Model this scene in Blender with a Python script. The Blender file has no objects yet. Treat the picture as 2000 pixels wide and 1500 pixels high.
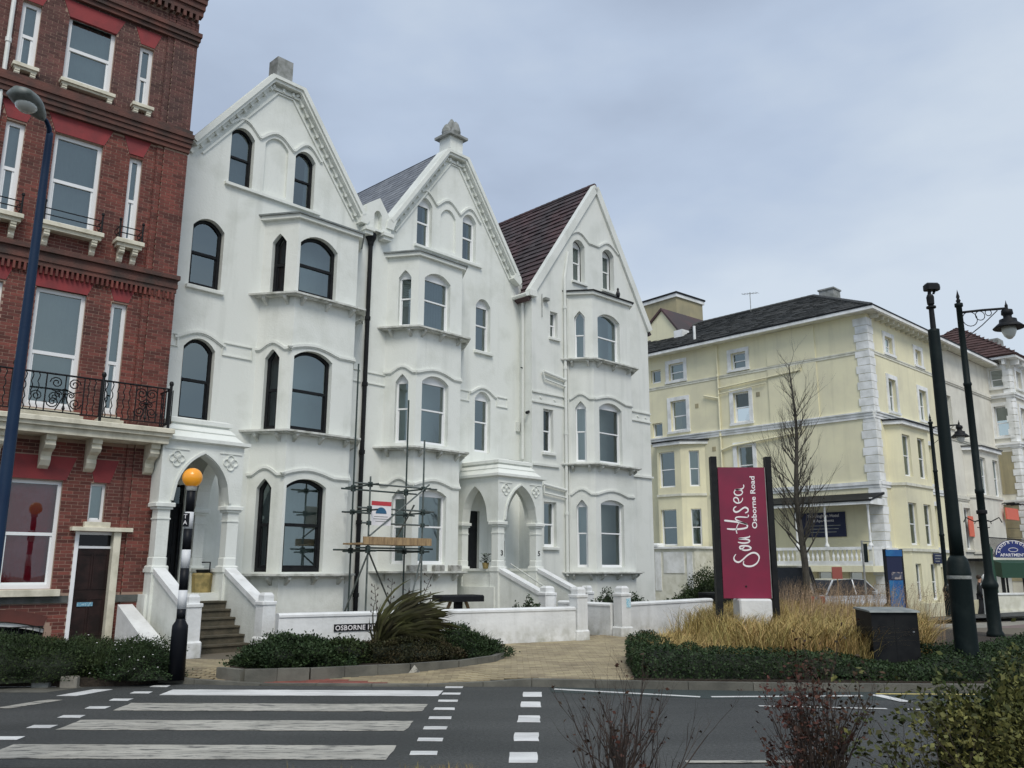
import bpy, math, random
import numpy as np
from math import sin, cos, pi, radians
from mathutils import Matrix, Vector
from mathutils.geometry import delaunay_2d_cdt, tessellate_polygon
random.seed(7); RNG = np.random.default_rng(7)
SC = bpy.context.scene
COL = SC.collection
# ------------------------------------------------------------------ camera
cam_d = bpy.data.cameras.new('camera'); cam = bpy.data.objects.new('camera', cam_d); COL.objects.link(cam)
cam_d.sensor_width = 36.0; cam_d.lens = 1656.5/2000*36; cam_d.clip_end = 2000; cam_d.clip_start = .05
_p, _r = radians(12.097), radians(-.203)
_fw = Vector((0, cos(_p), sin(_p))); _u0 = Vector((0, -sin(_p), cos(_p))); _r0 = Vector((1, 0, 0))
_rt = _r0*cos(_r)-_u0*sin(_r); _up = _r0*sin(_r)+_u0*cos(_r)
_m = Matrix((_rt, _up, -_fw)).transposed().to_4x4(); _m.translation = (0, 0, 1.7)
cam.matrix_world = _m; SC.camera = cam
# ------------------------------------------------------------------ world, sun, exposure
SUN_AZ, SUN_EL = radians(168), radians(50)        # compass-like azimuth from +Y: the light comes from behind the camera
wd = bpy.data.worlds.new('World'); SC.world = wd; wd.use_nodes = True
N = wd.node_tree.nodes; Lk = wd.node_tree.links; N.clear()
def wn(t, **k):
    n = N.new(t)
    for a, b in k.items(): setattr(n, a, b)
    return n
out = wn('ShaderNodeOutputWorld'); bg = wn('ShaderNodeBackground'); bg.inputs['Strength'].default_value = .1
sky = wn('ShaderNodeTexSky', sky_type='NISHITA'); sky.sun_disc = False; sky.sun_elevation = SUN_EL; sky.sun_rotation = SUN_AZ
sky.air_density = 1.0; sky.dust_density = 2.0
tc = wn('ShaderNodeTexCoord'); mp = wn('ShaderNodeMapping'); mp.inputs['Scale'].default_value = (1, 1, 2.3); mp.inputs['Rotation'].default_value = (.1, .25, .5)
nz = wn('ShaderNodeTexNoise'); nz.inputs['Scale'].default_value = 1.15; nz.inputs['Detail'].default_value = 6; nz.inputs['Roughness'].default_value = .5
nz2 = wn('ShaderNodeTexNoise'); nz2.inputs['Scale'].default_value = 4.2; nz2.inputs['Detail'].default_value = 5
ma = wn('ShaderNodeMath', operation='MULTIPLY_ADD'); ma.inputs[1].default_value = .3; 
rp = wn('ShaderNodeValToRGB'); e = rp.color_ramp.elements
e[0].position = .47; e[0].color = (3.15, 3.75, 4.8, 1); e[1].position = .80; e[1].color = (5.3, 5.95, 6.7, 1)
m1 = e.new if False else None
x_ = rp.color_ramp.elements.new(.63); x_.color = (4.0, 4.75, 5.95, 1)
mx = wn('ShaderNodeMixRGB'); mx.inputs['Fac'].default_value = .9
sep = wn('ShaderNodeSeparateXYZ')
hz = wn('ShaderNodeMapRange'); hz.inputs[1].default_value = .0; hz.inputs[2].default_value = .3; hz.inputs[3].default_value = 1.0; hz.inputs[4].default_value = 0.0
mh = wn('ShaderNodeMixRGB'); mh.inputs['Color2'].default_value = (4.5, 5.35, 6.2, 1)
mhf = wn('ShaderNodeMath', operation='MULTIPLY'); mhf.inputs[1].default_value = .65
Lk.new(tc.outputs['Generated'], mp.inputs[0]); Lk.new(mp.outputs[0], nz.inputs['Vector']); Lk.new(mp.outputs[0], nz2.inputs['Vector'])
Lk.new(nz2.outputs['Fac'], ma.inputs[0]); Lk.new(nz.outputs['Fac'], ma.inputs[2]); Lk.new(ma.outputs[0], rp.inputs[0])
Lk.new(tc.outputs['Generated'], sep.inputs[0]); Lk.new(sep.outputs['Z'], hz.inputs[0]); Lk.new(hz.outputs[0], mhf.inputs[0]); Lk.new(mhf.outputs[0], mh.inputs['Fac'])
Lk.new(rp.outputs[0], mh.inputs['Color1'])
Lk.new(sky.outputs[0], mx.inputs['Color1']); Lk.new(mh.outputs[0], mx.inputs['Color2']); Lk.new(mx.outputs[0], bg.inputs['Color']); Lk.new(bg.outputs[0], out.inputs['Surface'])
sd = bpy.data.lights.new('sun', 'SUN'); sd.energy = 1.5; sd.angle = radians(24); sd.color = (1, .955, .87)
sun = bpy.data.objects.new('sun', sd); COL.objects.link(sun)
_d = Vector((sin(SUN_AZ)*cos(SUN_EL), cos(SUN_AZ)*cos(SUN_EL), sin(SUN_EL)))
sun.rotation_euler = _d.to_track_quat('Z', 'Y').to_euler(); sun.location = (0, -20, 30)
SC.view_settings.view_transform = 'Standard'; SC.view_settings.look = 'None'; SC.view_settings.gamma = 1; SC.view_settings.use_curve_mapping = False
SC.view_settings.exposure = .36

# ------------------------------------------------------------------ materials
MATS = {}
def mat(name, col, rough=.7, metal=0., col2=None, sc=2., lo=.4, hi=.62, det=6, bump=0., bsc=40., isl=0., objr=0., streak=0., scol=None, spec=.5, coat=0., stretch=(1, 1, 1), fine=0., fsc=180., emit=0., zdirt=None, trans=0.):
    m = bpy.data.materials.new(name); m.use_nodes = True; nt = m.node_tree; n = nt.nodes; l = nt.links
    b = n['Principled BSDF']; b.inputs['Roughness'].default_value = rough; b.inputs['Metallic'].default_value = metal
    b.inputs['Specular IOR Level'].default_value = spec; b.inputs['Coat Weight'].default_value = coat
    g = n.new('ShaderNodeNewGeometry'); cur = None
    def rgb(c):
        r = n.new('ShaderNodeRGB'); r.outputs[0].default_value = (*c, 1); return r.outputs[0]
    def mixc(f, a, c, mode='MIX'):
        x = n.new('ShaderNodeMixRGB'); x.blend_type = mode
        if isinstance(f, (int, float)): x.inputs[0].default_value = f
        else: l.new(f, x.inputs[0])
        l.new(a, x.inputs[1]); l.new(c, x.inputs[2]); return x.outputs[0]
    def noise(scale, det=5, st=(1, 1, 1), rough_=.55):
        mpn = n.new('ShaderNodeMapping'); mpn.inputs['Scale'].default_value = st; l.new(g.outputs['Position'], mpn.inputs[0])
        t = n.new('ShaderNodeTexNoise'); t.inputs['Scale'].default_value = scale; t.inputs['Detail'].default_value = det; t.inputs['Roughness'].default_value = rough_
        l.new(mpn.outputs[0], t.inputs['Vector']); return t.outputs['Fac']
    def rng(f, a, c, to0=0., to1=1.):
        r = n.new('ShaderNodeMapRange'); l.new(f, r.inputs[0]); r.inputs[1].default_value = a; r.inputs[2].default_value = c; r.inputs[3].default_value = to0; r.inputs[4].default_value = to1
        return r.outputs[0]
    cur = rgb(col)
    if col2 is not None: cur = mixc(rng(noise(sc, det, stretch), lo, hi), cur, rgb(col2))
    if streak: cur = mixc(rng(noise(1.0, 6, (3.5, 3.5, .28)), .52, .75, 0, streak), cur, rgb(scol or (.25, .26, .22)))
    if zdirt:
        sp = n.new('ShaderNodeSeparateXYZ'); l.new(g.outputs['Position'], sp.inputs[0])
        h = rng(sp.outputs['Z'], zdirt[0], zdirt[1], 1, 0)
        mm = n.new('ShaderNodeMath'); mm.operation = 'MULTIPLY'; l.new(h, mm.inputs[0]); l.new(rng(noise(5, 6), .4, .7, 0, zdirt[3] if len(zdirt) > 3 else .6), mm.inputs[1])
        cur = mixc(mm.outputs[0], cur, rgb(zdirt[2]))
    for val, src in ((isl, 'isl'), (objr, 'obj')):
        if val:
            if src == 'isl': f = g.outputs['Random Per Island']
            else:
                oi = n.new('ShaderNodeObjectInfo'); f = oi.outputs['Random']
            hs = n.new('ShaderNodeHueSaturation'); l.new(cur, hs.inputs['Color']); l.new(rng(f, 0, 1, 1-val, 1+val), hs.inputs['Value']); cur = hs.outputs[0]
    if fine: 
        f = noise(fsc, 2, (1, 1, 1), .75); hs = n.new('ShaderNodeHueSaturation'); l.new(cur, hs.inputs['Color']); l.new(rng(f, .3, .7, 1-fine, 1+fine), hs.inputs['Value']); cur = hs.outputs[0]
    l.new(cur, b.inputs['Base Color'])
    if bump:
        bp = n.new('ShaderNodeBump'); bp.inputs['Strength'].default_value = bump; bp.inputs['Distance'].default_value = .02
        l.new(noise(bsc, 6), bp.inputs['Height']); l.new(bp.outputs[0], b.inputs['Normal'])
    if emit: b.inputs['Emission Color'].default_value = (*col, 1); b.inputs['Emission Strength'].default_value = emit
    if trans: b.inputs['Transmission Weight'].default_value = trans
    MATS[name] = m; return m
STUC = mat('stucco_white', (.78, .80, .75), .75, col2=(.66, .68, .62), sc=1.3, lo=.5, hi=.75, bump=.3, bsc=22, streak=.3, scol=(.44, .46, .41), zdirt=(0, 1.6, (.45, .46, .4), .5))
STUC3 = mat('stucco_offwhite', (.74, .755, .71), .75, col2=(.63, .65, .60), sc=1.2, lo=.48, hi=.75, bump=.3, bsc=22, streak=.3, scol=(.42, .44, .41))
WALLW = mat('painted_wall_white', (.82, .83, .82), .65, col2=(.70, .71, .70), sc=1.8, bump=.35, bsc=18, streak=.5, scol=(.5, .5, .47), zdirt=(.05, .55, (.3, .3, .22), .8))
TRIM = mat('trim_white', (.78, .79, .76), .6, col2=(.62, .64, .58), sc=4, lo=.5, hi=.75, bump=.15)
LEDGE = mat('ledge_grey_white', (.66, .67, .63), .7, col2=(.36, .37, .32), sc=5, lo=.42, hi=.7, bump=.2)
UPVC = mat('window_white', (.84, .85, .85), .35, objr=.05)
BLK = mat('black_paint', (.006, .007, .009), .6, spec=.25, col2=(.012, .013, .014), sc=6)
MORT = mat('mortar', (.36, .25, .19), .9, bump=.5, bsc=60, col2=(.36, .25, .19), sc=2)
BRICK = mat('brick_red', (.175, .050, .037), .85, col2=(.105, .037, .030), sc=1.5, lo=.4, hi=.65, isl=.38, bump=.4, bsc=90)
BRICK1 = mat('brick_red_single', (.175, .050, .037), .85, col2=(.105, .037, .030), sc=1.2, lo=.4, hi=.65, objr=.35, bump=.5, bsc=90)
BRICKD = mat('brick_weathered', (.15, .062, .052), .88, col2=(.085, .045, .04), sc=1.4, lo=.35, hi=.65, isl=.3, bump=.5, bsc=90)
CORN = mat('terracotta_dark', (.15, .06, .045), .85, col2=(.055, .038, .032), sc=2.2, lo=.35, hi=.65, bump=.6, bsc=25)
LINT = mat('lintel_red', (.27, .036, .038), .75, col2=(.20, .032, .034), sc=3, bump=.2, streak=.2, scol=(.12, .04, .04))
CREAM = mat('stone_cream', (.72, .68, .55), .75, col2=(.52, .49, .38), sc=4, lo=.45, hi=.7, bump=.2, streak=.35, scol=(.25, .23, .16))
PLINTH = mat('plinth_grey', (.10, .105, .10), .8, col2=(.06, .07, .06), sc=5, bump=.3)
SLATE = mat('slate_grey', (.15, .16, .18), .5, isl=.22, col2=(.21, .22, .235), sc=1.2, bump=.2)
TILEB = mat('roof_tile_brown', (.055, .042, .043), .75, isl=.22, col2=(.082, .043, .044), sc=.55, lo=.42, hi=.6, bump=.3)
TILED = mat('roof_tile_dark', (.050, .052, .050), .75, isl=.2, col2=(.075, .075, .07), sc=.8, bump=.3)
TILER = mat('roof_tile_red', (.075, .038, .034), .8, isl=.25, col2=(.07, .036, .032), sc=.8, bump=.3)
LEAD = mat('lead_grey', (.16, .18, .18), .55, col2=(.26, .28, .27), sc=4, bump=.2)
CEM = mat('cement_grey', (.33, .34, .33), .85, col2=(.2, .21, .19), sc=5, bump=.5, bsc=30)
YEL = mat('render_yellow', (.82, .775, .54), .8, col2=(.72, .68, .49), sc=.7, lo=.4, hi=.65, bump=.2, bsc=25, streak=.22, scol=(.42, .40, .28), zdirt=(-.4, 1.4, (.5, .48, .36), .5))
YELD = mat('render_ochre', (.40, .35, .215), .85, col2=(.32, .29, .19), sc=.9, bump=.2, streak=.6, scol=(.19, .18, .13))
YELT = mat('moulding_pale', (.73, .72, .62), .75, col2=(.60, .59, .48), sc=3, bump=.1)
WREN = mat('render_trim_white', (.86, .87, .86), .7, col2=(.66, .67, .64), sc=2, bump=.15)
CRW = mat('render_cream', (.74, .72, .63), .8, col2=(.64, .62, .54), sc=1, bump=.2, streak=.3, scol=(.4, .38, .3))
ASPH = mat('asphalt', (.048, .051, .049), .62, col2=(.078, .081, .078), sc=.8, lo=.36, hi=.66, stretch=(.35, 1.2, 1), bump=.9, bsc=90, fine=.45, fsc=30, spec=.35)
ASPHG = mat('asphalt_green', (.038, .055, .051), .7, col2=(.048, .062, .058), sc=.9, bump=.8, bsc=140, fine=.4, fsc=120)
def paint_mat(name, col, wear):
    m = mat(name, col, .6, col2=tuple(c*.72 for c in col), sc=2.2, stretch=(.5, 2.2, 1), bump=.5, bsc=100, fine=.12, fsc=150)
    nt = m.node_tree; n = nt.nodes; l = nt.links; b = n['Principled BSDF']
    lk = b.inputs['Base Color'].links[0].from_socket
    g = n.new('ShaderNodeNewGeometry'); mpn = n.new('ShaderNodeMapping'); mpn.inputs['Scale'].default_value = (.45, 2.4, 1); l.new(g.outputs['Position'], mpn.inputs[0])
    t = n.new('ShaderNodeTexNoise'); t.inputs['Scale'].default_value = 7; t.inputs['Detail'].default_value = 9; t.inputs['Roughness'].default_value = .72; l.new(mpn.outputs[0], t.inputs['Vector'])
    r = n.new('ShaderNodeMapRange'); l.new(t.outputs['Fac'], r.inputs[0]); r.inputs[1].default_value = .68-wear; r.inputs[2].default_value = .76-wear
    x = n.new('ShaderNodeMixRGB'); l.new(r.outputs[0], x.inputs[0]); l.new(lk, x.inputs[1]); x.inputs[2].default_value = (.12, .12, .11, 1); l.new(x.outputs[0], b.inputs['Base Color'])
    return m
LINE = paint_mat('road_paint_worn', (.50, .48, .42), .17)
LINEW = paint_mat('road_paint_white', (.78, .78, .76), .03)
LINEY = paint_mat('road_paint_yellow', (.70, .58, .22), .05)
KERB = mat('kerb_concrete', (.15, .145, .12), .85, col2=(.085, .083, .07), sc=3, lo=.4, hi=.7, objr=.15, bump=.5, bsc=50)
PAVY = mat('paver_buff', (.36, .30, .185), .8, col2=(.27, .22, .14), sc=1.3, isl=.2, bump=.4, bsc=60)
PAVY1 = mat('paver_buff_single', (.36, .30, .185), .8, col2=(.27, .22, .14), sc=1.3, objr=.2, bump=.4, bsc=60)
PAVR = mat('paver_red', (.27, .095, .07), .8, col2=(.2, .07, .055), sc=2, isl=.15, bump=.4, bsc=60)
PAVP = mat('paving_brown', (.19, .135, .12), .85, col2=(.14, .105, .095), sc=2, bump=.4, fine=.2, fsc=30)
SAND = mat('jointing_sand', (.13, .11, .08), .95, bump=.3)
SLAB = mat('slab_concrete', (.27, .25, .21), .85, col2=(.2, .19, .16), sc=2, bump=.3, objr=.1)
SOIL = mat('soil', (.035, .026, .018), .95, bump=1, bsc=30, fine=.4, fsc=40)
GARD = mat('garden_ground', (.09, .085, .07), .95, col2=(.05, .055, .035), sc=2, bump=.8, bsc=40)
def leafmat(name, c, c2, isl=.45, rough=.5):
    m = mat(name, c, rough, col2=c2, sc=2.5, lo=.38, hi=.62, isl=isl); b = m.node_tree.nodes['Principled BSDF']; b.inputs['Specular IOR Level'].default_value = .22; b.inputs['Roughness'].default_value = max(rough, .6)
    return m
LEAFD = leafmat('leaf_dark', (.022, .042, .016), (.036, .060, .022), .5)
LEAFM = leafmat('leaf_mid', (.040, .058, .018), (.026, .044, .016), .5)
LEAFO = leafmat('leaf_olive', (.17, .16, .05), (.04, .058, .018), .65)
LEAFR = leafmat('leaf_red_brown', (.085, .030, .022), (.045, .030, .016), .5)
LEAFP = leafmat('phormium_leaf', (.065, .068, .024), (.035, .032, .015), .5, .4)
GOLD = leafmat('grass_gold', (.54, .36, .155), (.34, .28, .10), .5, .7)
GOLDG = leafmat('grass_green_gold', (.24, .22, .07), (.38, .27, .10), .4, .7)
SEED = leafmat('seed_head', (.38, .27, .17), (.28, .2, .13), .3, .8)
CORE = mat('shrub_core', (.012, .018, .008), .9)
BARK = mat('bark_grey', (.075, .068, .055), .9, col2=(.04, .037, .03), sc=9, bump=.8, bsc=40)
TWIG = mat('twig_brown', (.055, .037, .028), .85, col2=(.03, .022, .018), sc=9)
BLUEP = mat('column_blue', (.006, .022, .058), .6, spec=.25, col2=(.009, .028, .066), sc=3, bump=.1)
GRNP = mat('column_dark_green', (.004, .010, .010), .6, spec=.22, col2=(.012, .020, .019), sc=4, lo=.55, hi=.75, bump=.2)
ORNG = mat('amber_globe', (.85, .34, .02), .3, coat=.3, emit=.12)
WBAND = mat('band_white', (.66, .67, .68), .5)
BBAND = mat('band_black', (.004, .005, .008), .5, spec=.25)
MAROON = mat('sign_maroon', (.175, .015, .045), .45, col2=(.23, .014, .05), sc=1.1, lo=.4, hi=.6)
SIGNW = mat('sign_lettering_white', (.85, .82, .82), .5)
GLASSLAMP = mat('lamp_glass_pale', (.62, .64, .60), .25, coat=.4)
GALV = mat('scaffold_steel', (.16, .18, .17), .5, metal=.5, col2=(.09, .11, .10), sc=9)
GALVD = mat('scaffold_steel_dark', (.05, .07, .065), .55, metal=.4)
WOOD = mat('scaffold_board_wood', (.42, .29, .15), .8, col2=(.26, .17, .09), sc=3, stretch=(6, 6, 1), bump=.4)
DOORB = mat('door_brown', (.012, .006, .005), .5, spec=.3, col2=(.03, .014, .012), sc=4)
NAVY = mat('banner_navy', (.008, .014, .055), .55)
BLUES = mat('board_blue', (.012, .10, .30), .5, col2=(.02, .16, .36), sc=3)
ORSIGN = mat('sign_orange', (.72, .15, .09), .6)
REDS = mat('sign_red', (.55, .05, .06), .6)
GREENA = mat('awning_green', (.012, .055, .032), .7)
CURT = mat('net_curtain', (.15, .18, .18), .9, bump=.3, bsc=30, objr=.6, col2=(.26, .29, .28), sc=.9)
CURTL = mat('curtain_reflection_pale', (.42, .43, .40), .9, bump=.3, bsc=30, objr=.3, col2=(.30, .32, .31), sc=.9)  # paler curtain colour imitates sky reflected in the brick building's panes
CURTD = mat('blind_brown', (.20, .17, .14), .9)
CURTP = mat('drape_pale', (.42, .46, .46), .9)
REDC = mat('drape_maroon', (.55, .008, .035), .8, col2=(.62, .10, .15), sc=2.2, lo=.45, hi=.7)
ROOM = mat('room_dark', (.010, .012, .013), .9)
CARB = mat('car_black', (.006, .006, .007), .35, spec=.3, coat=.25)
CARW = mat('car_silver', (.55, .57, .58), .3, metal=.3, coat=.8)
TYRE = mat('tyre', (.015, .015, .015), .8)
CHROME = mat('rim_metal', (.45, .45, .46), .3, metal=.9)
CGLASS = mat('car_glass', (.006, .007, .008), .12, spec=.35)
TLAMP = mat('tail_lamp_red', (.35, .01, .01), .25)
SKIN = mat('skin', (.45, .26, .18), .6)
CLOTH = mat('coat_black', (.01, .011, .014), .8)
HAIR = mat('hair_brown', (.03, .018, .01), .7)
POT = mat('planter_tan', (.34, .26, .10), .7, col2=(.2, .16, .06), sc=8, bump=.3)
TROUGH = mat('trough_stone', (.42, .42, .39), .85, col2=(.2, .2, .18), sc=7)
def glass(name, refl, tint):
    m = bpy.data.materials.new(name); m.use_nodes = True; nt = m.node_tree; n = nt.nodes; l = nt.links; n.clear()
    o = n.new('ShaderNodeOutputMaterial'); mx = n.new('ShaderNodeMixShader'); t = n.new('ShaderNodeBsdfTransparent'); g = n.new('ShaderNodeBsdfGlossy')
    t.inputs[0].default_value = (*tint, 1); g.inputs['Roughness'].default_value = .015; g.inputs['Color'].default_value = (.88, 1, .98, 1)
    ge = n.new('ShaderNodeNewGeometry'); ns = n.new('ShaderNodeTexNoise'); ns.inputs['Scale'].default_value = 1.3; bp = n.new('ShaderNodeBump'); bp.inputs['Strength'].default_value = .05; bp.inputs['Distance'].default_value = .05
    l.new(ge.outputs['Position'], ns.inputs['Vector']); l.new(ns.outputs['Fac'], bp.inputs['Height']); l.new(bp.outputs[0], g.inputs['Normal'])
    fr = n.new('ShaderNodeFresnel'); fr.inputs[0].default_value = 1.5
    r = n.new('ShaderNodeMapRange'); r.inputs[3].default_value = refl; r.inputs[4].default_value = 1
    l.new(fr.outputs[0], r.inputs[0]); l.new(r.outputs[0], mx.inputs[0]); l.new(t.outputs[0], mx.inputs[1]); l.new(g.outputs[0], mx.inputs[2]); l.new(mx.outputs[0], o.inputs[0])
    return m
GLS = glass('glass_reflective', .18, (.60, .68, .68)); GLSD = glass('glass_clear', .06, (.72, .76, .75))

# ------------------------------------------------------------------ mesh helpers
class MB:
    def __init__(s, M=None): s.v = []; s.f = []; s.M = M
    def add(s, vs, fs):
        b = len(s.v)
        if s.M is not None: vs = [tuple(s.M @ Vector(p)) for p in vs]
        s.v += [tuple(p) for p in vs]; s.f += [tuple(i+b for i in f) for f in fs]; return s
    def box(s, x0, x1, y0, y1, z0, z1):
        return s.add([(x0, y0, z0), (x1, y0, z0), (x1, y1, z0), (x0, y1, z0), (x0, y0, z1), (x1, y0, z1), (x1, y1, z1), (x0, y1, z1)],
                     [(0, 1, 5, 4), (1, 2, 6, 5), (2, 3, 7, 6), (3, 0, 4, 7), (4, 5, 6, 7), (3, 2, 1, 0)])
    def cbox(s, x0, x1, y0, y1, z0, z1, c=.02):      # chamfered upright box (vertical edges and top)
        p = [(x0+c, y0), (x1-c, y0), (x1, y0+c), (x1, y1-c), (x1-c, y1), (x0+c, y1), (x0, y1-c), (x0, y0+c)]
        q = [(min(max(a, x0+c), x1-c), min(max(b, y0+c), y1-c)) for a, b in p]
        vs = [(a, b, z0) for a, b in p]+[(a, b, z1-c) for a, b in p]+[(a, b, z1) for a, b in q]
        fs = [(i, (i+1) % 8, 8+(i+1) % 8, 8+i) for i in range(8)]+[(8+i, 8+(i+1) % 8, 16+(i+1) % 8, 16+i) for i in range(8)]+[tuple(range(16, 24)), tuple(range(7, -1, -1))]
        return s.add(vs, fs)
    def prism_xz(s, poly, y0, y1):      # outline in x,z pushed from y0 to y1
        n = len(poly); tri = tessellate_polygon([[Vector((a, b, 0)) for a, b in poly]])
        vs = [(a, y0, b) for a, b in poly]+[(a, y1, b) for a, b in poly]
        fs = [tuple(t) for t in tri]+[tuple(i+n for i in reversed(t)) for t in tri]+[(i, (i+1) % n, n+(i+1) % n, n+i) for i in range(n)]
        return s.add(vs, fs)
    def prism_xy(s, poly, z0, z1):
        n = len(poly); tri = tessellate_polygon([[Vector((a, b, 0)) for a, b in poly]])
        zf0 = z0 if callable(z0) else (lambda a, b: z0); zf1 = z1 if callable(z1) else (lambda a, b: z1)
        vs = [(a, b, zf1(a, b)) for a, b in poly]+[(a, b, zf0(a, b)) for a, b in poly]
        fs = [tuple(t) for t in tri]+[tuple(i+n for i in reversed(t)) for t in tri]+[(i, (i+1) % n, n+(i+1) % n, n+i) for i in range(n)]
        return s.add(vs, fs)
    def prism_yz(s, poly, x0, x1):
        n = len(poly); tri = tessellate_polygon([[Vector((a, b, 0)) for a, b in poly]])
        vs = [(x0, a, b) for a, b in poly]+[(x1, a, b) for a, b in poly]
        fs = [tuple(t) for t in tri]+[tuple(i+n for i in reversed(t)) for t in tri]+[(i, (i+1) % n, n+(i+1) % n, n+i) for i in range(n)]
        return s.add(vs, fs)
    def tube(s, pts, r, n=8, cap=True):
        pts = [Vector(p) for p in pts]; rs = r if isinstance(r, (list, tuple)) else [r]*len(pts)
        vs = []; fs = []; up = None
        for i, p in enumerate(pts):
            d = (pts[min(i+1, len(pts)-1)]-pts[max(i-1, 0)])
            if d.length < 1e-9: d = Vector((0, 0, 1))
            d.normalize()
            if up is None: up = Vector((0, 0, 1)) if abs(d.z) < .9 else Vector((1, 0, 0))
            a = d.cross(up)
            if a.length < 1e-4: a = d.orthogonal()
            a.normalize(); b = a.cross(d).normalized(); up = b
            for k in range(n):
                t = 2*pi*k/n; vs.append(p+a*(rs[i]*cos(t))+b*(rs[i]*sin(t)))
        for i in range(len(pts)-1):
            for k in range(n): fs.append((i*n+k, i*n+(k+1) % n, (i+1)*n+(k+1) % n, (i+1)*n+k))
        if cap: fs += [tuple(range(n-1, -1, -1)), tuple((len(pts)-1)*n+k for k in range(n))]
        return s.add(vs, fs)
    def lathe(s, prof, cx=0, cy=0, n=20, ph=0.):     # prof: (r,z) list
        vs = []; fs = []
        for r, z in prof:
            for k in range(n): t = 2*pi*k/n+ph; vs.append((cx+r*cos(t), cy+r*sin(t), z))
        for i in range(len(prof)-1):
            for k in range(n): fs.append((i*n+k, i*n+(k+1) % n, (i+1)*n+(k+1) % n, (i+1)*n+k))
        fs += [tuple(range(n-1, -1, -1)), tuple((len(prof)-1)*n+k for k in range(n))]
        return s.add(vs, fs)
    def ribbon_xz(s, path, w, y0, y1, close=False):    # moulding following a path in the x,z plane, w wide, from y0 (front) to y1
        P = [Vector((a, b)) for a, b in path]; n = len(P); vs = []; fs = []
        for i, p in enumerate(P):
            d = (P[(i+1) % n if close else min(i+1, n-1)]-P[(i-1) % n if close else max(i-1, 0)]).normalized(); nn = Vector((-d.y, d.x))
            a = p+nn*(w/2); b = p-nn*(w/2)
            vs += [(a.x, y0, a.y), (b.x, y0, b.y), (b.x, y1, b.y), (a.x, y1, a.y)]
        for i in range(n if close else n-1):
            j = (i+1) % n
            for k in range(4): fs.append((i*4+k, j*4+k, j*4+(k+1) % 4, i*4+(k+1) % 4))
        if not close: fs += [(3, 2, 1, 0), tuple((n-1)*4+k for k in range(4))]
        return s.add(vs, fs)
def mesh(name, mb, m, smooth=False):
    me = bpy.data.meshes.new(name); me.from_pydata(mb.v, [], mb.f); me.materials.append(m)
    if smooth: me.polygons.foreach_set('use_smooth', [True]*len(me.polygons))
    me.update(); return me
def obj(name, mb, m, parent=None, smooth=False, stuff=False, label=None):
    o = bpy.data.objects.new(name, mesh(name, mb, m, smooth) if isinstance(mb, MB) else mb); COL.objects.link(o)
    if parent is not None: o.parent = parent
    if stuff: o['kind'] = 'stuff'
    if label: o['label'] = label
    return o
def root(name, label, cat, loc=(0, 0, 0), rotz=0, group=None):
    o = bpy.data.objects.new(name, None); COL.objects.link(o); o.location = loc; o.rotation_euler = (0, 0, rotz); o.empty_display_size = .3
    o['label'] = label; o['category'] = cat
    if group: o['group'] = group
    return o
def tag(o, label, cat, group=None):
    o['label'] = label; o['category'] = cat
    if group: o['group'] = group
    return o
def struct(name, mb, m, label=None):
    o = obj(name, mb, m); o['kind'] = 'structure'
    if label: o['label'] = label
    return o
def text_obj(name, s, size, M, m, parent, bold=0., spacing=1.0, depth=.004, align='LEFT', shear=0.):
    c = bpy.data.curves.new(name, 'FONT'); c.body = s; c.size = size; c.offset = bold; c.space_character = spacing; c.extrude = depth; c.align_x = align; c.shear = shear; c.resolution_u = 3
    t = bpy.data.objects.new(name+'_tmp', c); COL.objects.link(t)
    dg = bpy.context.evaluated_depsgraph_get(); me = bpy.data.meshes.new_from_object(t.evaluated_get(dg)); bpy.data.objects.remove(t); bpy.data.curves.remove(c)
    me.transform(M); me.materials.clear(); me.materials.append(m)
    o = bpy.data.objects.new(name, me); COL.objects.link(o); o.parent = parent; return o
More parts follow.
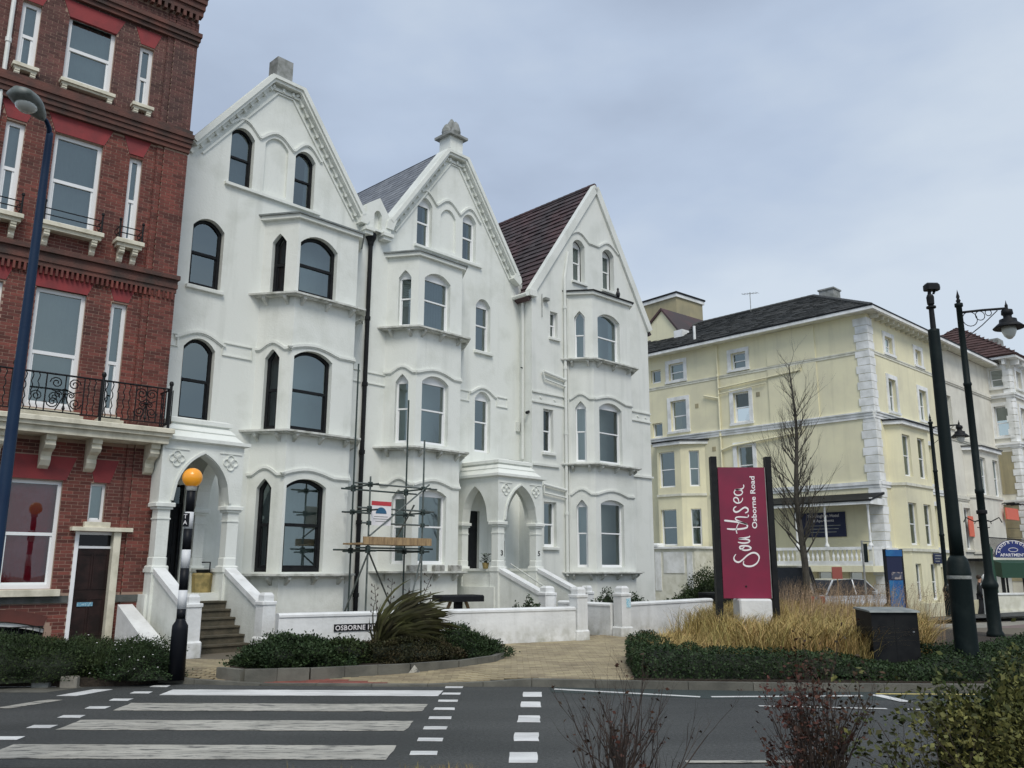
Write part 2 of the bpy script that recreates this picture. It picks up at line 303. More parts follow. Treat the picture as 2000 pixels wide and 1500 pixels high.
# arches ---------------------------------------------------------------
def arch(u0, u1, z0, z1, rise=.2, kind='seg', n=12):
    uc, h = (u0+u1)/2, (u1-u0)/2; zs = z1-rise; P = [(u0, z0), (u1, z0)]
    if rise <= 0: return P+[(u1, z1), (u0, z1)]
    for i in range(n+1):
        t = 1-2*i/n
        if kind == 'seg': f = 1-abs(t)**2.2
        elif kind == 'tudor': f = 1-abs(t)**1.25
        else:
            k = .55; f = math.sqrt(max(0, 1-((abs(t)+k)/(1+k))**2))/math.sqrt(1-(k/(1+k))**2)
        P.append((uc+h*t, zs+rise*f))
    return P
class Face:
    """a flat piece of wall from p0 to p1 (plan points of its parent), seen from outside with p0 on the left"""
    def __init__(s, parent, p0, p1):
        s.par = parent; a, b = Vector((*p0, 0)), Vector((*p1, 0)); t = (b-a); s.L = t.length; t.normalize(); inn = Vector((-t.y, t.x, 0))
        s.M = Matrix((t, inn, Vector((0, 0, 1)))).transposed().to_4x4(); s.M.translation = a; s.holes = []
    def mb(s): return MB(s.M)
    def wall(s, outline, m, name='wall', reveal=.2):
        pts = [Vector(p) for p in outline]; ed = [(i, (i+1) % len(pts)) for i in range(len(pts))]
        for h in s.holes:
            b = len(pts); pts += [Vector(p) for p in h]; ed += [(b+i, b+(i+1) % len(h)) for i in range(len(h))]
        V, E_, Fc, *_ = delaunay_2d_cdt(pts, ed, [], 0, 1e-5)
        def inside(p, poly):
            c = False; n = len(poly); j = n-1
            for i in range(n):
                if (poly[i][1] > p[1]) != (poly[j][1] > p[1]) and p[0] < (poly[j][0]-poly[i][0])*(p[1]-poly[i][1])/(poly[j][1]-poly[i][1])+poly[i][0]: c = not c
                j = i
            return c
        fs = []
        for f in Fc:
            c = (sum(V[i].x for i in f)/len(f), sum(V[i].y for i in f)/len(f))
            if inside(c, outline) and not any(inside(c, h) for h in s.holes): fs.append(tuple(f))
        mb = s.mb(); mb.add([(v.x, 0, v.y) for v in V], fs)
        for h in s.holes:
            n = len(h); mb.add([(a, 0, b) for a, b in h]+[(a, reveal, b) for a, b in h], [(i, (i+1) % n, n+(i+1) % n, n+i) for i in range(n)])
        return obj(name, mb, m, s.par)
def ring(mb, A, B, y0, y1):
    n = len(A); vs = [(a, y0, b) for a, b in A]+[(a, y0, b) for a, b in B]+[(a, y1, b) for a, b in B]
    mb.add(vs, [(i, (i+1) % n, n+(i+1) % n, n+i) for i in range(n)]+[(n+i, n+(i+1) % n, 2*n+(i+1) % n, 2*n+i) for i in range(n)])
WR = random.Random(21)
def window(F, u0, u1, z0, z1, rise=.2, kind='seg', m=None, reveal=.14, fw=.055, rail=.5, gl=None, curtain='net', flat=0., sill=None, muntin=False, blind=0, name='window', open_=False):
    m = m or UPVC; gl = gl or GLS
    A = arch(u0, u1, z0, z1, rise, kind); F.holes.append(A)
    B = arch(u0+fw, u1-fw, z0+fw*1.2, z1-fw, max(rise-fw*.3, 0) if rise > 0 else 0, kind)
    zt = z1-fw
    if flat: zt = z1-rise-flat; B = [(a, min(b, zt)) for a, b in B]
    mb = F.mb(); ring(mb, A, B, reveal, reveal+.07)
    zm = z0+(z1-z0)*rail; mb.box(u0+fw, u1-fw, reveal+.01, reveal+.06, zm-fw*.45, zm+fw*.45)
    # inner sash edges
    sw = fw*.45
    mb.box(u0+fw, u0+fw+sw, reveal+.03, reveal+.06, z0+fw*1.2, zm); mb.box(u1-fw-sw, u1-fw, reveal+.03, reveal+.06, z0+fw*1.2, zm); mb.box(u0+fw+sw, u1-fw-sw, reveal+.03, reveal+.06, z0+fw*1.2, z0+fw*1.2+sw*1.3)
    if muntin: mb.box((u0+u1)/2-.012, (u0+u1)/2+.012, reveal+.02, reveal+.05, z0+fw, zt)
    w = obj(name, mb, m, F.par)
    yp = reveal+.05
    lo = [(u0+fw+sw, z0+fw*1.2+sw*1.3), (u1-fw-sw, z0+fw*1.2+sw*1.3), (u1-fw-sw, zm-fw*.45), (u0+fw+sw, zm-fw*.45)]
    g1 = F.mb().add([(a, yp, b) for a, b in lo], [(0, 1, 2, 3)]); p1 = obj('pane', g1, gl, w)
    up = [(a, max(b, zm+fw*.45)) for a, b in B]; g2 = F.mb().add([(a, yp-.012, b) for a, b in up], [tuple(range(len(up)))]); p2 = obj('pane', g2, gl, w)
    # what hangs behind the glass
    c = F.mb(); yc = reveal+.16
    def pleats(a, b, za, zb, k=None):
        k = k or max(4, int((b-a)/.05)); vs = []
        for i in range(k+1):
            x = a+(b-a)*i/k; y = yc+.006*(i % 2)
            vs += [(x, y, za), (x, y, zb)]
        c.add(vs, [(2*i, 2*i+2, 2*i+3, 2*i+1) for i in range(k)])
    W = u1-u0
    if curtain == 'net':
        curtain = WR.choice(['net', 'net', 'net', None, 'sides'] if m is BLK else ['net', 'net', 'sides', 'left', 'right', None, 'halfnet'])
    if curtain == 'halfnet': pleats(u0+.01, u1-.01, zm-.02, z1); cm = CURTP
    elif curtain == 'light': pleats(u0+.01, u1-.01, z0, z1); cm = CURTL
    elif curtain == 'net': pleats(u0+.01, u1-.01, z0, z1); cm = CURT
    elif curtain == 'maroon': pleats(u0+.01, u1-.01, z0, z1); cm = REDC
    elif curtain == 'brown': pleats(u0+.01, u1-.01, z0+(z1-z0)*.55*(random.random() < .5), z1); cm = CURTD
    elif curtain == 'sides': pleats(u0+.01, u0+W*.2, z0, z1); pleats(u1-W*.22, u1-.01, z0, z1); cm = CURTP
    elif curtain == 'left': pleats(u0+.01, u0+W*.34, z0, z1); cm = CURTP
    elif curtain == 'right': pleats(u1-W*.24, u1-.01, z0, z1); cm = CURTP
    elif curtain == 'blind':
        n_ = 14; h = (z1-zm)*.95
        for i in range(n_): c.box(u0+.03, u1-.03, yc-.02, yc+.012, z1-rise-h*(i+1)/n_+.006, z1-rise-h*i/n_-.012)
        cm = CURTP
    else: cm = None
    if cm: obj('curtain' if curtain != 'blind' else 'blind', c, cm, w)
    if sill: obj('sill', F.mb().cbox(u0-.07, u1+.07, -.09, reveal, z0-.085, z0-.001, .012), sill, w)
    return w
def bump_path(u0, u1, zb, wins, n=10):
    P = [(u0, zb)]
    for a, b, dz in wins:
        for i in range(n+1):
            t = i/n; P.append((a+(b-a)*t, zb+dz*(sin(pi*t)**1.1 if dz else 0)))
    P.append((u1, zb))
    Q = [P[0]]
    for p in P[1:]:
        if abs(p[0]-Q[-1][0]) > 1e-3: Q.append(p)
    return Q
def mould(F, path, m, w=.06, d=.055, name='hood_mould'):
    mb = F.mb(); mb.ribbon_xz(path, w, -d, .002); mb.ribbon_xz([(a, b-w*.75) for a, b in path], w*.5, -d*.5, .002)
    return obj(name, mb, m, F.par)
def tiles(P, mat_, parent, pitch=.28, tw=.3, th=.018, name='roof_tile', lap=1.25, base=None):
    """P: roof polygon in 3D, first edge = eave (left to right)"""
    P = [Vector(p) for p in P]; e = (P[1]-P[0]).normalized(); nn = e.cross(P[2]-P[1])
    if nn.z < 0: nn = -nn
    nn.normalize(); up = nn.cross(e).normalized()
    if up.z < 0: up = -up
    poly = [((p-P[0]).dot(e), (p-P[0]).dot(up)) for p in P]; x0 = min(p[0] for p in poly); x1 = max(p[0] for p in poly); h = max(p[1] for p in poly)
    def span(v):
        xs = []
        for i in range(len(poly)):
            a, b = poly[i], poly[(i+1) % len(poly)]
            if (a[1] <= v) != (b[1] <= v): xs.append(a[0]+(b[0]-a[0])*(v-a[1])/(b[1]-a[1]))
        return (min(xs), max(xs)) if len(xs) >= 2 else None
    mb = MB(); r = 0; v = 0.
    while v < h-.02:
        s0 = span(min(v+pitch*.3, h-.01))
        if s0:
            a, b = s0; u = a-(tw/2 if r % 2 else 0)
            while u < b:
                p, q = max(u+.004, a), min(u+tw-.004, b)
                if q-p > .03:
                    t = th*(1+random.uniform(-.2, .35)); v1 = min(v+pitch*lap, h)
                    def W(x, y, z): return P[0]+e*x+up*y+nn*z
                    mb.add([W(p, v, .004), W(q, v, .004), W(q, v, .004+t*1.6), W(p, v, .004+t*1.6), W(q, v1, .006), W(p, v1, .006)], [(0, 1, 2, 3), (3, 2, 4, 5), (1, 4, 2), (0, 3, 5)])
                u += tw
        v += pitch; r += 1
    o = obj(name, mb, mat_, parent, stuff=True)
    b = MB(); nP = len(P); off = nn*.002
    b.add([p+off*0 for p in P]+[p-nn*.1 for p in P], [tuple(range(nP)), tuple(range(2*nP-1, nP-1, -1))]+[(i, (i+1) % nP, nP+(i+1) % nP, nP+i) for i in range(nP)])
    obj('roof', b, base or mat_, parent); return o
def corbel(mb, u, z, d=.2, h=.22, w=.1):
    mb.prism_yz([(0, z), (-d, z), (-d, z-h*.25), (-d*.55, z-h*.6), (-d*.2, z-h*.8), (0, z-h)], u-w/2, u+w/2)

# ================================================================== ground, road, pavement
def hgt(x, y):                                     # the street falls gently away beyond the flower bed
    k = min(max((y-24)/12, 0), 1); return -.4*k
gm = MB(); xs = [-400, -60, -20, -8, 0, 8, 16, 30, 60, 400]; ys = [-60, 0, 12, 18, 24, 28, 32, 36, 60, 900]
for y in ys:
    for x in xs: gm.v.append((x, y, hgt(x, y)-.03))
gm.f = [(j*10+i, j*10+i+1, (j+1)*10+i+1, (j+1)*10+i) for j in range(9) for i in range(9)]
struct('ground', gm, SLAB)
kerbline = [(-16, 13.1), (-9, 13.05), (-6.2, 13.15), (-5.3, 13.15), (-4.6, 12.95), (-3.6, 12.82), (-2, 12.8), (-.4, 12.82), (.3, 12.84), (1.2, 12.72), (2.5, 12.58), (4.3, 12.45), (7, 12.4), (11, 12.3), (18, 12.2), (30, 12.0)]
rd = MB(); top = kerbline; n_ = len(top)
rd.prism_xy([(p[0], 7.40) for p in (top[0], top[-1])]+[(p[0], p[1]+.1) for p in reversed(top)], -.2, 0.0)
ROAD = struct('road', rd, ASPH)
# cycle-lane tint near the far kerb
lane = MB(); lane.prism_xy([(.55, 12.3), (2.6, 11.75), (4.7, 11.7), (9, 11.6), (18, 11.5), (18, 12.16), (11, 12.26), (7, 12.36), (4.3, 12.41), (2.5, 12.54), (1.2, 12.68), (.55, 12.78)], .0005, .004)
obj('cycle_lane_surface', lane, ASPHG, ROAD)
def mark(name, poly, m, z=.008, t=.004, jag=0.):
    if jag:
        q = []
        for i in range(len(poly)):
            a, b = Vector(poly[i]), Vector(poly[(i+1) % len(poly)]); k = max(1, int((b-a).length/.12))
            for j in range(k): p = a.lerp(b, j/k); q.append((p.x+random.uniform(-jag, jag), p.y+random.uniform(-jag, jag)))
        poly = q
    return obj(name, MB().prism_xy(poly, z-t, z), m, ROAD)
zeb = [(8.10, 8.70, -4.74, -1.12), (9.45, 10.02, -4.76, -1.11), (10.66, 11.2, -4.72, -1.06), (11.88, 12.38, -4.66, -.97)]
for a, b, x0, x1 in zeb:
    mark('zebra_stripe', [(x0, a), (x1, a), (x1+.03, b), (x0-.02, b)], LINE if a < 11.5 else LINEW, jag=.012)
y = 8.05
for i in range(8):                                   # the two dotted give-way edges
    y = 8.3+i*.62
    if y < 12.7:
        mark('edge_stud', [(-.93, y), (-.68, y), (-.68, y+.16), (-.93, y+.16)], LINEW, jag=.006)
        mark('edge_stud', [(-5.12, y), (-4.87, y), (-4.88, y+.16), (-5.13, y+.16)], LINEW, jag=.006)
for yy, hw in ((8.0, .125), (8.95, .125), (9.98, .125), (11.0, .125), (11.85, .125)):
    xc = .11+(yy-8)*.045; mark('centre_block', [(xc-hw, yy), (xc+hw, yy), (xc+hw+.01, yy+.42), (xc-hw+.01, yy+.42)], LINEW, jag=.006)
mark('lane_edge_line', [(.6, 12.5), (2.5, 11.83), (2.52, 11.9), (.62, 12.58)], LINEW, .012)
mark('lane_edge_line', [(2.66, 11.84), (4.72, 11.98), (4.72, 12.05), (2.66, 11.91)], LINEW, .012)
mark('parking_corner_mark', [(4.86, 12.12), (5.0, 11.52), (5.16, 11.5), (5.02, 12.1)], LINEW, .012)
mark('yellow_line', [(4.98, 12.17), (9, 12.1), (18, 12.0), (18, 12.06), (9, 12.16), (4.98, 12.23)], LINEY, .012)
for a, b in ((3.08, 3.9), (3.92, 4.59), (4.78, 5.6), (6.2, 7.4), (8, 9.2)):
    mark('lane_dash', [(a, 11.12-(a-3)*.12), (b, 11.12-(b-3)*.12), (b, 11.17-(b-3)*.12), (a, 11.17-(a-3)*.12)], LINEW, .012)
mark('near_edge_line', [(1.55, 8.0), (3.0, 8.05), (3.0, 8.13), (1.55, 8.08)], LINE, .012, jag=.004)
mark('near_edge_line', [(4.0, 8.1), (6.4, 8.2), (6.4, 8.27), (4.0, 8.17)], LINE, .012)
mark('give_way_dash', [(-5.98, 11.78), (-5.72, 11.78), (-5.52, 12.38), (-5.78, 12.38)], LINEW)
mark('give_way_dash', [(-6.2, 10.8), (-6.0, 10.8), (-5.72, 11.45), (-5.92, 11.45)], LINE, jag=.015)
mark('left_edge_line', [(-12, 12.42), (-6.1, 12.64), (-6.1, 12.7), (-12, 12.49)], LINEW)
mark('surface_patch', [(-12, 12.0), (-6.3, 12.1), (-6.0, 12.62), (-12, 12.41)], KERB, .005, .004)
struct('verge', MB().prism_xy([(-16, -8), (30, -8), (30, 7.45), (-16, 7.45)], -.1, .07), SOIL)
# pavement with kerb stones and block paving
def pz(x, y):
    fx = min(max((x+4.9)/.6, 0), 1)*min(max((.1-x)/.9, 0), 1); fy = min(max((14.3-y)/1.3, 0), 1); return .1-.075*fx*fy
pv = MB(); gx = [-16+.5*i for i in range(93)]
def yk(x):
    for a, b in zip(kerbline, kerbline[1:]):
        if a[0] <= x <= b[0]: return a[1]+(b[1]-a[1])*(x-a[0])/(b[0]-a[0])
    return 12
rows = 16
for i, x in enumerate(gx):
    for j in range(rows+1):
        y = yk(x)+.12+(24-yk(x))*(j/rows)**1.6; pv.v.append((x, y, pz(x, y)-.016))
pv.f = [(i*(rows+1)+j, (i+1)*(rows+1)+j, (i+1)*(rows+1)+j+1, i*(rows+1)+j+1) for i in range(len(gx)-1) for j in range(rows)]
PAVE = struct('pavement', pv, SAND)
L_ = 0; pts = [Vector(p) for p in kerbline]
for a, b in zip(pts, pts[1:]):
    if b.x < -9 or a.x > 13: continue
    d = b-a; k = max(1, round(d.length/.9)); t = d.normalized(); nn = Vector((-t.y, t.x))
    for i in range(k):
        p = a.lerp(b, i/k)+t*.004; q = a.lerp(b, (i+1)/k)-t*.004
        m = MB().prism_xy([(p.x, p.y), (q.x, q.y), (q.x+nn.x*.125, q.y+nn.y*.125), (p.x+nn.x*.125, p.y+nn.y*.125)], -.05, lambda x, y: pz(x, y-.05)+.004)
        obj('kerb_stone', m, KERB, PAVE)
FW0, FW1 = Vector((-4.35, 16.3)), Vector((1.49, 19.53))          # front wall line
bedL = [(-4.35, 13.35), (-3.9, 13.05), (-3.0, 13.25), (-1.6, 13.85), (-.9, 14.35), (-.35, 15.1), (-.2, 15.7), (-.45, 16.6), (-1.2, 17.6), (-2.4, 17.2), (-4.2, 16.1), (-4.4, 15.4)]
bedR = [(1.78, 12.8), (4.3, 12.62), (7, 12.57), (12, 12.47), (18, 12.4), (18, 16.5), (13.0, 18.6), (12.2, 21), (10.8, 24.5), (9, 27), (6.4, 25.6), (4.6, 23.0), (3.6, 20.2), (2.6, 17.2), (2.0, 15.0)]
bedF = [(-12, 12.75), (-8, 12.68), (-6.2, 12.62), (-5.35, 12.85), (-5.15, 13.2), (-5.5, 13.9), (-6.2, 15.0), (-9, 16.5), (-12, 14.9)]
def inpoly(p, poly):
    c = False; j = len(poly)-1
    for i in range(len(poly)):
        if (poly[i][1] > p[1]) != (poly[j][1] > p[1]) and p[0] < (poly[j][0]-poly[i][0])*(p[1]-poly[i][1])/(poly[j][1]-poly[i][1])+poly[i][0]: c = not c
        j = i
    return c
# buff block paving, laid in rows; a red strip of tactile blocks by the crossing
unit = MB().box(-.097, .097, -.047, .047, 0, .014); um = mesh('paver', unit, PAVY1); cand = []
rest, red = MB(), MB(); yy = 12.9; r = 0
wd_ = (FW1-FW0).normalized()
while yy < 21.5:
    x = -5.6+(.1 if r % 2 else 0)
    while x < 4.5:
        p = (x, yy); ok = yy > yk(x)+.18 and not inpoly(p, bedL) and not inpoly(p, bedR) and not inpoly(p, bedF)
        q = Vector(p)-FW0; side = wd_.x*q.y-wd_.y*q.x
        if side > -.05 and x < 1.4: ok = ok and (x < -4.3 and yy < 16.0 and False or side < -.05)
        if x > 1.4 and yy > 20.2+(x-1.4)*.9: ok = False
        if x < -4.2 and yy > 15.3: ok = False
        if ok:
            isr = -4.35 < x < -.75 and yy < 13.36-.30*abs(x+2.9)*(x > -2.9)-.35*max(0, -3.5-x)
            if isr: red.box(x-.097, x+.097, yy-.047, yy+.047, pz(x, yy)-.012, pz(x, yy)+.002+random.uniform(0, .003))
            else: cand.append((x, yy, r))
        x += .2
    yy += .1; r += 1
cand.sort(key=lambda c: c[1]+.15*abs(c[0]-.4)); cx_ = [c for c in cand if -1.6 < c[0] < 1.8][:290]; cs_ = set(cx_)
for c in cand:
    z = pz(c[0], c[1])-.012+random.uniform(0, .003)
    if c in cs_: o = obj('paver', um, None, PAVE); o.location = (c[0], c[1], z); o.rotation_euler[2] = random.uniform(-.02, .02)
    else: rest.box(c[0]-.097, c[0]+.097, c[1]-.047, c[1]+.047, z, z+.014)
obj('pavers', rest, PAVY, PAVE, stuff=True); obj('red_pavers', red, PAVR, PAVE, stuff=True)
obj('drain_cover', MB().box(-4.55, -4.2, 14.3, 14.5, .095, .106), BLK, PAVE)
# ground behind the front walls
struct('front_garden', MB().prism_xy([(-6.3, 15.6), (-4.4, 16.4), (1.5, 19.62), (2.75, 20.75), (5.35, 23.75), (9, 27.5), (6.5, 34), (-9, 20), (-7.6, 17)], -.1, .075), GARD)
struct('service_road', MB().add([(5.5, 24, .08), (10, 27, -.05), (30, 43, -.36), (60, 70, -.38), (40, 60, -.38), (14, 34.2, -.34), (9, 30, -.1)], [(0, 1, 2, 3, 4, 5, 6)]), ASPH)
struct('far_pavement', MB().add([(11, 22.5, .095), (13, 19, .09), (19, 17, .09), (60, 40, -.2), (60, 62, -.36), (30, 40, -.345), (20, 32, -.2)], [(0, 1, 2, 3, 4, 5, 6)]), PAVP)
struct('far_kerb', MB().add([(13.2, 18.9, .10), (60, 38.5, .0), (60, 39.0, .0), (13.2, 19.1, .10)], [(0, 1, 2, 3)]).prism_xy([(13.2, 19.5), (40, 30.5), (40, 30.9), (13.2, 19.75)], .0, .14), SLAB)

# ================================================================== white terraced houses
n_in = Vector((-.719, .695)); d_al = Vector((.695, .719)); W0 = Vector((-7.976, 18.43))
def hood_pair(F, zb, wins, m, **k): return mould(F, bump_path(0, F.L, zb, wins), m, **k)
def bay(H, xl, xf0, xf1, xr, pj, levels, top, ledges, wm, nar=(.26, .66), st=STUC, name='bay_wall', wfront=None, roofm=LEAD, hood=None, kind_n='tudor'):
    pl = [(xl, 0), (xf0, -pj), (xf1, -pj), (xr, 0)]
    Fs = [Face(H, pl[i], pl[i+1]) for i in range(3)]
    for lv in levels:
        z0, z1, rise = lv['z0'], lv['z1'], lv.get('rise', .2); k = dict(m=wm, flat=lv.get('flat', 0), rail=lv.get('rail', .5), reveal=lv.get('reveal', .14), fw=lv.get('fw', .055))
        a, b = Fs[0].L*nar[0], Fs[0].L*nar[1]
        window(Fs[0], a, b, z0+.0, z1-.02, lv.get('risen', .22), kind_n, curtain=lv.get('cn', 'net'), gl=lv.get('gn', GLS), **k)
        window(Fs[1], wfront[0]-xf0, wfront[1]-xf0, z0, z1, rise, 'seg', curtain=lv.get('cf', 'net'), gl=lv.get('gf', GLS), **k)
        window(Fs[2], Fs[2].L-b, Fs[2].L-a, z0, z1-.02, lv.get('risen', .22), kind_n, curtain='net', **k)
        if lv.get('hood'):
            zb = lv['hood']
            mould(Fs[0], bump_path(-.02, Fs[0].L+.01, zb, [(a-.14, b+.14, .17)]), st)
            mould(Fs[1], bump_path(-.01, Fs[1].L+.01, zb, [(wfront[0]-xf0-.18, wfront[1]-xf0+.18, .15)]), st)
            mould(Fs[2], bump_path(-.01, Fs[2].L+.02, zb, [(Fs[2].L-b-.14, Fs[2].L-a+.14, .17)]), st)
    for F in Fs: F.wall([(0, 0), (F.L, 0), (F.L, top), (0, top)], st, name)
    def off(o): # offset plan outline
        return [(xl-o*1.3, 0.0), (xl-o*1.2, -.02), (xf0-o*.6, -pj-o), (xf1+o*.6, -pj-o), (xr+o*1.2, -.02), (xr+o*1.3, 0.)]
    for z in ledges:
        mb = MB(); mb.prism_xy([(a, b+.002) for a, b in off(.25)], z-.045, z); mb.prism_xy([(a, b+.001) for a, b in off(.18)], z-.075, z-.0451)
        L = obj('window_ledge', mb, LEDGE, H)
        for F, us in ((Fs[0], (.2, .8)), (Fs[1], (.1, .5, .9)), (Fs[2], (.3, .8))):
            for u in us:
                c = F.mb(); corbel(c, u*F.L, z-.077, .19, .19, .075); obj('corbel', c, LEDGE, L)
    mb = MB(); o0 = off(.10); mb.prism_xy(o0, top-.0, top+.1); obj('bay_cornice', mb, st, H)
    mb = MB(); o1 = off(.15); o2 = off(-.25); n = len(o1); zt = top+.26
    vs = [(a, b, top+.101) for a, b in o1]+[(a, b, top+.14) for a, b in o1]+[(min(max(a, xl+.1), xr-.1), min(b, 0), zt) for a, b in o2]
    mb.add(vs, [(i, (i+1) % n, n+(i+1) % n, n+i) for i in range(n)]+[(n+i, n+(i+1) % n, 2*n+(i+1) % n, 2*n+i) for i in range(n)]+[tuple(range(2*n, 3*n)), tuple(range(n-1, -1, -1))])
    obj('bay_roof', mb, roofm, H)
    return Fs
def shell(H, x0, x1, depth, zt, m, left=True):
    if left: Face(H, (x0, depth), (x0, 0)).wall([(0, 0), (depth, 0), (depth, zt), (0, zt)], m, 'side_wall')
    Face(H, (x1, 0), (x1, depth)).wall([(0, 0), (depth, 0), (depth, zt), (0, zt)], m, 'side_wall')
    F = Face(H, (x1, depth), (x0, depth)); F.wall([(0, 0), (F.L, 0), (F.L, zt), (0, zt)], m, 'rear_wall')
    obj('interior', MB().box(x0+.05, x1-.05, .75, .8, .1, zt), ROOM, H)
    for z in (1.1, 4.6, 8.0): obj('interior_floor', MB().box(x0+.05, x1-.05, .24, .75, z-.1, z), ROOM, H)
def rake(H, P, m, dent=True, w=.2, d=.2, name='gable_coping'):
    F = Face(H, (0, 0), (1, 0)); mb = F.mb()
    mb.ribbon_xz(P, w, -d, .25); mb.ribbon_xz([(a, b+.045) for a, b in P], w*.6, -d-.05, .28); mb.ribbon_xz([(a, b-.2) for a, b in P], .1, -.07, .0)
    cop = obj(name, mb, m, H)
    if dent:
        pts = [Vector(p) for p in P]; tot = sum((b-a).length for a, b in zip(pts, pts[1:])); sp = .285; s_ = .18; base = mesh('dentil', MB().box(-.032, .032, -.10, 0, -.05, .05), m)
        while s_ < tot-.1:
            r_ = s_
            for a, b in zip(pts, pts[1:]):
                L = (b-a).length
                if r_ <= L:
                    t = (b-a)/L; nn = Vector((-t.y, t.x));
                    if nn.y > 0: nn = -nn
                    p = a+t*r_+nn*.165; o = obj('dentil', base, None, cop); o.location = (p.x, 0, p.y); o.rotation_euler[1] = -math.atan2(t.y, t.x); break
                r_ -= L
            s_ += sp
        fr = MB(); fr.ribbon_xz([(a+(.24 if a < (P[0][0]+P[-1][0])/2 else -.19)*(1 if 0 < i < len(P)-1 else 1.25), b-.27 if 0 < i < len(P)-1 else b-.12) for i, (a, b) in enumerate(P)], .05, -.04, .002)
        obj('gable_frieze', fr, m, H)
    return cop
def niche(F, u0, u1, z0, z1, m):
    A = arch(u0, u1, z0, z1, .24, 'seg'); F.holes.append(A)
    obj('blind_panel', F.mb().add([(a, .07, b) for a, b in A], [tuple(range(len(A)))]), m, F.par)
def string(F, u0, u1, z, m, w=.05, d=.05, name='string_course'):
    return obj(name, F.mb().box(u0, u1, -d, .002, z-w/2, z+w/2), m, F.par)
def panel_band(F, u0, u1, z0, z1, m):
    mb = F.mb(); mb.ribbon_xz([(u0, z0), (u1, z0), (u1, z1), (u0, z1)], .035, -.035, .002, close=True)
    obj('string_panel', mb, m, F.par)
def downpipe(H, x, y, z0, z1, m, r=.05, hopper=True, name='downpipe', tilt=0):
    mb = MB(); mb.tube([(x, y, z0), (x+tilt, y, z1)], r, 10)
    z = z0+.8
    while z < z1-.4: mb.tube([(x+tilt*(z-z0)/(z1-z0), y, z), (x+tilt*(z-z0)/(z1-z0), y, z+.1)], r*1.35, 10); z += 1.85
    o = obj(name, mb, m, H, smooth=False)
    if hopper:
        h = MB(); h.lathe([(.06, z1-.05), (.08, z1), (.09, z1+.08), (.15, z1+.2), (.155, z1+.32), (.13, z1+.33)], x+tilt, y, 8, .39); obj('hopper', h, m, o)
    return o

# ---- house one (black frames, tall porch) -------------------------
H1 = root('white_gabled_house', 'tall white gabled house with black sash windows, adjoining the red brick building', 'house', (W0.x, W0.y, 0), radians(46), 'white gabled terrace houses')
F = Face(H1, (-.1, 0), (5.65, 0)); o_ = .1
for a, b, z0, z1, c in ((1.38, 2.01, 10.93, 12.5, 'net'), (3.2, 3.81, 10.93, 12.53, 'right')):
    window(F, a+o_, b+o_, z0, z1, .22, 'seg', BLK, curtain=c, fw=.06)
niche(F, 2.31+o_, 2.98+o_, 11.03, 12.58, STUC)
mould(F, bump_path(1.18+o_, 4.0+o_, 12.42, [(1.25+o_, 2.14+o_, .33), (2.16+o_, 3.12+o_, .30), (3.14+o_, 3.95+o_, .33)]), STUC, name='attic_hood_mould')
string(F, 1.28+o_, 4.0+o_, 10.885, STUC, .07, .09, 'attic_sill')
window(F, .60+o_, 1.39+o_, 8.1, 9.83, .24, 'seg', BLK, curtain='net', fw=.075, sill=STUC)
window(F, .62+o_, 1.39+o_, 4.9, 6.86, .24, 'seg', BLK, curtain='net', fw=.07, sill=STUC)
mould(F, bump_path(.38+o_, 1.62+o_, 6.8, [(.42+o_, 1.58+o_, .22)]), STUC)
panel_band(F, .40, .56, 6.58, 6.86, STUC); panel_band(F, 1.66, 2.42, 6.58, 6.88, STUC)
panel_band(F, 5.2, 5.65, 6.56, 6.88, STUC)
F.holes.append(arch(.0+o_, .95+o_, 1.13, 3.45, 0))
F.wall([(0, 0), (5.75, 0), (5.75, 11.0), (5.45, 11.25), (3.3, 14.2), (2.38, 14.2), (.2, 11.25), (0, 11.0)], STUC, 'front_wall')
mb = F.mb(); mb.box(.02+o_, .93+o_, .12, .17, 1.13, 2.95); mb.box(.0+o_, .06+o_, .06, .12, 1.13, 3.45); mb.box(.89+o_, .95+o_, .06, .12, 1.13, 3.45); mb.box(.0+o_, .95+o_, .06, .12, 2.95, 3.03)
dr = obj('front_door', mb, BLK, H1); obj('fanlight', F.mb().add([(.06+o_, .1, 3.03), (.89+o_, .1, 3.03), (.89+o_, .1, 3.4), (.06+o_, .1, 3.4)], [(0, 1, 2, 3)]), GLSD, dr)
for u in (.16, .54):
    for z in (1.3, 2.1): obj('door_panel', F.mb().ribbon_xz([(u+o_, z), (u+.27+o_, z), (u+.27+o_, z+.62), (u+o_, z+.62)], .03, .105, .12, close=True), BLK, dr)
rake(H1, [(.36, 11.55), (2.3, 14.12), (3.2, 14.12), (5.32, 11.2)], STUC)
obj('gable_kneeler', MB().prism_xz([(5.2, 11.0), (5.42, 11.0), (5.5, 11.12), (5.45, 11.3), (5.25, 11.38)], -.24, .2), STUC, H1)
ap = obj('apex_block', MB().box(2.44, 2.9, -.1, .34, 14.3, 14.86), CEM, H1)
LV1 = [dict(z0=8.29, z1=9.88, rise=.26, cf='net', fw=.08), dict(z0=4.86, z1=6.88, rise=.2, hood=6.87, cf='net', fw=.075, cn=None), dict(z0=1.54, z1=3.72, rise=.18, hood=3.8, fw=.085, cf=None, cn=None)]
bay(H1, 2.45, 2.95, 4.76, 5.26, .8, LV1, 10.22, (8.24, 4.84, 1.5), BLK, wfront=(3.02, 4.12))
shell(H1, -.1, 5.65, 9, 11, STUC)
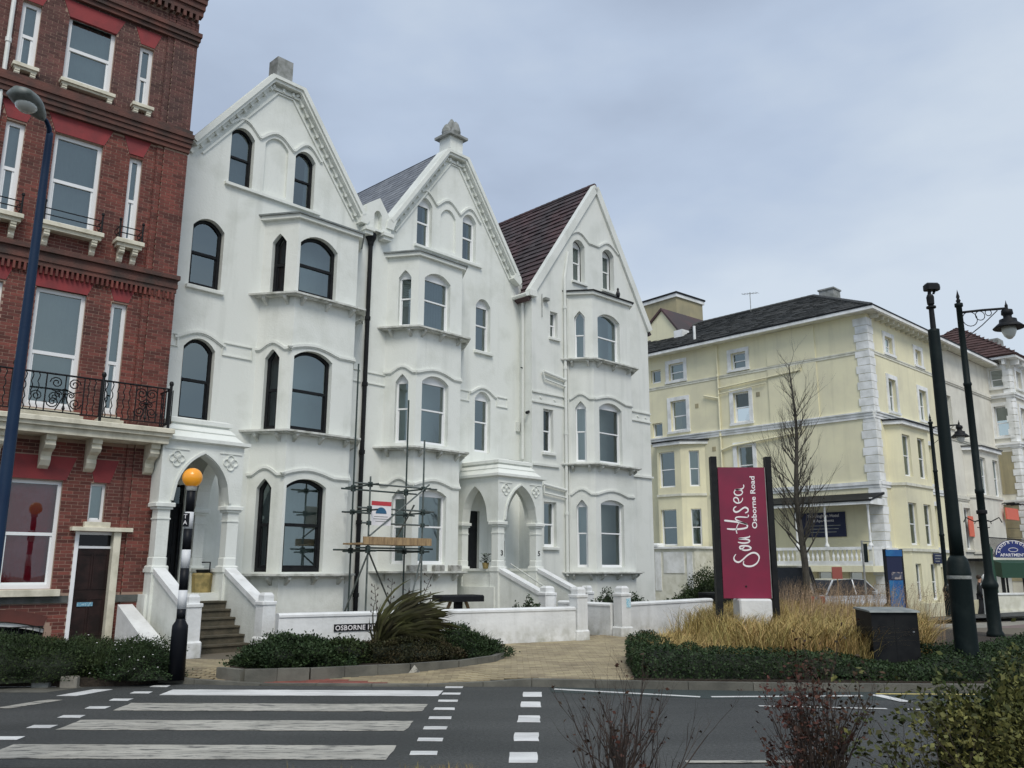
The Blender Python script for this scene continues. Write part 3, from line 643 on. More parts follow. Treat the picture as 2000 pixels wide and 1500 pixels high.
for s_, nm in ((-1, 'l'), (1, 'r')):
    if s_ < 0: P = [(.0, 9, 10.95), (.0, .18, 10.95), (2.75, .18, 14.55), (2.75, 9, 14.55)]
    else: P = [(5.5, .18, 10.95), (5.5, 9, 10.95), (2.75, 9, 14.55), (2.75, .18, 14.55)]
    tiles(P, SLATE, H1, pitch=.2, tw=.26, th=.007)
downpipe(H1, 5.66, -.07, .1, 10.5, BLK, .062, tilt=.02)
mb = MB(); mb.tube([(5.3, -.02, .2), (5.28, -.02, 10.2)], .006, 4); obj('cable', mb, LEAD, H1)
obj('ledge_plants', MB().box(0, .01, 0, .01, 0, .01), LEAFM, H1) if False else None
# porch builder ------------------------------------------------------
def porch(H, xL, xR, v, z0, zc, za, skew=0., side='both', steps=7, vp=3.35, gz=.08):
    P = obj('porch', MB().prism_xy([(xL-.2, 0), (xR+.2, 0), (xR+.2, -v-.05), (xL-.2, -v-.05)], .07, z0), STUC, H)
    def col(x, vv, nm='column', w=.125):
        mb = MB(); y = -vv
        mb.cbox(x-w-.05, x+w+.05, y-w-.05, y+w+.05, 1.55, 1.68, .02); mb.cbox(x-w-.02, x+w+.02, y-w-.02, y+w+.02, 1.68, 1.86, .03); mb.box(x-w, x+w, y-w, y+w, 1.86, zc-.3)
        mb.box(x-w-.015, x+w+.015, y-w-.015, y+w+.015, zc-.3, zc-.27); mb.box(x-w, x+w, y-w, y+w, zc-.27, zc-.1)
        mb.cbox(x-w-.04, x+w+.04, y-w-.04, y+w+.04, zc-.1, zc-.05, .01); mb.cbox(x-w-.075, x+w+.075, y-w-.075, y+w+.075, zc-.05, zc+.03, .015)
        o = obj(nm, mb, STUC, P); obj('dado', MB().box(x-w-.03, x+w+.03, y-w-.03, y+w+.03, .07, 1.55), STUC, P); return o
    col(xL, v); col(xR, v); col(xL, .14, 'pilaster', .12); col(xR, .14, 'pilaster', .12)
    for a in (xL, xR): obj('parapet_wall', MB().box(a-.10, a+.10, -v+.15, -.25, .07, 1.55).box(a-.14, a+.14, -v+.2, -.3, 1.55, 1.62), STUC, P)
    w = .14; zt = za+.22
    def archwall(L):
        i0, i1 = w*2, L-w*2+.0; A = arch(i0-.02, i1+.02, zc+.03, za, za-zc-.03, 'gothic', 20)[2:]
        return [(0, zc+.03), (i0-.02, zc+.03)]+list(reversed(A))[1:-1]+[(i1+.02, zc+.03), (L, zc+.03), (L, zt), (0, zt)]
    L = xR-xL+2*w; F = Face(H, (xL-w, -v-w), (xR+w, -v-w)); aw = F.mb().prism_xz(archwall(L), 0, .3); fa = obj('arch_wall', aw, STUC, P)
    A = arch(w*2-.02, L-w*2+.02, zc+.03, za, za-zc-.03, 'gothic', 20)[2:]; obj('arch_moulding', F.mb().ribbon_xz([(a, b+.05) for a, b in A], .05, -.04, .01), STUC, P)
    for xx in (xL, xR):
        Ls = v-w; Fs = Face(H, (xx-w+.004, 0), (xx-w+.004, -v+w-.11)); aw = Fs.mb().prism_xz([(a, b) for a, b in archwall(Fs.L)], 0, .3); obj('side_arch_wall', aw, STUC, P)
    for u in (.3, L-.3):             # carved quatrefoils
        q = F.mb()
        for k in range(4): t = k*pi/2; q.ribbon_xz([(u+.085*cos(t)+.075*cos(s*pi/6), za-.12+.085*sin(t)+.075*sin(s*pi/6)) for s in range(12)], .018, -.025, .003, close=True)
        obj('quatrefoil', q, STUC, P)
        obj('spandrel_line', F.mb().box(u-.25, u+.25, -.02, .003, za+.06, za+.08), STUC, P)
    # stepped roof
    def q_(o, z): return [(xL-w-o, 0, z), (xL-w-o, -v-w-o, z), (xR+w+o, -v-w-o, z), (xR+w+o, 0, z)]
    mb = MB()
    prof = [(.0, zt), (.1, zt+.03), (.1, zt+.1), (-.02, zt+.12), (-.16, zt+.26), (-.14, zt+.28), (-.26, zt+.42), (-.20, zt+.44), (-.20, zt+.52), (-.3, zt+.56)]
    vs = [p for o, z in prof for p in q_(o, z)]; fs = [(4*i+k, 4*i+k+1, 4*i+k+5, 4*i+k+4) for i in range(len(prof)-1) for k in range(3)]+[tuple(range(4*len(prof)-4, 4*len(prof))), (3, 2, 1, 0)]
    mb.add(vs, fs); obj('porch_roof', mb, STUC, P)
    # flight of steps with sloping side walls
    run = (vp-v-.1)/steps; rise = (z0-gz)/(steps+0)
    for i in range(steps):
        f = (i+.5)/steps; z = z0-rise*(i); va = v+.05+run*i; dx = skew*(va-v)/(vp-v)
        s = MB().box(xL+.12+dx, xR-.12+dx, -va-run-.02, -va+.02, .0, z-rise+.0)
        s.box(xL+.12+dx, xR-.12+dx, -va-run-.05, -va+.0, z-rise-.03, z-rise+.002)
        obj('step', s, STEP, P)
    for xx in (xL, xR):
        def sl(hw, e, za0, zb0, z_bot):
            vs = []
            for vv, zz in ((v+.1, za0), (vp, zb0)):
                dx = skew*(vv-v)/(vp-v); vs += [(xx+dx-hw, -vv, z_bot), (xx+dx+hw, -vv, z_bot), (xx+dx+hw, -vv, zz), (xx+dx-hw, -vv, zz)]
            return vs, [(0, 1, 5, 4), (1, 2, 6, 5), (2, 3, 7, 6), (3, 0, 4, 7), (0, 3, 2, 1), (4, 5, 6, 7)]
        mb = MB(); mb.add(*sl(.09, 0, 1.58, .93, .05)); obj('stair_wall', mb, STUC, P)
        mb = MB(); vs, fs = sl(.125, 0, 1.66, 1.01, 1.55); vs[4] = (vs[4][0], vs[4][1], .90); vs[5] = (vs[5][0], vs[5][1], .90); mb.add(vs, fs); obj('stair_coping', mb, WALLW, P)
        pier(P, xx+skew, -vp-.13, 1.18, WALLW, w=.135)
    return P
def pier(par, x, y, zt, m, w=.17, gz=.05, name='pier', cap=True):
    mb = MB(); mb.cbox(x-w-.04, x+w+.04, y-w-.04, y+w+.04, gz, gz+.32, .03); mb.box(x-w, x+w, y-w, y+w, gz+.3, zt-.22)
    c = w+.02; mb.cbox(x-c, x+c, y-c, y+c, zt-.22, zt-.16, .012)
    c = w-.03; mb.box(x-c, x+c, y-c, y+c, zt-.17, zt-.05)
    mb.add([(x-c, y-c, zt-.05), (x+c, y-c, zt-.05), (x+c, y+c, zt-.05), (x-c, y+c, zt-.05), (x-c*.7, y-c*.7, zt), (x+c*.7, y-c*.7, zt), (x+c*.7, y+c*.7, zt), (x-c*.7, y+c*.7, zt)], [(0, 1, 5, 4), (1, 2, 6, 5), (2, 3, 7, 6), (3, 0, 4, 7), (4, 5, 6, 7)])
    return obj(name, mb, m, par)
STEP = mat('step_stone', (.105, .09, .062), .85, col2=(.065, .058, .04), sc=5, bump=.4, streak=.3, scol=(.06, .06, .04))
pc = porch(H1, -.27, 1.22, 1.62, 1.13, 2.88, 3.93, skew=-.12)
mb = MB().add([(-1.0, -3.6, .05), (-.62, -3.6, .05), (-.62, -1.5, .05), (-.9, -1.5, .05), (-1.0, -3.6, .12), (-.62, -3.6, .12), (-.62, -1.5, .95), (-.9, -1.5, .95)], [(0, 1, 5, 4), (1, 2, 6, 5), (2, 3, 7, 6), (3, 0, 4, 7), (4, 5, 6, 7)])
obj('basement_stair_wall', mb, WALLW, pc)
mb = MB(); mb.tube([(.98, -1.0, 1.75), (1.02, -1.28, 1.75), (1.02, -1.28, 1.5)], .016, 6); obj('porch_bracket', mb, BLK, pc)
def tow(v, u): return Vector((W0.x+u*d_al.x-v*n_in.x, W0.y+u*d_al.y-v*n_in.y))
# ---- house two -----------------------------------------------------
q = W0+d_al*5.65
H2 = root('white_gabled_house', 'white gabled house with a carved stone finial, in the middle of the three', 'house', (q.x, q.y, 0), radians(46), 'white gabled terrace houses')
F = Face(H2, (0, 0), (6.3, 0)); s = 5.65
for a, b, z0, z1, c in ((7.38, 7.96, 11.03, 12.6, 'net'), (9.22, 9.8, 11.07, 12.62, 'net')):
    window(F, a-s, b-s, z0, z1, .22, 'seg', UPVC, curtain=c, fw=.055, flat=.03)
niche(F, 8.31-s, 8.93-s, 11.15, 12.5, STUC)
mould(F, bump_path(7.2-s, 10.0-s, 12.5, [(7.26-s, 8.12-s, .33), (8.14-s, 9.08-s, .30), (9.1-s, 9.95-s, .33)]), STUC, name='attic_hood_mould')
string(F, 7.28-s, 10.02-s, 10.975, STUC, .07, .09, 'attic_sill')
window(F, 9.84-s, 10.48-s, 8.24, 9.96, .24, 'seg', UPVC, curtain='brown', fw=.05, sill=STUC, gl=GLS, flat=.03)
window(F, 9.85-s, 10.52-s, 5.08, 6.97, .24, 'seg', UPVC, curtain=None, gl=GLS, fw=.05, sill=None, flat=.03)
mould(F, bump_path(9.62-s, 10.75-s, 6.88, [(9.66-s, 10.7-s, .22)]), STUC)
panel_band(F, 8.98-s, 9.58-s, 6.6, 6.9, STUC); panel_band(F, 10.78-s, 11.25-s, 6.6, 6.9, STUC); panel_band(F, .12, .75, 6.56, 6.86, STUC)
F.holes.append(arch(9.3-s, 10.1-s, 1.13, 3.3, 0))
F.wall([(0, 0), (6.3, 0), (6.3, 10.6), (6.0, 10.95), (5.7, 11.35), (3.55, 14.3), (2.72, 14.3), (.65, 11.35), (.35, 11.0), (0, 11.0)], STUC, 'front_wall')
obj('front_door', F.mb().box(9.3-s, 10.1-s, .1, .16, 1.13, 3.3), BLK, H2)
rake(H2, [(.62, 11.3), (2.74, 14.32), (3.55, 14.32), (5.9, 11.0)], STUC)
obj('gable_kneeler', MB().prism_xz([(.45, 11.08), (.68, 11.08), (.8, 11.4), (.62, 11.48), (.47, 11.3)], -.24, .2), STUC, H2)
obj('gable_kneeler', MB().prism_xz([(5.65, 10.9), (5.95, 10.72), (6.05, 10.85), (6.0, 11.02), (5.8, 11.15)], -.24, .2), STUC, H2)
fn = obj('finial_pedestal', MB().box(2.9, 3.42, -.1, .42, 14.35, 14.98).box(2.8, 3.62, -.16, .45, 14.3, 14.46), STUC, H2)
mb = MB(); mb.prism_xy([(2.78, -.22), (3.54, -.22), (3.54, .54), (2.78, .54)], 14.98, 15.06); obj('finial_cap', mb, CEM, fn)
for k, (dx, dy, h) in enumerate(((.0, -.24, .5), (-.24, 0, .42), (.24, 0, .42), (0, .24, .5))):
    mb = MB(); mb.lathe([(.13, 15.06), (.17, 15.18), (.15, 15.3), (.09, 15.06+h*.85), (.02, 15.06+h)], 3.16+dx*.8, .16+dy*.8, 8); obj('finial_lobe', mb, CEM, fn)
mb = MB(); mb.lathe([(.16, 15.06), (.17, 15.35), (.12, 15.58), (.03, 15.72)], 3.16, .16, 8); obj('finial_tip', mb, CEM, fn)
LV2 = [dict(z0=8.27, z1=9.93, rise=.22, cf='net', cn='blind', fw=.045, flat=.01), dict(z0=4.96, z1=6.9, rise=.2, hood=6.93, cf=None, cn=None, flat=.03, fw=.05), dict(z0=1.73, z1=3.72, rise=.16, hood=3.84, cf=None, cn=None, gf=GLS, fw=.05, flat=.03)]
bay(H2, .72, 1.2, 2.86, 3.4, .8, LV2, 10.3, (8.2, 4.84, 1.55), UPVC, wfront=(7.07-s, 8.05-s), nar=(.36, .76))
shell(H2, 0, 6.3, 9, 10.9, STUC, left=False)
tiles([(.35, 9, 10.75), (.35, .2, 10.75), (3.15, .2, 14.75), (3.15, 9, 14.75)], SLATE, H2, pitch=.2, tw=.26, th=.007); tiles([(5.95, .2, 10.75), (5.95, 9, 10.75), (3.15, 9, 14.75), (3.15, .2, 14.75)], SLATE, H2, pitch=.2, tw=.26, th=.007)
pn = MB(); FF = Face(H2, (0, 0), (1, 0)); A = arch(.02, .3, 10.95, 11.5, .13, 'seg')
FN = Face(H2, (-.36, -.2), (.64, -.2)); FN.holes.append([(a+.36, b) for a, b in arch(.02, .28, 10.96, 11.52, .13, 'seg')])
par = FN.wall([(.08, 10.9), (.98, 10.9), (.98, 11.35), (.56, 11.92), (.12, 11.62)], STUC, 'party_parapet', .15)
obj('parapet_back', MB().prism_xz([(-.28, 10.9), (.62, 10.9), (.62, 11.35), (.2, 11.92), (-.24, 11.62)], -.05, .25), STUC, par)
for u0, u1 in ((-.32, .0), (.3, .66)): obj('parapet_corbel', MB().box(u0, u1, -.3, 0, 10.82, 10.92).box(u0+.04, u1-.03, -.24, 0, 10.72, 10.82), STUC, par)
# sill troughs on the ground floor bay
for u, w in ((7.0, .6), (7.75, .35), (8.35, .4)):
    o = obj('stone_trough', MB().cbox(-w/2, w/2, -.09, .09, 0, .16, .02), TROUGH); p = tow(.86, u); o.location = (p.x, p.y, 1.552); o.rotation_euler[2] = radians(46)
    tag(o, {7.0: 'long weathered stone trough on the ground floor ledge under the black narrow window', 7.75: 'small stone trough on the ledge under the open window, behind the scaffold', 8.35: 'stone trough at the right end of the ledge beside the open window'}[u], 'trough', 'troughs on the bay ledge')
# porch of numbers 3 and 5
pc2 = porch(H2, 9.28-s, 10.84-s, 1.6, 1.13, 2.88, 3.93, skew=.0)
for t, u, nm in (('3', 9.31-s, 0), ('5', 10.84-s, 0)):
    M = Matrix.Translation((u-.05, -1.6-.128, 1.98)) @ Matrix.Rotation(radians(90), 4, 'X'); text_obj('house_number', t, .2, M, BLK, pc2, bold=.004)
obj('meter_box', MB().cbox(9.66-s, 9.78-s, -1.38, -1.15, 1.95, 2.4, .01), GRNP, pc2)
mb = MB(); mb.tube([(9.7-s, -1.7, 1.75), (9.9-s, -3.2, .95)], .02, 6); mb.tube([(9.9-s, -3.2, .95), (9.9-s, -3.2, .1)], .02, 6); obj('stair_handrail', mb, LEDGE, pc2)
# ---- house three ---------------------------------------------------
H3 = root('white_gabled_house', 'white gabled house with a steep brown tiled roof, nearest the yellow hotel', 'house', (.273, 26.172, 0), radians(43.5), 'white gabled terrace houses')
F = Face(H3, (.5, 0), (6.62, 0)); s = .5
window(F, 2.52-s, 3.14-s, 11.35, 12.92, .2, 'seg', UPVC, curtain='net', fw=.05, reveal=.24, sill=STUC3, flat=.03)
window(F, 4.1-s, 4.74-s, 11.4, 12.98, .2, 'seg', UPVC, curtain='net', fw=.05, reveal=.24, sill=STUC3, flat=.03)
mould(F, bump_path(2.25-s, 4.98-s, 12.95, [(2.3-s, 3.35-s, .27), (3.36-s, 3.85-s, .0), (3.87-s, 4.95-s, .27)]), STUC3, name='attic_hood_mould')
window(F, 1.36-s, 1.72-s, 9.1, 10.0, 0, 'seg', UPVC, curtain=None, fw=.05, sill=STUC3)
window(F, 1.02-s, 1.48-s, 5.25, 6.66, 0, 'seg', UPVC, curtain=None, gl=GLSD, fw=.045, sill=STUC3)
window(F, 1.03-s, 1.6-s, 2.28, 3.68, 0, 'seg', UPVC, curtain=None, gl=GLS, fw=.05, sill=STUC3)
for z in (7.16, 6.84): string(F, 0, 1.98-s, z, STUC3); string(F, 5.3-s, 6.12, z, STUC3)
for u in (.4, 1.05, 5.4, 5.85): obj('boss', F.mb().lathe([(.04, 0), (.04, .02)], 0, 0, 4) if False else F.mb().prism_xz([(u-.06, 7.0), (u, 6.95), (u+.06, 7.0), (u, 7.05)], -.03, .002), STUC3, H3)
string(F, 0, 1.7-s, 4.83, STUC3, .07, .07); string(F, 5.3-s, 6.14, 4.83, STUC3, .07, .07)
F.wall([(0, 0), (6.12, 0), (6.12, 10.4), (3.26, 15.0), (0, 10.45)], STUC3, 'front_wall')
for P in ([(.42, 10.42), (3.76, 15.18)], [(3.76, 15.18), (6.72, 10.35)]):
    mb = MB().ribbon_xz(P, .25, -.09, .12); obj('bargeboard', mb, STUC3, H3)
obj('kneeler', MB().box(.3, .62, -.14, .1, 10.3, 10.5), STUC3, H3)
LV3 = [dict(z0=8.5, z1=10.17, rise=.2, cf='right', fw=.045, cn='net', flat=.0), dict(z0=5.03, z1=7.06, rise=.2, hood=7.12, cf=None, gf=GLSD, cn='left', fw=.045, flat=.02), dict(z0=1.66, z1=3.82, rise=.14, hood=3.98, cf=None, gf=GLSD, cn='left', fw=.045, flat=.01)]
bay(H3, 2.15, 2.7, 4.68, 5.22, .7, LV3, 10.72, (8.46, 4.96, 1.52), UPVC, wfront=(2.95, 4.12), nar=(.3, .7), st=STUC3, roofm=BLK)
shell(H3, .5, 6.62, 10, 10.45, STUC3)
tiles([(.3, 10, 10.2), (.3, -.02, 10.2), (3.76, -.02, 15.3), (3.76, 10, 15.3)], TILEB, H3, pitch=.27, tw=.33, th=.03); tiles([(6.8, -.02, 10.2), (6.8, 10, 10.2), (3.76, 10, 15.3), (3.76, -.02, 15.3)], TILEB, H3, pitch=.27, tw=.33, th=.03)
rt = MB()
for i in range(33): rt.tube([(3.76, i*.3, 15.27), (3.76, i*.3+.295, 15.27)], [.1, .11], 8)
obj('ridge_tiles', rt, TILEB, H3, stuff=True)
mb = MB(); mb.tube([(.2, -.1, 10.32), (.2, 1.2, 10.32)], .07, 8); obj('gutter', mb, STUC3, H3)
mb = MB(); mb.tube([(2.0, -.08, 1.4), (2.0, -.08, 10.9), (2.02, -.06, 11.3), (2.25, -.02, 12.3)], .05, 8); 
for z in (3.3, 5.9, 8.1, 10.2): mb.tube([(2.0, -.08, z), (2.0, -.08, z+.1)], .066, 8)
mb.tube([(2.0, -.09, 4.08), (.9, -.09, 4.22)], .045, 8); mb.tube([(2.0, -.09, 3.84), (.95, -.09, 3.95), (.95, -.09, 4.2)], .03, 8)
mb.tube([(2.0, -.09, 7.72), (.95, -.09, 7.86)], .05, 8); mb.tube([(2.0, -.09, 7.5), (1.0, -.09, 7.62), (.92, -.09, 7.84)], .03, 8); obj('soil_pipe', mb, STUC3, H3)
mb = MB(); mb.tube([(2.16, -.06, 1.4), (2.14, -.06, 10.6)], .03, 6); obj('rain_pipe', mb, STUC3, H3)
mb = MB()
for x, y in ((.43, .35), (.43, .62), (.43, .85)): mb.tube([(x, y, 5.0), (x, y, 10.3)], .045, 8)
mb.box(.32, .46, .5, 1.0, 5.9, 6.2); obj('side_pipes', mb, STUC3, H3)
mb = MB(); mb.tube([(.46, .35, 7.95), (.3, .3, 7.95)], .02, 6); mb.tube([(.5, .15, 6.5), (.36, .1, 6.45)], .05, 8); obj('side_light', mb, BLK, H3)
mb = MB(); mb.tube([(.95, -.03, 9.7), (.95, -.03, 10.5)], .012, 5); mb.cbox(1.0, 1.2, -.16, -.02, 10.28, 10.38, .01); obj('security_lamp', mb, CEM, H3)
mb = MB(); mb.tube([(-.2, -.3, 5.12), (-.2, .4, 5.12)], .03, 6)
for i in range(3): mb.tube([(-.1+.1*i, -.2, 5.0), (-.1+.1*i, -.2, 5.3-.05*i)], .012, 5)
# objects left on the porch roof
o = obj('roof_hatch_box', MB().box(-.2, .38, -.7, -.35, 0, .07), BLK); p = tow(.55, 10.3); o.location = (p.x, p.y, 4.68); o.rotation_euler[2] = radians(43.5); tag(o, 'low black box lying on the flat roof of the shared porch', 'box')
# blackbird-like gull on the top bay
bd = MB(); bd.lathe([(.01, .0), (.05, .05), (.065, .13), (.045, .2), (.03, .23), (.035, .27), (.02, .31), (.004, .32)], 0, 0, 8); bd.tube([(0, .03, .28), (0, -.08, .265)], [.012, .003], 5); bd.add([(-.02, .03, .05), (.02, .03, .05), (0, .16, -.02)], [(0, 1, 2)]); bd.tube([(.02, 0, .03), (.02, 0, -.03)], .005, 4); bd.tube([(-.02, 0, .03), (-.02, 0, -.03)], .005, 4)
o = obj('pigeon', bd, CARB, smooth=True); v3 = Vector((.273, 26.172))+Vector((sin(radians(46.5)), cos(radians(46.5))))*4.2-Vector((-cos(radians(46.5)), sin(radians(46.5))))*.6; o.location = (v3.x, v3.y, 10.93); o.scale = (1.25,)*3; tag(o, 'dark pigeon perched on the black edged roof of the top bay window', 'bird')
# ================================================================== red brick building
BB = root('brick_building', 'tall red brick building with an iron balcony and dark brown door', 'building', (-8.38*.93, 18.14*.93, 1.7*.07), radians(41)); BB.scale = (.93,)*3
XL, XR = -4.6, .79; F = Face(BB, (XL, 0), (XR, 0)); u_ = -XL
def bw(a, b, z0, z1, **k):
    k.setdefault('rise', 0); k.setdefault('m', UPVC); k.setdefault('fw', .082); k.setdefault('reveal', .09); k.setdefault('curtain', 'light'); return window(F, a+u_, b+u_, z0, z1, **k)
bricks_h = []
for a, b, z0, z1, kw in ((-2.02, -1.03, 12.12, 13.78, {}), (-2.94, -2.57, 12.08, 13.65, {}), (-.49, -.18, 12.06, 13.63, {}), (-4.3, -3.4, 12.1, 13.75, {}),
        (-2.01, -1.04, 8.74, 10.85, {}), (-2.94, -2.58, 8.75, 10.82, {}), (-.46, -.18, 8.75, 10.8, {}), (-4.3, -3.4, 8.75, 10.8, {}),
        (-2.0, -1.03, 4.83, 7.36, dict(rail=.46)), (-.52, -.19, 4.85, 7.32, dict(rail=.46)), (-2.95, -2.6, 4.85, 7.32, {}), (-4.3, -3.4, 4.85, 7.3, {}),
        (-2.06, -1.08, 1.22, 3.36, dict(curtain='maroon', gl=GLSD, fw=.07)), (-.55, -.24, 2.56, 3.36, dict(rail=.02, fw=.05)), (-3.6, -2.7, 1.22, 3.36, dict(curtain='maroon', gl=GLSD))):
    bw(a, b, z0, z1, **kw); bricks_h.append((a, b, z0, z1))
bricks_h.append((-.74, .03, 0, 2.36)); F.holes.append([(-.74+u_, .02), (.03+u_, .02), (.03+u_, 2.36), (-.74+u_, 2.36)])
A = arch(-3.3+u_, -1.12+u_, .02, .62, .16, 'seg', 10); F.holes.append(A); bricks_h.append((-3.3, -1.12, 0, .62))
F.wall([(0, -.15), (XR-XL, -.15), (XR-XL, 17.2), (0, 17.2)], MORT, 'front_wall', .12)
obj('basement_pane', F.mb().add([(-3.3+u_, .1, 0), (-1.12+u_, .1, 0), (-1.12+u_, .1, .7), (-3.3+u_, .1, .7)], [(0, 1, 2, 3)]), CGLASS, BB)
mb = F.mb()
for i in range(17): mb.tube([(-3.2+u_+i*.125, -.03, .1), (-3.2+u_+i*.125, -.03, .5)], .009, 5)
mb.tube([(-3.25+u_, -.03, .5), (-1.15+u_, -.03, .5)], .012, 5); obj('basement_bars', mb, BLK, BB)
obj('basement_frame', F.mb().ribbon_xz([(p[0]+.0, p[1]-.05) for p in A[2:]], .07, .05, .1), TRIM, BB)
# side return, back
Face(BB, (XR, 0), (XR, 8)).wall([(0, 0), (8, 0), (8, 17.2), (0, 17.2)], BRICKD, 'side_wall'); Face(BB, (XL, 8), (XL, 0)).wall([(0, 0), (8, 0), (8, 17.2), (0, 17.2)], BRICKD, 'side_wall')
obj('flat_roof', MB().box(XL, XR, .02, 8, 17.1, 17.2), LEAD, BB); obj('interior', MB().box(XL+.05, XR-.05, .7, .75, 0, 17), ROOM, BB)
PH, PL, HL = .0705, .226, .112
nogo = [(XL, XR, 7.80, 8.18), (XL, XR, 11.26, 11.82), (XL, XR, 14.12, 14.4), (XL, XR, 14.75, 15.3), (XL, XR, 4.18, 4.6), (XL, XR, .93, 1.09)]
for w_, zt_, zb_ in ((1, 13.8, 14.14), (1, 10.87, 11.26), (1, 7.38, 7.76), (1, 3.38, 3.86)): pass
LTS = []
for a, b in ((-2.02, -1.03), (-2.94, -2.57), (-.49, -.18), (-4.3, -3.4)):
    for zb, zt in ((13.66, 14.05), (10.86, 11.26), (7.36, 7.76), (3.38, 3.86)):
        e = .16 if b-a > .5 else .14
        LTS.append((a, b, zb, zt, e))
def lint_cut(zc):
    return [(a-e*(zc-zb)/(zt-zb)-.01, b+e*(zc-zb)/(zt-zb)+.01) for a, b, zb, zt, e in LTS if zb-.02 < zc < zt+.01]
arc_bricks = MB(F.M)
regs = [(XL, .09, 0), (.09, .24, .035), (.24, XR, .065)]
st_mesh = {}
stuff_lo, stuff_hi = F.mb(), F.mb(); singles = []
row = 0; z = .01-.0705*2
while z < 16.9:
    zc = z+PH/2
    if not any(z+PH > n[2]+.01 and z < n[3]-.01 for n in nogo):
        cuts = [(a, b) for a, b, z0, z1 in bricks_h if z+PH > z0+.02 and z < z1-.005]+lint_cut(zc)
        if zc < .9: 
            if .30 < zc < .86:
                q_ = math.sqrt(max(0, 1-((zc-.44)/.40)**2)) if zc > .44 else 1; cuts.append((-2.21-1.22*q_, -2.21+1.22*q_))
        for x0, x1, pr in regs:
            segs = [(x0, x1)]
            for a, b in cuts:
                ns = []
                for p, q in segs:
                    if b <= p or a >= q: ns.append((p, q)); continue
                    if a > p: ns.append((p, a))
                    if b < q: ns.append((b, q))
                segs = ns
            for p, q in segs:
                x = XL+(0 if row % 2 else -.113)+math.floor((p-XL)/PL)*PL
                while x < q:
                    L = PL if (row % 2 or True) else HL
                    a, b = max(x, p), min(x+L-.010, q)
                    if b-a > .03:
                        t = .003+random.uniform(0, .003)
                        full = abs(b-a-(PL-.010)) < 1e-3
                        if pr: pass
                        if full and 1.1 < z < 4.0 and a > -1.08 and len(singles) < 300: singles.append((a, b, z, pr, t))
                        else: (stuff_lo if z < 11.3 else stuff_hi).box(a+u_, b+u_, -pr-t, .0, z, z+PH-.010)
                    x += L
    z += PH; row += 1
ub = mesh('brick', MB().box(-(PL-.010)/2, (PL-.010)/2, -.004, .002, 0, PH-.010), BRICK1)
for a, b, z, pr, t in singles:
    o = obj('brick', ub, None, BB); o.location = ((a+b)/2, -pr-random.uniform(0, .002), z)
for x0, x1, pr in regs[1:]: obj('pilaster', F.mb().box(x0+u_+.012, x1+u_-.012, -pr+.001, 0, 0, 14.2), MORT, BB)
obj('bricks', stuff_lo, BRICK, BB, stuff=True); obj('bricks', stuff_hi, BRICKD, BB, stuff=True)
for a, b, zb, zt, e in LTS:
    obj('lintel', F.mb().prism_xz([(a+u_, zb), (b+u_, zb), (b+e+u_, zt), (a-e+u_, zt)], -.022, .06), LINT if zb < 13 else LINT, BB)
obj('basement_arch', F.mb().ribbon_xz([(p[0]-(.0), p[1]+.10) for p in arch(-3.30+u_, -1.12+u_, .02, .64, .16, 'seg', 14)[2:]], .22, -.014, .01), BRICK1, BB)
# courses and cornices
def course(z0, z1, prs, m=CORN, nm='cornice'):
    mb = F.mb(); h = (z1-z0)/len(prs)
    for i, p in enumerate(prs): mb.box(-.05, XR-XL+p*.45, -p-.065, .02, z0+h*i+.001*i, z0+h*(i+1))
    return obj(nm, mb, m, BB)
course(7.78, 8.18, (.03, .06, .05, .12)); c = course(11.26, 11.82, (.05, .09, .12, .16, .10)); course(14.1, 14.42, (.04, .09, .13)); c2 = course(14.9, 15.5, (.10, .15, .2, .24))
db = mesh('dentil_brick', MB().box(-.035, .035, -.07, 0, 0, .16), CORN)
mb = F.mb(); x = 0
while x < XR-XL: mb.box(x, x+.07, -.19, -.06, 14.74, 14.9); x += .15
obj('dentils', mb, CORN, c2, stuff=True)
mb = F.mb(); x = 0
while x < XR-XL: mb.box(x, x+.045, -.105, 0, 7.62, 7.78); x += .1
obj('soldier_bricks', mb, BRICK, BB, stuff=True)
obj('plinth_course', F.mb().box(0, -.76+u_, -.045, 0, .94, 1.08).box(.05+u_, XR-XL+.02, -.10, 0, .94, 1.08), PLINTH, BB)
for a, b in ((-2.06, -1.08), (-3.6, -2.7)): obj('window_sill', F.mb().cbox(a-.16+u_, b+.14+u_, -.16, .05, 1.08, 1.21, .01), CREAM, BB)
def console(x, z, h, d, w, par, nm='console'):
    P = [(0, z), (-d, z), (-d, z-h*.16), (-d*.9, z-h*.2), (-d*.96, z-h*.32), (-d*.85, z-h*.42), (-d*.5, z-h*.5), (-d*.38, z-h*.62), (-d*.42, z-h*.74), (-d*.28, z-h*.9), (0, z-h)]
    return obj(nm, F.mb().prism_yz([(a-.0, b) for a, b in P], x-w/2+u_, x+w/2+u_), CREAM, par)
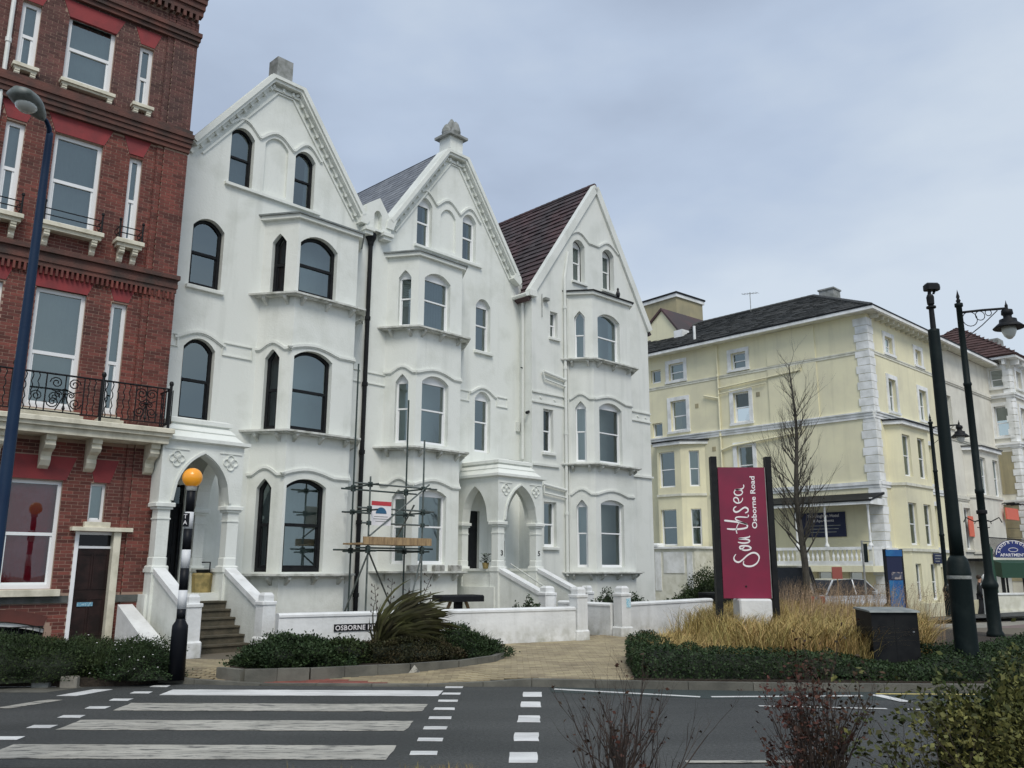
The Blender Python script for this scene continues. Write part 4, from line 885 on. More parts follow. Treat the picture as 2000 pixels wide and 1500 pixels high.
for a, b in ((-2.08, -.95), (-3.0, -2.5), (-.58, -.1), (-4.35, -3.35)):
    s1 = obj('window_sill', F.mb().cbox(a+u_, b+u_, -.2, .05, 12.0, 12.08, .01).box(a+.03+u_, b-.03+u_, -.15, .05, 11.95, 12.0), CREAM, BB)
    for x in (a+.1, b-.1): console(x, 11.95, .26, .15, .1, s1)
    s2 = obj('window_sill', F.mb().cbox(a-.06+u_, b+.06+u_, -.3, .05, 8.64, 8.73, .012).box(a-.02+u_, b+.02+u_, -.24, .05, 8.56, 8.64), CREAM, BB)
    for x in (a+.1, b-.1): console(x, 8.56, .34, .22, .11, s2)
    rl = F.mb()
    for zz in (8.86, 9.0): rl.tube([(a+u_, -.26, zz), (b+u_, -.26, zz)], .013, 5)
    for xx in (a, b):
        rl.tube([(xx+u_, -.26, 8.73), (xx+u_, -.26, 9.12)], .02, 6); rl.lathe([(.0, 9.1), (.035, 9.14), (.03, 9.18), (0, 9.2)], xx+u_, -.26, 6); rl.tube([(xx+u_, -.26, 9.0), (xx+u_, 0, 9.0)], .013, 5); rl.tube([(xx+u_, -.26, 8.86), (xx+u_, 0, 8.86)], .013, 5)
        rl.tube([(xx+u_-.05+.05*cos(k*.9)*(1-k*.1), -.2+.06*sin(k*.9), 8.78+.03*k) for k in range(9)], .008, 4)
    obj('window_rail', rl, BLK, BB)
# door with canopy
mb = F.mb(); mb.box(-.66+u_, -.02+u_, .06, .11, .12, 2.02); dr = obj('side_door', mb, DOORB, BB)
for a, b, z0, z1 in ((-.62, -.36, 1.2, 1.9), (-.31, -.06, 1.2, 1.9), (-.62, -.36, .28, 1.0), (-.31, -.06, .28, 1.0)):
    obj('door_panel', F.mb().ribbon_xz([(a+u_, z0), (b+u_, z0), (b+u_, z1), (a+u_, z1)], .03, .045, .06, close=True), DOORB, dr)
mb = F.mb(); mb.box(-.74+u_, -.66+u_, .0, .12, .02, 2.36); mb.box(-.66+u_, -.02+u_, .04, .11, 2.02, 2.07); mb.box(-.66+u_, -.02+u_, .04, .11, 2.3, 2.36); obj('door_frame', mb, UPVC, dr)
obj('door_jamb', F.mb().box(-.02+u_, .12+u_, -.12, .1, .02, 2.36), CREAM, dr)
obj('transom_pane', F.mb().add([(-.66+u_, .09, 2.07), (-.02+u_, .09, 2.07), (-.02+u_, .09, 2.3), (-.66+u_, .09, 2.3)], [(0, 1, 2, 3)]), CGLASS, dr)
sg = obj('door_notice', F.mb().box(-.56+u_, -.26+u_, .04, .058, .86, .94), mat('notice_blue_white', (.35, .52, .60), .5, col2=(.12, .3, .42), sc=40, lo=.45, hi=.5), dr)
obj('canopy', F.mb().cbox(-.86+u_, .33+u_, -.2, .04, 2.37, 2.45, .01).box(-.62+u_, -.12+u_, -.13, .04, 2.45, 2.56), CREAM, BB)
obj('door_step', F.mb().box(-.74+u_, .03+u_, -.3, .1, .02, .12), SLAB, BB)
for z in (.62, 1.5): pass
downp = MB(); downp.tube([(-3.12, -.08, 4.7), (-3.12, -.08, 17)], .045, 8)
for z in (6.5, 9.5, 12.5, 15): downp.tube([(-3.12, -.08, z), (-3.12, -.08, z+.1)], .062, 8)
obj('downpipe', downp, TRIM, BB)
# balcony
bal = obj('balcony', F.mb().cbox(0, XR-XL+.03, -.78, .0, 4.46, 4.56, .015).box(.0, XR-XL+.0, -.72, .0, 4.38, 4.46).box(0, XR-XL-.04, -.64, 0, 4.24, 4.38), CREAM, BB)
for x in (-3.4, -2.4, -1.5, -.64, .53): console(x, 4.24, .66, .52, .19, bal)
for a, b in ((-2.1, -.9), (-.62, -.1)): obj('threshold', F.mb().box(a+u_, b+u_, -.25, .05, 4.56, 4.7).box(a+.06+u_, b-.06+u_, -.18, .05, 4.7, 4.78), CREAM, bal)
yr = -.7; z0, z1 = 4.66, 5.42
rl = F.mb(); rl.tube([(0, yr, z1), (.68+u_, yr, z1)], .02, 6); rl.tube([(0, yr, z0), (.68+u_, yr, z0)], .014, 6); rl.tube([(.68+u_, yr, z1), (.68+u_, 0, z1)], .02, 6); rl.tube([(.68+u_, yr, z0), (.68+u_, 0, z0)], .014, 6); obj('balcony_rail', rl, BLK, bal)
for x in (.68, -.70, -2.32, -3.7):
    ps = F.mb(); ps.tube([(x+u_, yr, 4.5), (x+u_, yr, 5.5)], .03, 8); ps.lathe([(.0, 5.47), (.04, 5.5), (.05, 5.545), (.035, 5.59), (0, 5.6)], x+u_, yr, 8)
    for q in (.04, -.04): ps.tube([(x+u_+q, yr-.02, 4.66), (x+u_+q, yr-.02, 5.40)], .012, 5)
    obj('rail_post', ps, BLK, bal)
wav = F.mb(); wav.tube([(.018*sin(k*1.9), yr, z0+(z1-z0)*k/12) for k in range(13)], .011, 5); wm_ = mesh('baluster', wav, BLK)
panels = [(-1.78, -1.02), (-.05, .42), (-3.3, -2.62)]
x = -4.3; k = 0
while x < .6:
    if not any(a-.02 < x < b+.02 for a, b in panels) and not any(abs(x-p) < .06 for p in (.68, -.7, -2.32, -3.7)):
        o = obj('baluster', wm_, None, bal); o.location = (x-XL, 0, 0) if False else (Vector((x-0.0+0, 0, 0)) - Vector((XL, 0, 0)) + Vector((XL, 0, 0)))
        o.location = (x+u_, 0, 0)
    x += .115; k += 1
for a, b in panels:
    m_ = F.mb(); w = (b-a); c = (a+b)/2+u_; zc = (z0+z1)/2
    def spiral(cx, cz, r, sx, sz, turns=1.6, n=16):
        m_.tube([(cx+sx*r*(1-t/n*.8)*cos(t/n*turns*2*pi), yr, cz+sz*r*(1-t/n*.8)*sin(t/n*turns*2*pi)) for t in range(n+1)], .012, 4)
    for sx in (-1, 1):
        spiral(c+sx*w*.22, z1-.17, .12, sx, 1); spiral(c+sx*w*.27, z0+.2, .12, sx, -1); spiral(c+sx*w*.16, zc-.02, .07, -sx, 1)
        m_.tube([(c+sx*w*.46, yr, z0), (c+sx*w*.46, yr, z1)], .014, 5); m_.tube([(c, yr, zc+.1), (c+sx*w*.2, yr, zc+.03), (c+sx*w*.4, yr, zc+.08)], .012, 4); m_.tube([(c, yr, zc), (c+sx*w*.12, yr, z0+.16), (c+sx*w*.2, yr, z0+.03)], .012, 4)
    m_.tube([(c, yr, z0), (c, yr, z1)], .012, 4); m_.lathe([(0, z0+.02), (.035, z0+.08), (.012, z0+.15), (.0, z0+.2)], c, yr, 5); m_.lathe([(0, zc-.04), (.05, zc), (0, zc+.05)], c, yr, 6)
    obj('scroll_panel', m_, BLK, bal)
for x in (.68,):
    for y in (-.55, -.42, -.29, -.16, -.05): obj('baluster', F.mb().tube([(x+u_, y, z0), (x+u_, y, z1)], .012, 5), BLK, bal)

# ================================================================== front walls and gate piers
def wseg(a, b, zt, name, label, lip=True, w=.13, z0=.0):
    a, b = Vector(a), Vector(b); t = (b-a).normalized(); nn = Vector((-t.y, t.x)); R_ = root(name, label, 'wall', (a.x, a.y, 0), 0)
    def rect(o, w): return [tuple((b-a)*0+nn*(-w)), tuple((b-a)-nn*w), tuple((b-a)+nn*w), tuple(nn*w)]
    mb = MB().prism_xy(rect(0, w), z0, zt-.07); obj('wall_body', mb, WALLW, R_)
    mb = MB(); r0 = rect(0, w+.02); r1 = rect(0, w-.04); mb.add([(x, y, zt-.07) for x, y in r0]+[(x, y, zt-.03) for x, y in r0]+[(x, y, zt) for x, y in r1], [(i, (i+1) % 4, 4+(i+1) % 4, 4+i) for i in range(4)]+[(4+i, 4+(i+1) % 4, 8+(i+1) % 4, 8+i) for i in range(4)]+[(8, 9, 10, 11), (3, 2, 1, 0)])
    obj('wall_coping', mb, WALLW, R_); return R_
GW = wseg((-4.35, 16.33), (1.36, 19.48), .82, 'garden_wall', 'long low white garden wall with black street nameplate behind the spiky plant')
ang = math.atan2(19.48-16.33, 1.36+4.35)
mb = MB(Matrix.Rotation(ang, 4, 'Z')); npl = obj('street_nameplate', mb.box(1.05, 1.95, -.152, -.13, .47, .60), BLK, GW)
M = Matrix.Rotation(ang, 4, 'Z') @ Matrix.Translation((1.07, -.153, .49)) @ Matrix.Rotation(radians(90), 4, 'X'); text_obj('lettering', 'OSBORNE RD', .125, M, SIGNW, npl, bold=.002, spacing=1.08, depth=.002)
wseg((2.7, 20.75), (5.35, 23.75), .86, 'garden_wall', 'low white garden wall running from the gate pier to the black bins by the maroon sign')
wseg((2.45, 20.8), (1.3, 22.4), .84, 'garden_wall', 'short white wall inside the gate, in shade between the two gate piers')
for p, l in (((1.5, 19.55), 'white gate pier at the right end of the long wall, no sticker on it'), ((2.62, 20.66), 'white gate pier with a small blue sticker on its face'), ((.9, 22.3), 'white pier behind the gate with a rounded cap, beside the stair wall')):
    R_ = root('gate_pier', l, 'pier', (p[0], p[1], 0), radians(35), 'white gate piers'); pier(R_, 0, 0, 1.24 if p[0] > 1 else 1.2, WALLW, .145, 0, 'pier_body')
    if p[0] > 2: obj('sticker', MB().box(.0, .12, -.157, -.144, .75, .96), mat('sticker_blue', (.25, .55, .68), .5, col2=(.6, .75, .8), sc=30, lo=.48, hi=.52), R_)
bm = MB().cbox(-.25, .25, -.3, .3, 0, 1.0, .05); bm.cbox(-.28, .28, -.33, .33, 1.0, 1.08, .03)
o = root('wheelie_bin', 'black bin standing at the end of the low white wall beside the maroon sign', 'bin', (5.62, 24.1, .0), .6); obj('bin_body', MB().add([(-.24, -.27, .08), (.24, -.27, .08), (.24, .27, .08), (-.24, .27, .08), (-.29, -.34, .93), (.29, -.34, .93), (.29, .34, .93), (-.29, .34, .93)], [(3, 2, 1, 0), (4, 5, 6, 7), (0, 1, 5, 4), (1, 2, 6, 5), (2, 3, 7, 6), (3, 0, 4, 7)]), BLK, o)
obj('lid', MB().cbox(-.31, .31, -.38, .36, .935, 1.0, .02), BLK, o)
for sx in (-1, 1): obj('wheel', MB(Matrix.Translation((sx*.27, .28, .1)) @ Matrix.Rotation(radians(90), 4, 'Y')).lathe([(.03, -.03), (.1, -.03), (.1, .03), (.03, .03)], n=14), TYRE, o)
# table behind the long wall
o = root('garden_table', 'black topped table with a slanting wooden leg behind the long white wall', 'table', (-1.25, 20.6, .075), radians(30)); obj('table_top', MB().cbox(-.55, .55, -.3, .3, .8, .95, .03), BLK, o)
for sx in (-1, 1): obj('leg', MB().tube([(sx*.2, 0, .8), (sx*.55, 0, 0)], .04, 6), WOOD, o)
obj('pedestal', MB().box(-.08, .08, -.08, .08, .0, .8), BLK, o)
# planter / can in the porch
p = tow(1.15, .93); o = root('planter', 'old tan square planter with dark rim at the top of the porch steps', 'planter', (p.x, p.y, 1.13), radians(46)); obj('planter_body', MB().lathe([(.19, 0), (.21, .36), (.19, .40)], 0, 0, 8, .39), POT, o); obj('rim', MB().lathe([(.12, .40), (.14, .46), (.11, .47)], 0, 0, 10), BLK, o)
p = tow(1.25, 9.15); o = root('potted_plant', 'small potted plant just inside the side arch of the shared porch', 'plant', (p.x, p.y, 1.62), 0); obj('pot', MB().lathe([(.07, 0), (.1, .16)], 0, 0, 10), POT, o)
lf = MB()
for i in range(90):
    a, r, h = random.uniform(0, 6.28), random.uniform(.02, .2), random.uniform(.15, .42); q = Vector((r*cos(a), r*sin(a), h)); d = Vector((cos(a), sin(a), .4))*.06; e_ = Vector((-sin(a), cos(a), 0))*.02; lf.add([q-d, q+e_, q+d, q-e_], [(0, 1, 2, 3)])
obj('leaves', lf, LEAFM, o)

# ================================================================== scaffold
p = tow(1.0, 5.5); SCF = root('scaffold_tower', 'narrow steel scaffold tower with a wooden board platform and a notice, round the black downpipe', 'scaffold', (p.x, p.y, .08), radians(46))
def sp(u, v): return (u-5.5, -(v-1.0))
fl, fr_, bl, br = sp(4.55, 2.0), sp(6.2, 2.0), sp(4.6, 1.25), sp(6.25, 1.25)
mbs = {}
for nm, (x, y), h in (('a', fl, 3.7), ('b', fr_, 4.75), ('c', bl, 6.6), ('d', br, 5.9)): obj('standard', MB().tube([(x, y, -.02), (x, y, h)], .022, 8), GALV if h < 5 else GALVD, SCF)
def ledger(z, a, b, m=GALV, e=.3, nm='ledger', dz=0):
    a, b = Vector((*a, z)), Vector((*b, z+dz)); d = (b-a).normalized()*e; obj(nm, MB().tube([a-d, b+d], .021, 8), m, SCF)
    for q in (a, b): obj('coupler', MB().cbox(q.x-.05, q.x+.05, q.y-.05, q.y+.05, q.z-.05, q.z+.05, .015), GALVD, SCF)
for z, e in ((3.52, .45), (2.95, .35), (2.6, .2), (2.02, .35)):
    ledger(z, fl, fr_, GALV if z > 2.1 else GALVD, e)
for z, e in ((3.44, .35), (2.88, .3), (1.98, .5)): ledger(z, bl, br, GALVD, e)
for z in (3.5, 2.9, 1.95):
    ledger(z, fl, bl, GALVD, .35, 'transom'); ledger(z, fr_, br, GALVD, .3, 'transom')
for i in range(3): obj('platform_board', MB().box(fl[0]-.2, fr_[0]+.2, fl[1]+.05+i*.23, fl[1]+.27+i*.23, 2.10, 2.14), WOOD, SCF)
obj('toe_board', MB().box(fl[0]-.18, fr_[0]+.25, fl[1]-.075, fl[1]-.035, 2.10, 2.28), WOOD, SCF)
for a, b in (((fl[0], fl[1]-.05, 2.3), (fr_[0]+.15, fr_[1]-.05, 3.62)), ((fl[0], fl[1]-.04, 1.92), (br[0]-.3, br[1], .5)), ((fl[0]+.02, fl[1], 1.92), (bl[0]-.35, bl[1], .0)), ((fr_[0], fr_[1], 1.9), (fr_[0]-.5, fr_[1]-.1, .4)), ((fr_[0]-.2, fr_[1]+.1, 3.1), (br[0]-.4, br[1], 2.1))):
    obj('brace', MB().tube([a, b], .021, 8), GALV, SCF)
x, y = fl; sgn = obj('notice_board', MB().box(x+.03, x+.62, y-.04, y-.03, 2.55, 3.12), SIGNW, SCF)
obj('red_band', MB().box(x+.03, x+.62, y-.045, y-.0405, 3.02, 3.12), REDS, sgn)
obj('logo', MB().prism_xz([(x+.32+.16*cos(t*pi/12), 2.83+.15*sin(t*pi/12)) for t in range(13)], y-.045, y-.0405), mat('logo_teal', (.03, .12, .22), .5), sgn)
for k, (a, b) in enumerate(((.12, .52), (.1, .55), (.16, .48))): obj('print_line', MB().box(x+a, x+b, y-.045, y-.0405, 2.75-k*.055, 2.765-k*.055), CEM, sgn)
# ladder-like scaffold tubes lying across the ledge
# ================================================================== street furniture
# Belisha beacon
BX, BY = -4.88, 12.98; BE = root('beacon', 'crossing beacon with banded pole and amber globe in front of the porch steps', 'beacon', (BX, BY, .06))
o = MB(); o.lathe([(.12, 0), (.114, .70), (.112, .76), (.07, .83), (.068, .86)], n=20); obj('base_sleeve', o, BBAND, BE, True)
z = .86; k = 0
for h, c in ((.14, BBAND), (.27, WBAND), (.32, BBAND), (.27, WBAND), (.31, BBAND), (.25, WBAND), (.36, BBAND)):
    if z+h > 2.78: h = 2.78-z
    if h > 0.01: obj('pole_band', MB().lathe([(.064, z), (.064, z+h)], n=20), c, BE, True); z += h
obj('globe', MB().lathe([(.148*sin(pi*t/14)+.0005, 2.94-.148*cos(pi*t/14)) for t in range(15)], n=24), ORNG, BE, True); obj('globe_collar', MB().lathe([(.074, 2.74), (.08, 2.77), (.08, 2.80), (.06, 2.82)], n=16), CEM, BE)
o = obj('small_notice', MB().box(-.06, .03, -.076, -.0645, 2.2, 2.40), BBAND, BE); text_obj('lettering', 'T\nA', .09, Matrix.Translation((-.055, -.077, 2.32)) @ Matrix.Rotation(radians(90), 4, 'X'), SIGNW, o, depth=.001)
# blue lamp column
LC = root('street_lamp', 'dark blue street lamp column with grey cobra head in front of the brick building', 'street lamp', (-4.35, 7.3, .06), 0)
obj('column', MB().lathe([(.08, 0), (.08, 1.3), (.07, 1.35), (.054, 1.4), (.045, 3.5), (.031, 5.56), (.029, 5.60)], n=20), BLUEP, LC, True)
obj('outreach_arm', MB().tube([(0, 0, 5.55), (0, -.02, 5.64), (0, -.08, 5.68), (-.015, -.16, 5.70)], [.025, .022, .02, .02], 10), BLUEP, LC, True)
hd = MB(Matrix.Translation((-.005, -.12, 5.69)) @ Matrix.Rotation(radians(-96), 4, 'Z') @ Matrix.Rotation(radians(-7), 4, 'Y') @ Matrix.Scale(1.18, 4)); nsec = 10
vs = []; fs = []
for i in range(nsec+1):
    t = i/nsec; x = .34*t; w = .022+.085*sin(min(1, t*1.15)*pi*.62) if t < .97 else .04; hh = .02+.055*sin(pi*(.15+.75*t)); 
    for k in range(12): a = 2*pi*k/12; vs.append((x, w*cos(a), hh*sin(a)*(1 if sin(a) > 0 else .75)))
for i in range(nsec): fs += [(i*12+k, i*12+(k+1) % 12, (i+1)*12+(k+1) % 12, (i+1)*12+k) for k in range(12)]
fs += [tuple(range(11, -1, -1)), tuple(nsec*12+k for k in range(12))]; hd.add(vs, fs); obj('lamp_head', hd, mat('lamp_head_grey', (.17, .19, .18), .5, col2=(.11, .13, .12), sc=14, lo=.45, hi=.6), LC, True)
bw2 = MB(hd.M); bw2.lathe([(.001, -.085), (.05, -.08), (.075, -.055), (.078, -.04)], .2, 0, 14); obj('lamp_lens', bw2, GLASSLAMP, LC, True)
# CCTV mast
CM = root('camera_mast', 'thick dark green mast topped by a black surveillance camera, rising from the hedge', 'camera mast', (6.93, 13.45, .1))
obj('mast_base', MB().lathe([(.19, 0), (.165, .3), (.165, 1.44), (.172, 1.46), (.172, 1.52), (.165, 1.55), (.155, 1.68), (.13, 1.74), (.10, 1.78)], n=24), GRNP, CM, True)
obj('mast_collar', MB().lathe([(.168, 1.42), (.176, 1.43), (.176, 1.47), (.168, 1.48)], n=24), CEM, CM)
obj('mast_shaft', MB().lathe([(.102, 1.76), (.098, 2.2), (.088, 5.38), (.09, 5.42), (.06, 5.43)], n=24), GRNP, CM, True)
obj('camera_pole', MB().lathe([(.045, 5.4), (.04, 5.78), (.075, 5.79), (.075, 5.82), (.035, 5.83), (.055, 5.86), (.06, 5.98), (.045, 6.02)], n=14), BLK, CM)
hm = MB(Matrix.Translation((0.02, 0, 6.12))); hm.tube([(-.03, 0, -.1), (-.02, 0, -.03)], .028, 6); hm.tube([(.04, 0, -.08), (.08, 0, -.0)], .02, 6)
hm.add(*(lambda b: (b.v, b.f))(MB().cbox(-.1, .14, -.08, .08, -.02, .1, .035))); obj('camera_housing', hm, BLK, CM); obj('camera_lens', MB(Matrix.Translation((.16, 0, 6.15)) @ Matrix.Rotation(radians(90), 4, 'Y')).lathe([(.03, -.02), (.035, .01), (.02, .012)], n=12), CGLASS, CM)
# heritage lamps
def heritage(x, y, z, k, label, side=1, basket=False):
    R_ = root('heritage_lamp', label, 'street lamp', (x, y, z), 0, 'ornate black street lamps'); H = 8.45*k
    obj('column', MB().lathe([(.20*k, 0), (.19*k, .1*k), (.155*k, .16*k), (.15*k, 1.1*k), (.17*k, 1.14*k), (.19*k, 1.2*k), (.17*k, 1.27*k), (.12*k, 1.36*k), (.095*k, 1.5*k), (.09*k, 3.4*k), (.105*k, 3.42*k), (.105*k, 3.5*k), (.088*k, 3.52*k), (.083*k, 6.1*k), (.1*k, 6.12*k), (.1*k, 6.17*k), (.08*k, 6.2*k), (.07*k, H-.28*k), (.1*k, H-.26*k), (.1*k, H-.18*k), (.05*k, H-.16*k)], n=20), GRNP, R_, True)
    obj('finial', MB().lathe([(.03*k, H-.18*k), (.06*k, H-.1*k), (.03*k, H-.05*k), (.045*k, H), (.02*k, H+.1*k), (.001, H+.2*k)], n=10), BLK, R_, True)
    a = MB(); za = H-.42*k; X = 1.22*k*side; a.tube([(0, 0, za), (X*.5, 0, za+.07*k), (X, 0, za+.12*k)], .032*k, 8); a.tube([(.06*k*side, 0, za-.7*k), (X*.45, 0, za-.33*k), (X*.8, 0, za+.06*k)], .013*k, 5)
    for cx, cz, r in ((.25, -.17, .19), (.52, -.08, .12), (.74, -.0, .08)): a.tube([(cx*side*k+r*k*cos(t*pi/8), 0, za+cz*k+r*k*sin(t*pi/8)) for t in range(17)], .011*k, 4)
    obj('bracket', a, BLK, R_)
    obj('bracket_finial', MB().lathe([(.035*k, za+.08*k), (.04*k, za+.2*k), (.02*k, za+.24*k), (.001, za+.34*k)], X, 0, 8), BLK, R_)
    z0 = za+.1*k; obj('lamp_shade', MB().lathe([(.05*k, z0), (.13*k, z0-.03*k), (.14*k, z0-.14*k), (.1*k, z0-.17*k), (.1*k, z0-.24*k), (.2*k, z0-.28*k), (.21*k, z0-.36*k), (.26*k, z0-.4*k), (.37*k, z0-.5*k), (.36*k, z0-.515*k), (.15*k, z0-.45*k)], X, 0, 24), BLK, R_, True)
    obj('lamp_glass', MB().lathe([(.17*k, z0-.46*k), (.17*k, z0-.6*k), (.12*k, z0-.72*k), (.05*k, z0-.79*k), (.001, z0-.8*k)], X, 0, 20), GLASSLAMP, R_, True)
    if basket:
        b = MB()
        for s_ in (-1, 1):
            b.tube([(0, 0, 2.75*k), (.2*s_, 0, 2.72*k), (.4*s_, 0, 2.82*k), (.46*s_, 0, 2.7*k)], .014, 5); b.tube([(.1*s_+.1*cos(t*pi/6)*s_, 0, 2.66*k+.09*sin(t*pi/6)) for t in range(11)], .01, 4)
        b.lathe([(.115, 2.86), (.12, 2.88), (.12, 2.94), (.11, 2.95)], n=16); obj('basket_bracket', b, BLK, R_)
    return R_
heritage(11.33, 20.62, .1, .985, 'tall ornate black street lamp with hanging lantern, standing right of the camera mast', basket=True)
heritage(17.15, 34.3, -.33, .95, 'smaller looking ornate street lamp farther off, its lantern just right of the mast')
# southsea sign
k_ = 17.5/22; SG = root('town_sign', 'tall maroon sign board with white handwriting between two black posts on a white base', 'sign', (4.72, 17.5, .1)); 
W_, Hh = .96, 2.62; zb = .98
pnl = obj('sign_panel', MB().box(-.48, .48, -.06, .06, zb, zb+Hh), MAROON, SG); obj('panel_edge', MB().box(.48, .495, -.055, .055, zb, zb+Hh), CEM, SG)
for x0, x1 in ((-.62, -.5), (.51, .62)): obj('post', MB().box(x0, x1, -.09, .09, 0, zb+Hh+.22), BLK, SG)
for z in (zb+.4, zb+1.4, zb+2.35):
    for x in (-.5, .49): obj('fixing', MB().box(x-.02, x+.03, -.04, .04, z-.02, z+.02), BLK, SG)
obj('sign_base', MB().cbox(-.22, .42, -.28, .28, 0, zb-.005, .03), WALLW, SG)
def smap(px, py):      # lettering drawn in the panel's own plane
    le = 612+(py-295)*(665-612)/1070; return (-.48+(px-le)/345*W_, zb+Hh-(py-295)/1070*Hh)
def stroke(P, w=.022, taper=True):
    Q = []
    for i in range(len(P)-1):     # Catmull-Rom
        p0, p1, p2, p3 = (Vector(P[max(i-1, 0)]), Vector(P[i]), Vector(P[i+1]), Vector(P[min(i+2, len(P)-1)]))
        for j in range(6):
            t = j/6; Q.append(.5*((2*p1)+(p2-p0)*t+(2*p0-5*p1+4*p2-p3)*t*t+(3*p1-p0-3*p2+p3)*t**3))
    Q.append(Vector(P[-1])); R = [smap(*q) for q in Q]; n = len(R); vs = []; fs = []
    for i, (x, z) in enumerate(R):
        a, b = Vector(R[max(i-1, 0)]), Vector(R[min(i+1, n-1)]); d = (b-a).normalized(); nn = Vector((-d.y, d.x)); ww = w*(.75+.45*abs(d.x-d.y*.4))*(1-.45*(abs(i/(n-1)-.5)*2)**6)
        for s_ in (1, -1): vs.append((x+nn.x*ww/2*s_, -.064, z+nn.y*ww/2*s_))
    lt.add(vs, [(2*i, 2*i+1, 2*i+3, 2*i+2) for i in range(n-1)])
lt = MB()
stroke([(750, 1012), (736, 1040), (745, 1066), (772, 1076), (800, 1056), (835, 1020), (872, 1000), (903, 1008), (919, 1038), (905, 1080), (870, 1106), (830, 1108), (806, 1092), (808, 1066)], .03)
stroke([(790, 972), (812, 980), (845, 976), (860, 962), (838, 946), (800, 944), (778, 952), (784, 968), (800, 965), (812, 950)], .028)
stroke([(765, 915), (800, 922), (835, 918), (850, 905), (835, 893), (790, 888), (768, 885)], .026); stroke([(768, 884), (810, 880), (846, 872), (850, 862)], .024)
stroke([(684, 806), (730, 810), (790, 806), (828, 796), (834, 782), (826, 770)], .03); stroke([(758, 846), (752, 815), (760, 780), (770, 762)], .022)
stroke([(664, 738), (700, 742), (770, 752), (834, 768)], .032); stroke([(834, 768), (790, 752), (752, 732), (748, 716), (772, 708), (834, 712)], .024)
stroke([(834, 712), (842, 700), (838, 690)], .02); stroke([(752, 622), (736, 634), (733, 654), (748, 668), (770, 662), (794, 642), (816, 630), (836, 642), (836, 664), (816, 676)], .030)
stroke([(770, 588), (766, 562), (750, 548), (734, 556), (736, 578), (758, 594), (782, 588), (796, 568), (797, 550)], .024)
stroke([(748, 484), (736, 500), (742, 520), (764, 530), (788, 522), (797, 504), (786, 488), (762, 482), (744, 482)], .024); stroke([(740, 482), (775, 480), (796, 474), (806, 458), (804, 440)], .025)
obj('script_lettering', lt, SIGNW, pnl)
x0, z0 = smap(905, 803); x1, z1 = smap(884, 370)
M = Matrix.Translation((x0, -.062, z0)) @ Matrix.Rotation(radians(90), 4, 'X') @ Matrix.Rotation(radians(90), 4, 'Z')
t = text_obj('sign_lettering', 'Osborne Road', .142, M, SIGNW, pnl, bold=.0028, spacing=1.0, depth=.002)
zz = [v.co.z for v in t.data.vertices]; s_ = (z1-z0)/(max(zz)-min(zz)); zmin = min(zz)
for v in t.data.vertices: v.co.z = z0+(v.co.z-zmin)*s_
x, z = smap(825, 1270); obj('panel_bolt', MB(Matrix.Translation((x, -.062, z)) @ Matrix.Rotation(radians(90), 4, 'X')).lathe([(.02, 0), (.02, .008), (.01, .012)], n=10), BLK, pnl)
# utility cabinet
CB = root('utility_cabinet', 'black sloping-topped utility cabinet standing in the hedge', 'cabinet', (6.0, 14.05, .1), radians(2))
obj('cabinet_body', MB().prism_yz([(-.28, 0), (.28, 0), (.28, .93), (-.28, .9)], -.37, .37), BLK, CB)
obj('cabinet_lid', MB().prism_yz([(-.32, .905), (.32, .935), (.27, .965), (-.30, .93)], -.40, .40), LEAD, CB)
obj('door_seam', MB().box(-.003, .003, -.284, -.279, .08, .82), BLK, CB); obj('lock', MB().box(.27, .30, -.29, -.278, .6, .62), CHROME, CB)
# edging kerb round the left bed, bed soil
bs = struct('flower_bed', MB().prism_xy(bedL, 0, .14), SOIL); n = len(bedL)
for i in range(0, 8):
    a, b = Vector(bedL[i]), Vector(bedL[i+1]); t = (b-a).normalized(); nn = Vector((t.y, -t.x)); k = max(1, round((b-a).length/.6))
    for j in range(k):
        p, q = a.lerp(b, j/k)+t*.003, a.lerp(b, (j+1)/k)-t*.003
        obj('edging_stone', MB().prism_xy([(p.x, p.y), (q.x, q.y), (q.x+nn.x*.09, q.y+nn.y*.09), (p.x+nn.x*.09, p.y+nn.y*.09)], 0, .205+random.uniform(-.004, .004)), KERB, bs)
o = obj('paint_patch', MB().add([(-1.62, 13.765, .04), (-1.40, 13.865, .04), (-1.51, 13.815, .19)], [(0, 1, 2)]), LINE, bs); o.location = (.012, -.02, 0)
struct('flower_bed', MB().prism_xy(bedR, 0, .12), SOIL); struct('flower_bed', MB().prism_xy(bedF, 0, .12), SOIL)
for x, m_, l in ((-6.62, CEM, 'left of the two pale kerb blocks at the foot of the left hedge'), (-6.22, SLAB, 'right of the two pale kerb blocks at the foot of the left hedge')):
    o = obj('kerb_block', MB().cbox(-.12, .12, -.06, .06, 0, .16, .02), m_); o.location = (x, 12.58, .0); tag(o, l, 'block', 'kerb blocks')
# ================================================================== yellow hotel and its neighbours
HZ = (15.611, 36.0, 0)
HT = root('hotel_building', 'large pale yellow hotel with a dark hipped roof and white quoins', 'hotel', HZ, radians(43.3))
ZB = -.45
def surround(F, a, b, z0, z1, m, w=.15, sill=True):
    mb = F.mb(); mb.box(a-w, a, -.045, .002, z0, z1+w); mb.box(b, b+w, -.045, .002, z0, z1+w); mb.box(a, b, -.045, .002, z1, z1+w); mb.box(a-w*1.1, b+w*1.1, -.09, .002, z0-.11, z0)
    return obj('window_surround', mb, m, F.par)
LD = 16.0
FL = Face(HT, (0, LD), (0, 0)); U = lambda s: LD-s
def lw(s0, s1, z0, z1, cur='net', sur=True, gl=GLS, rail=.5, fw=.06):
    w = window(FL, U(s1), U(s0), z0, z1, 0, 'seg', UPVC, reveal=.14, fw=fw, curtain=cur, gl=gl, rail=rail)
    if sur: surround(FL, U(s1), U(s0), z0, z1, WREN, .2)
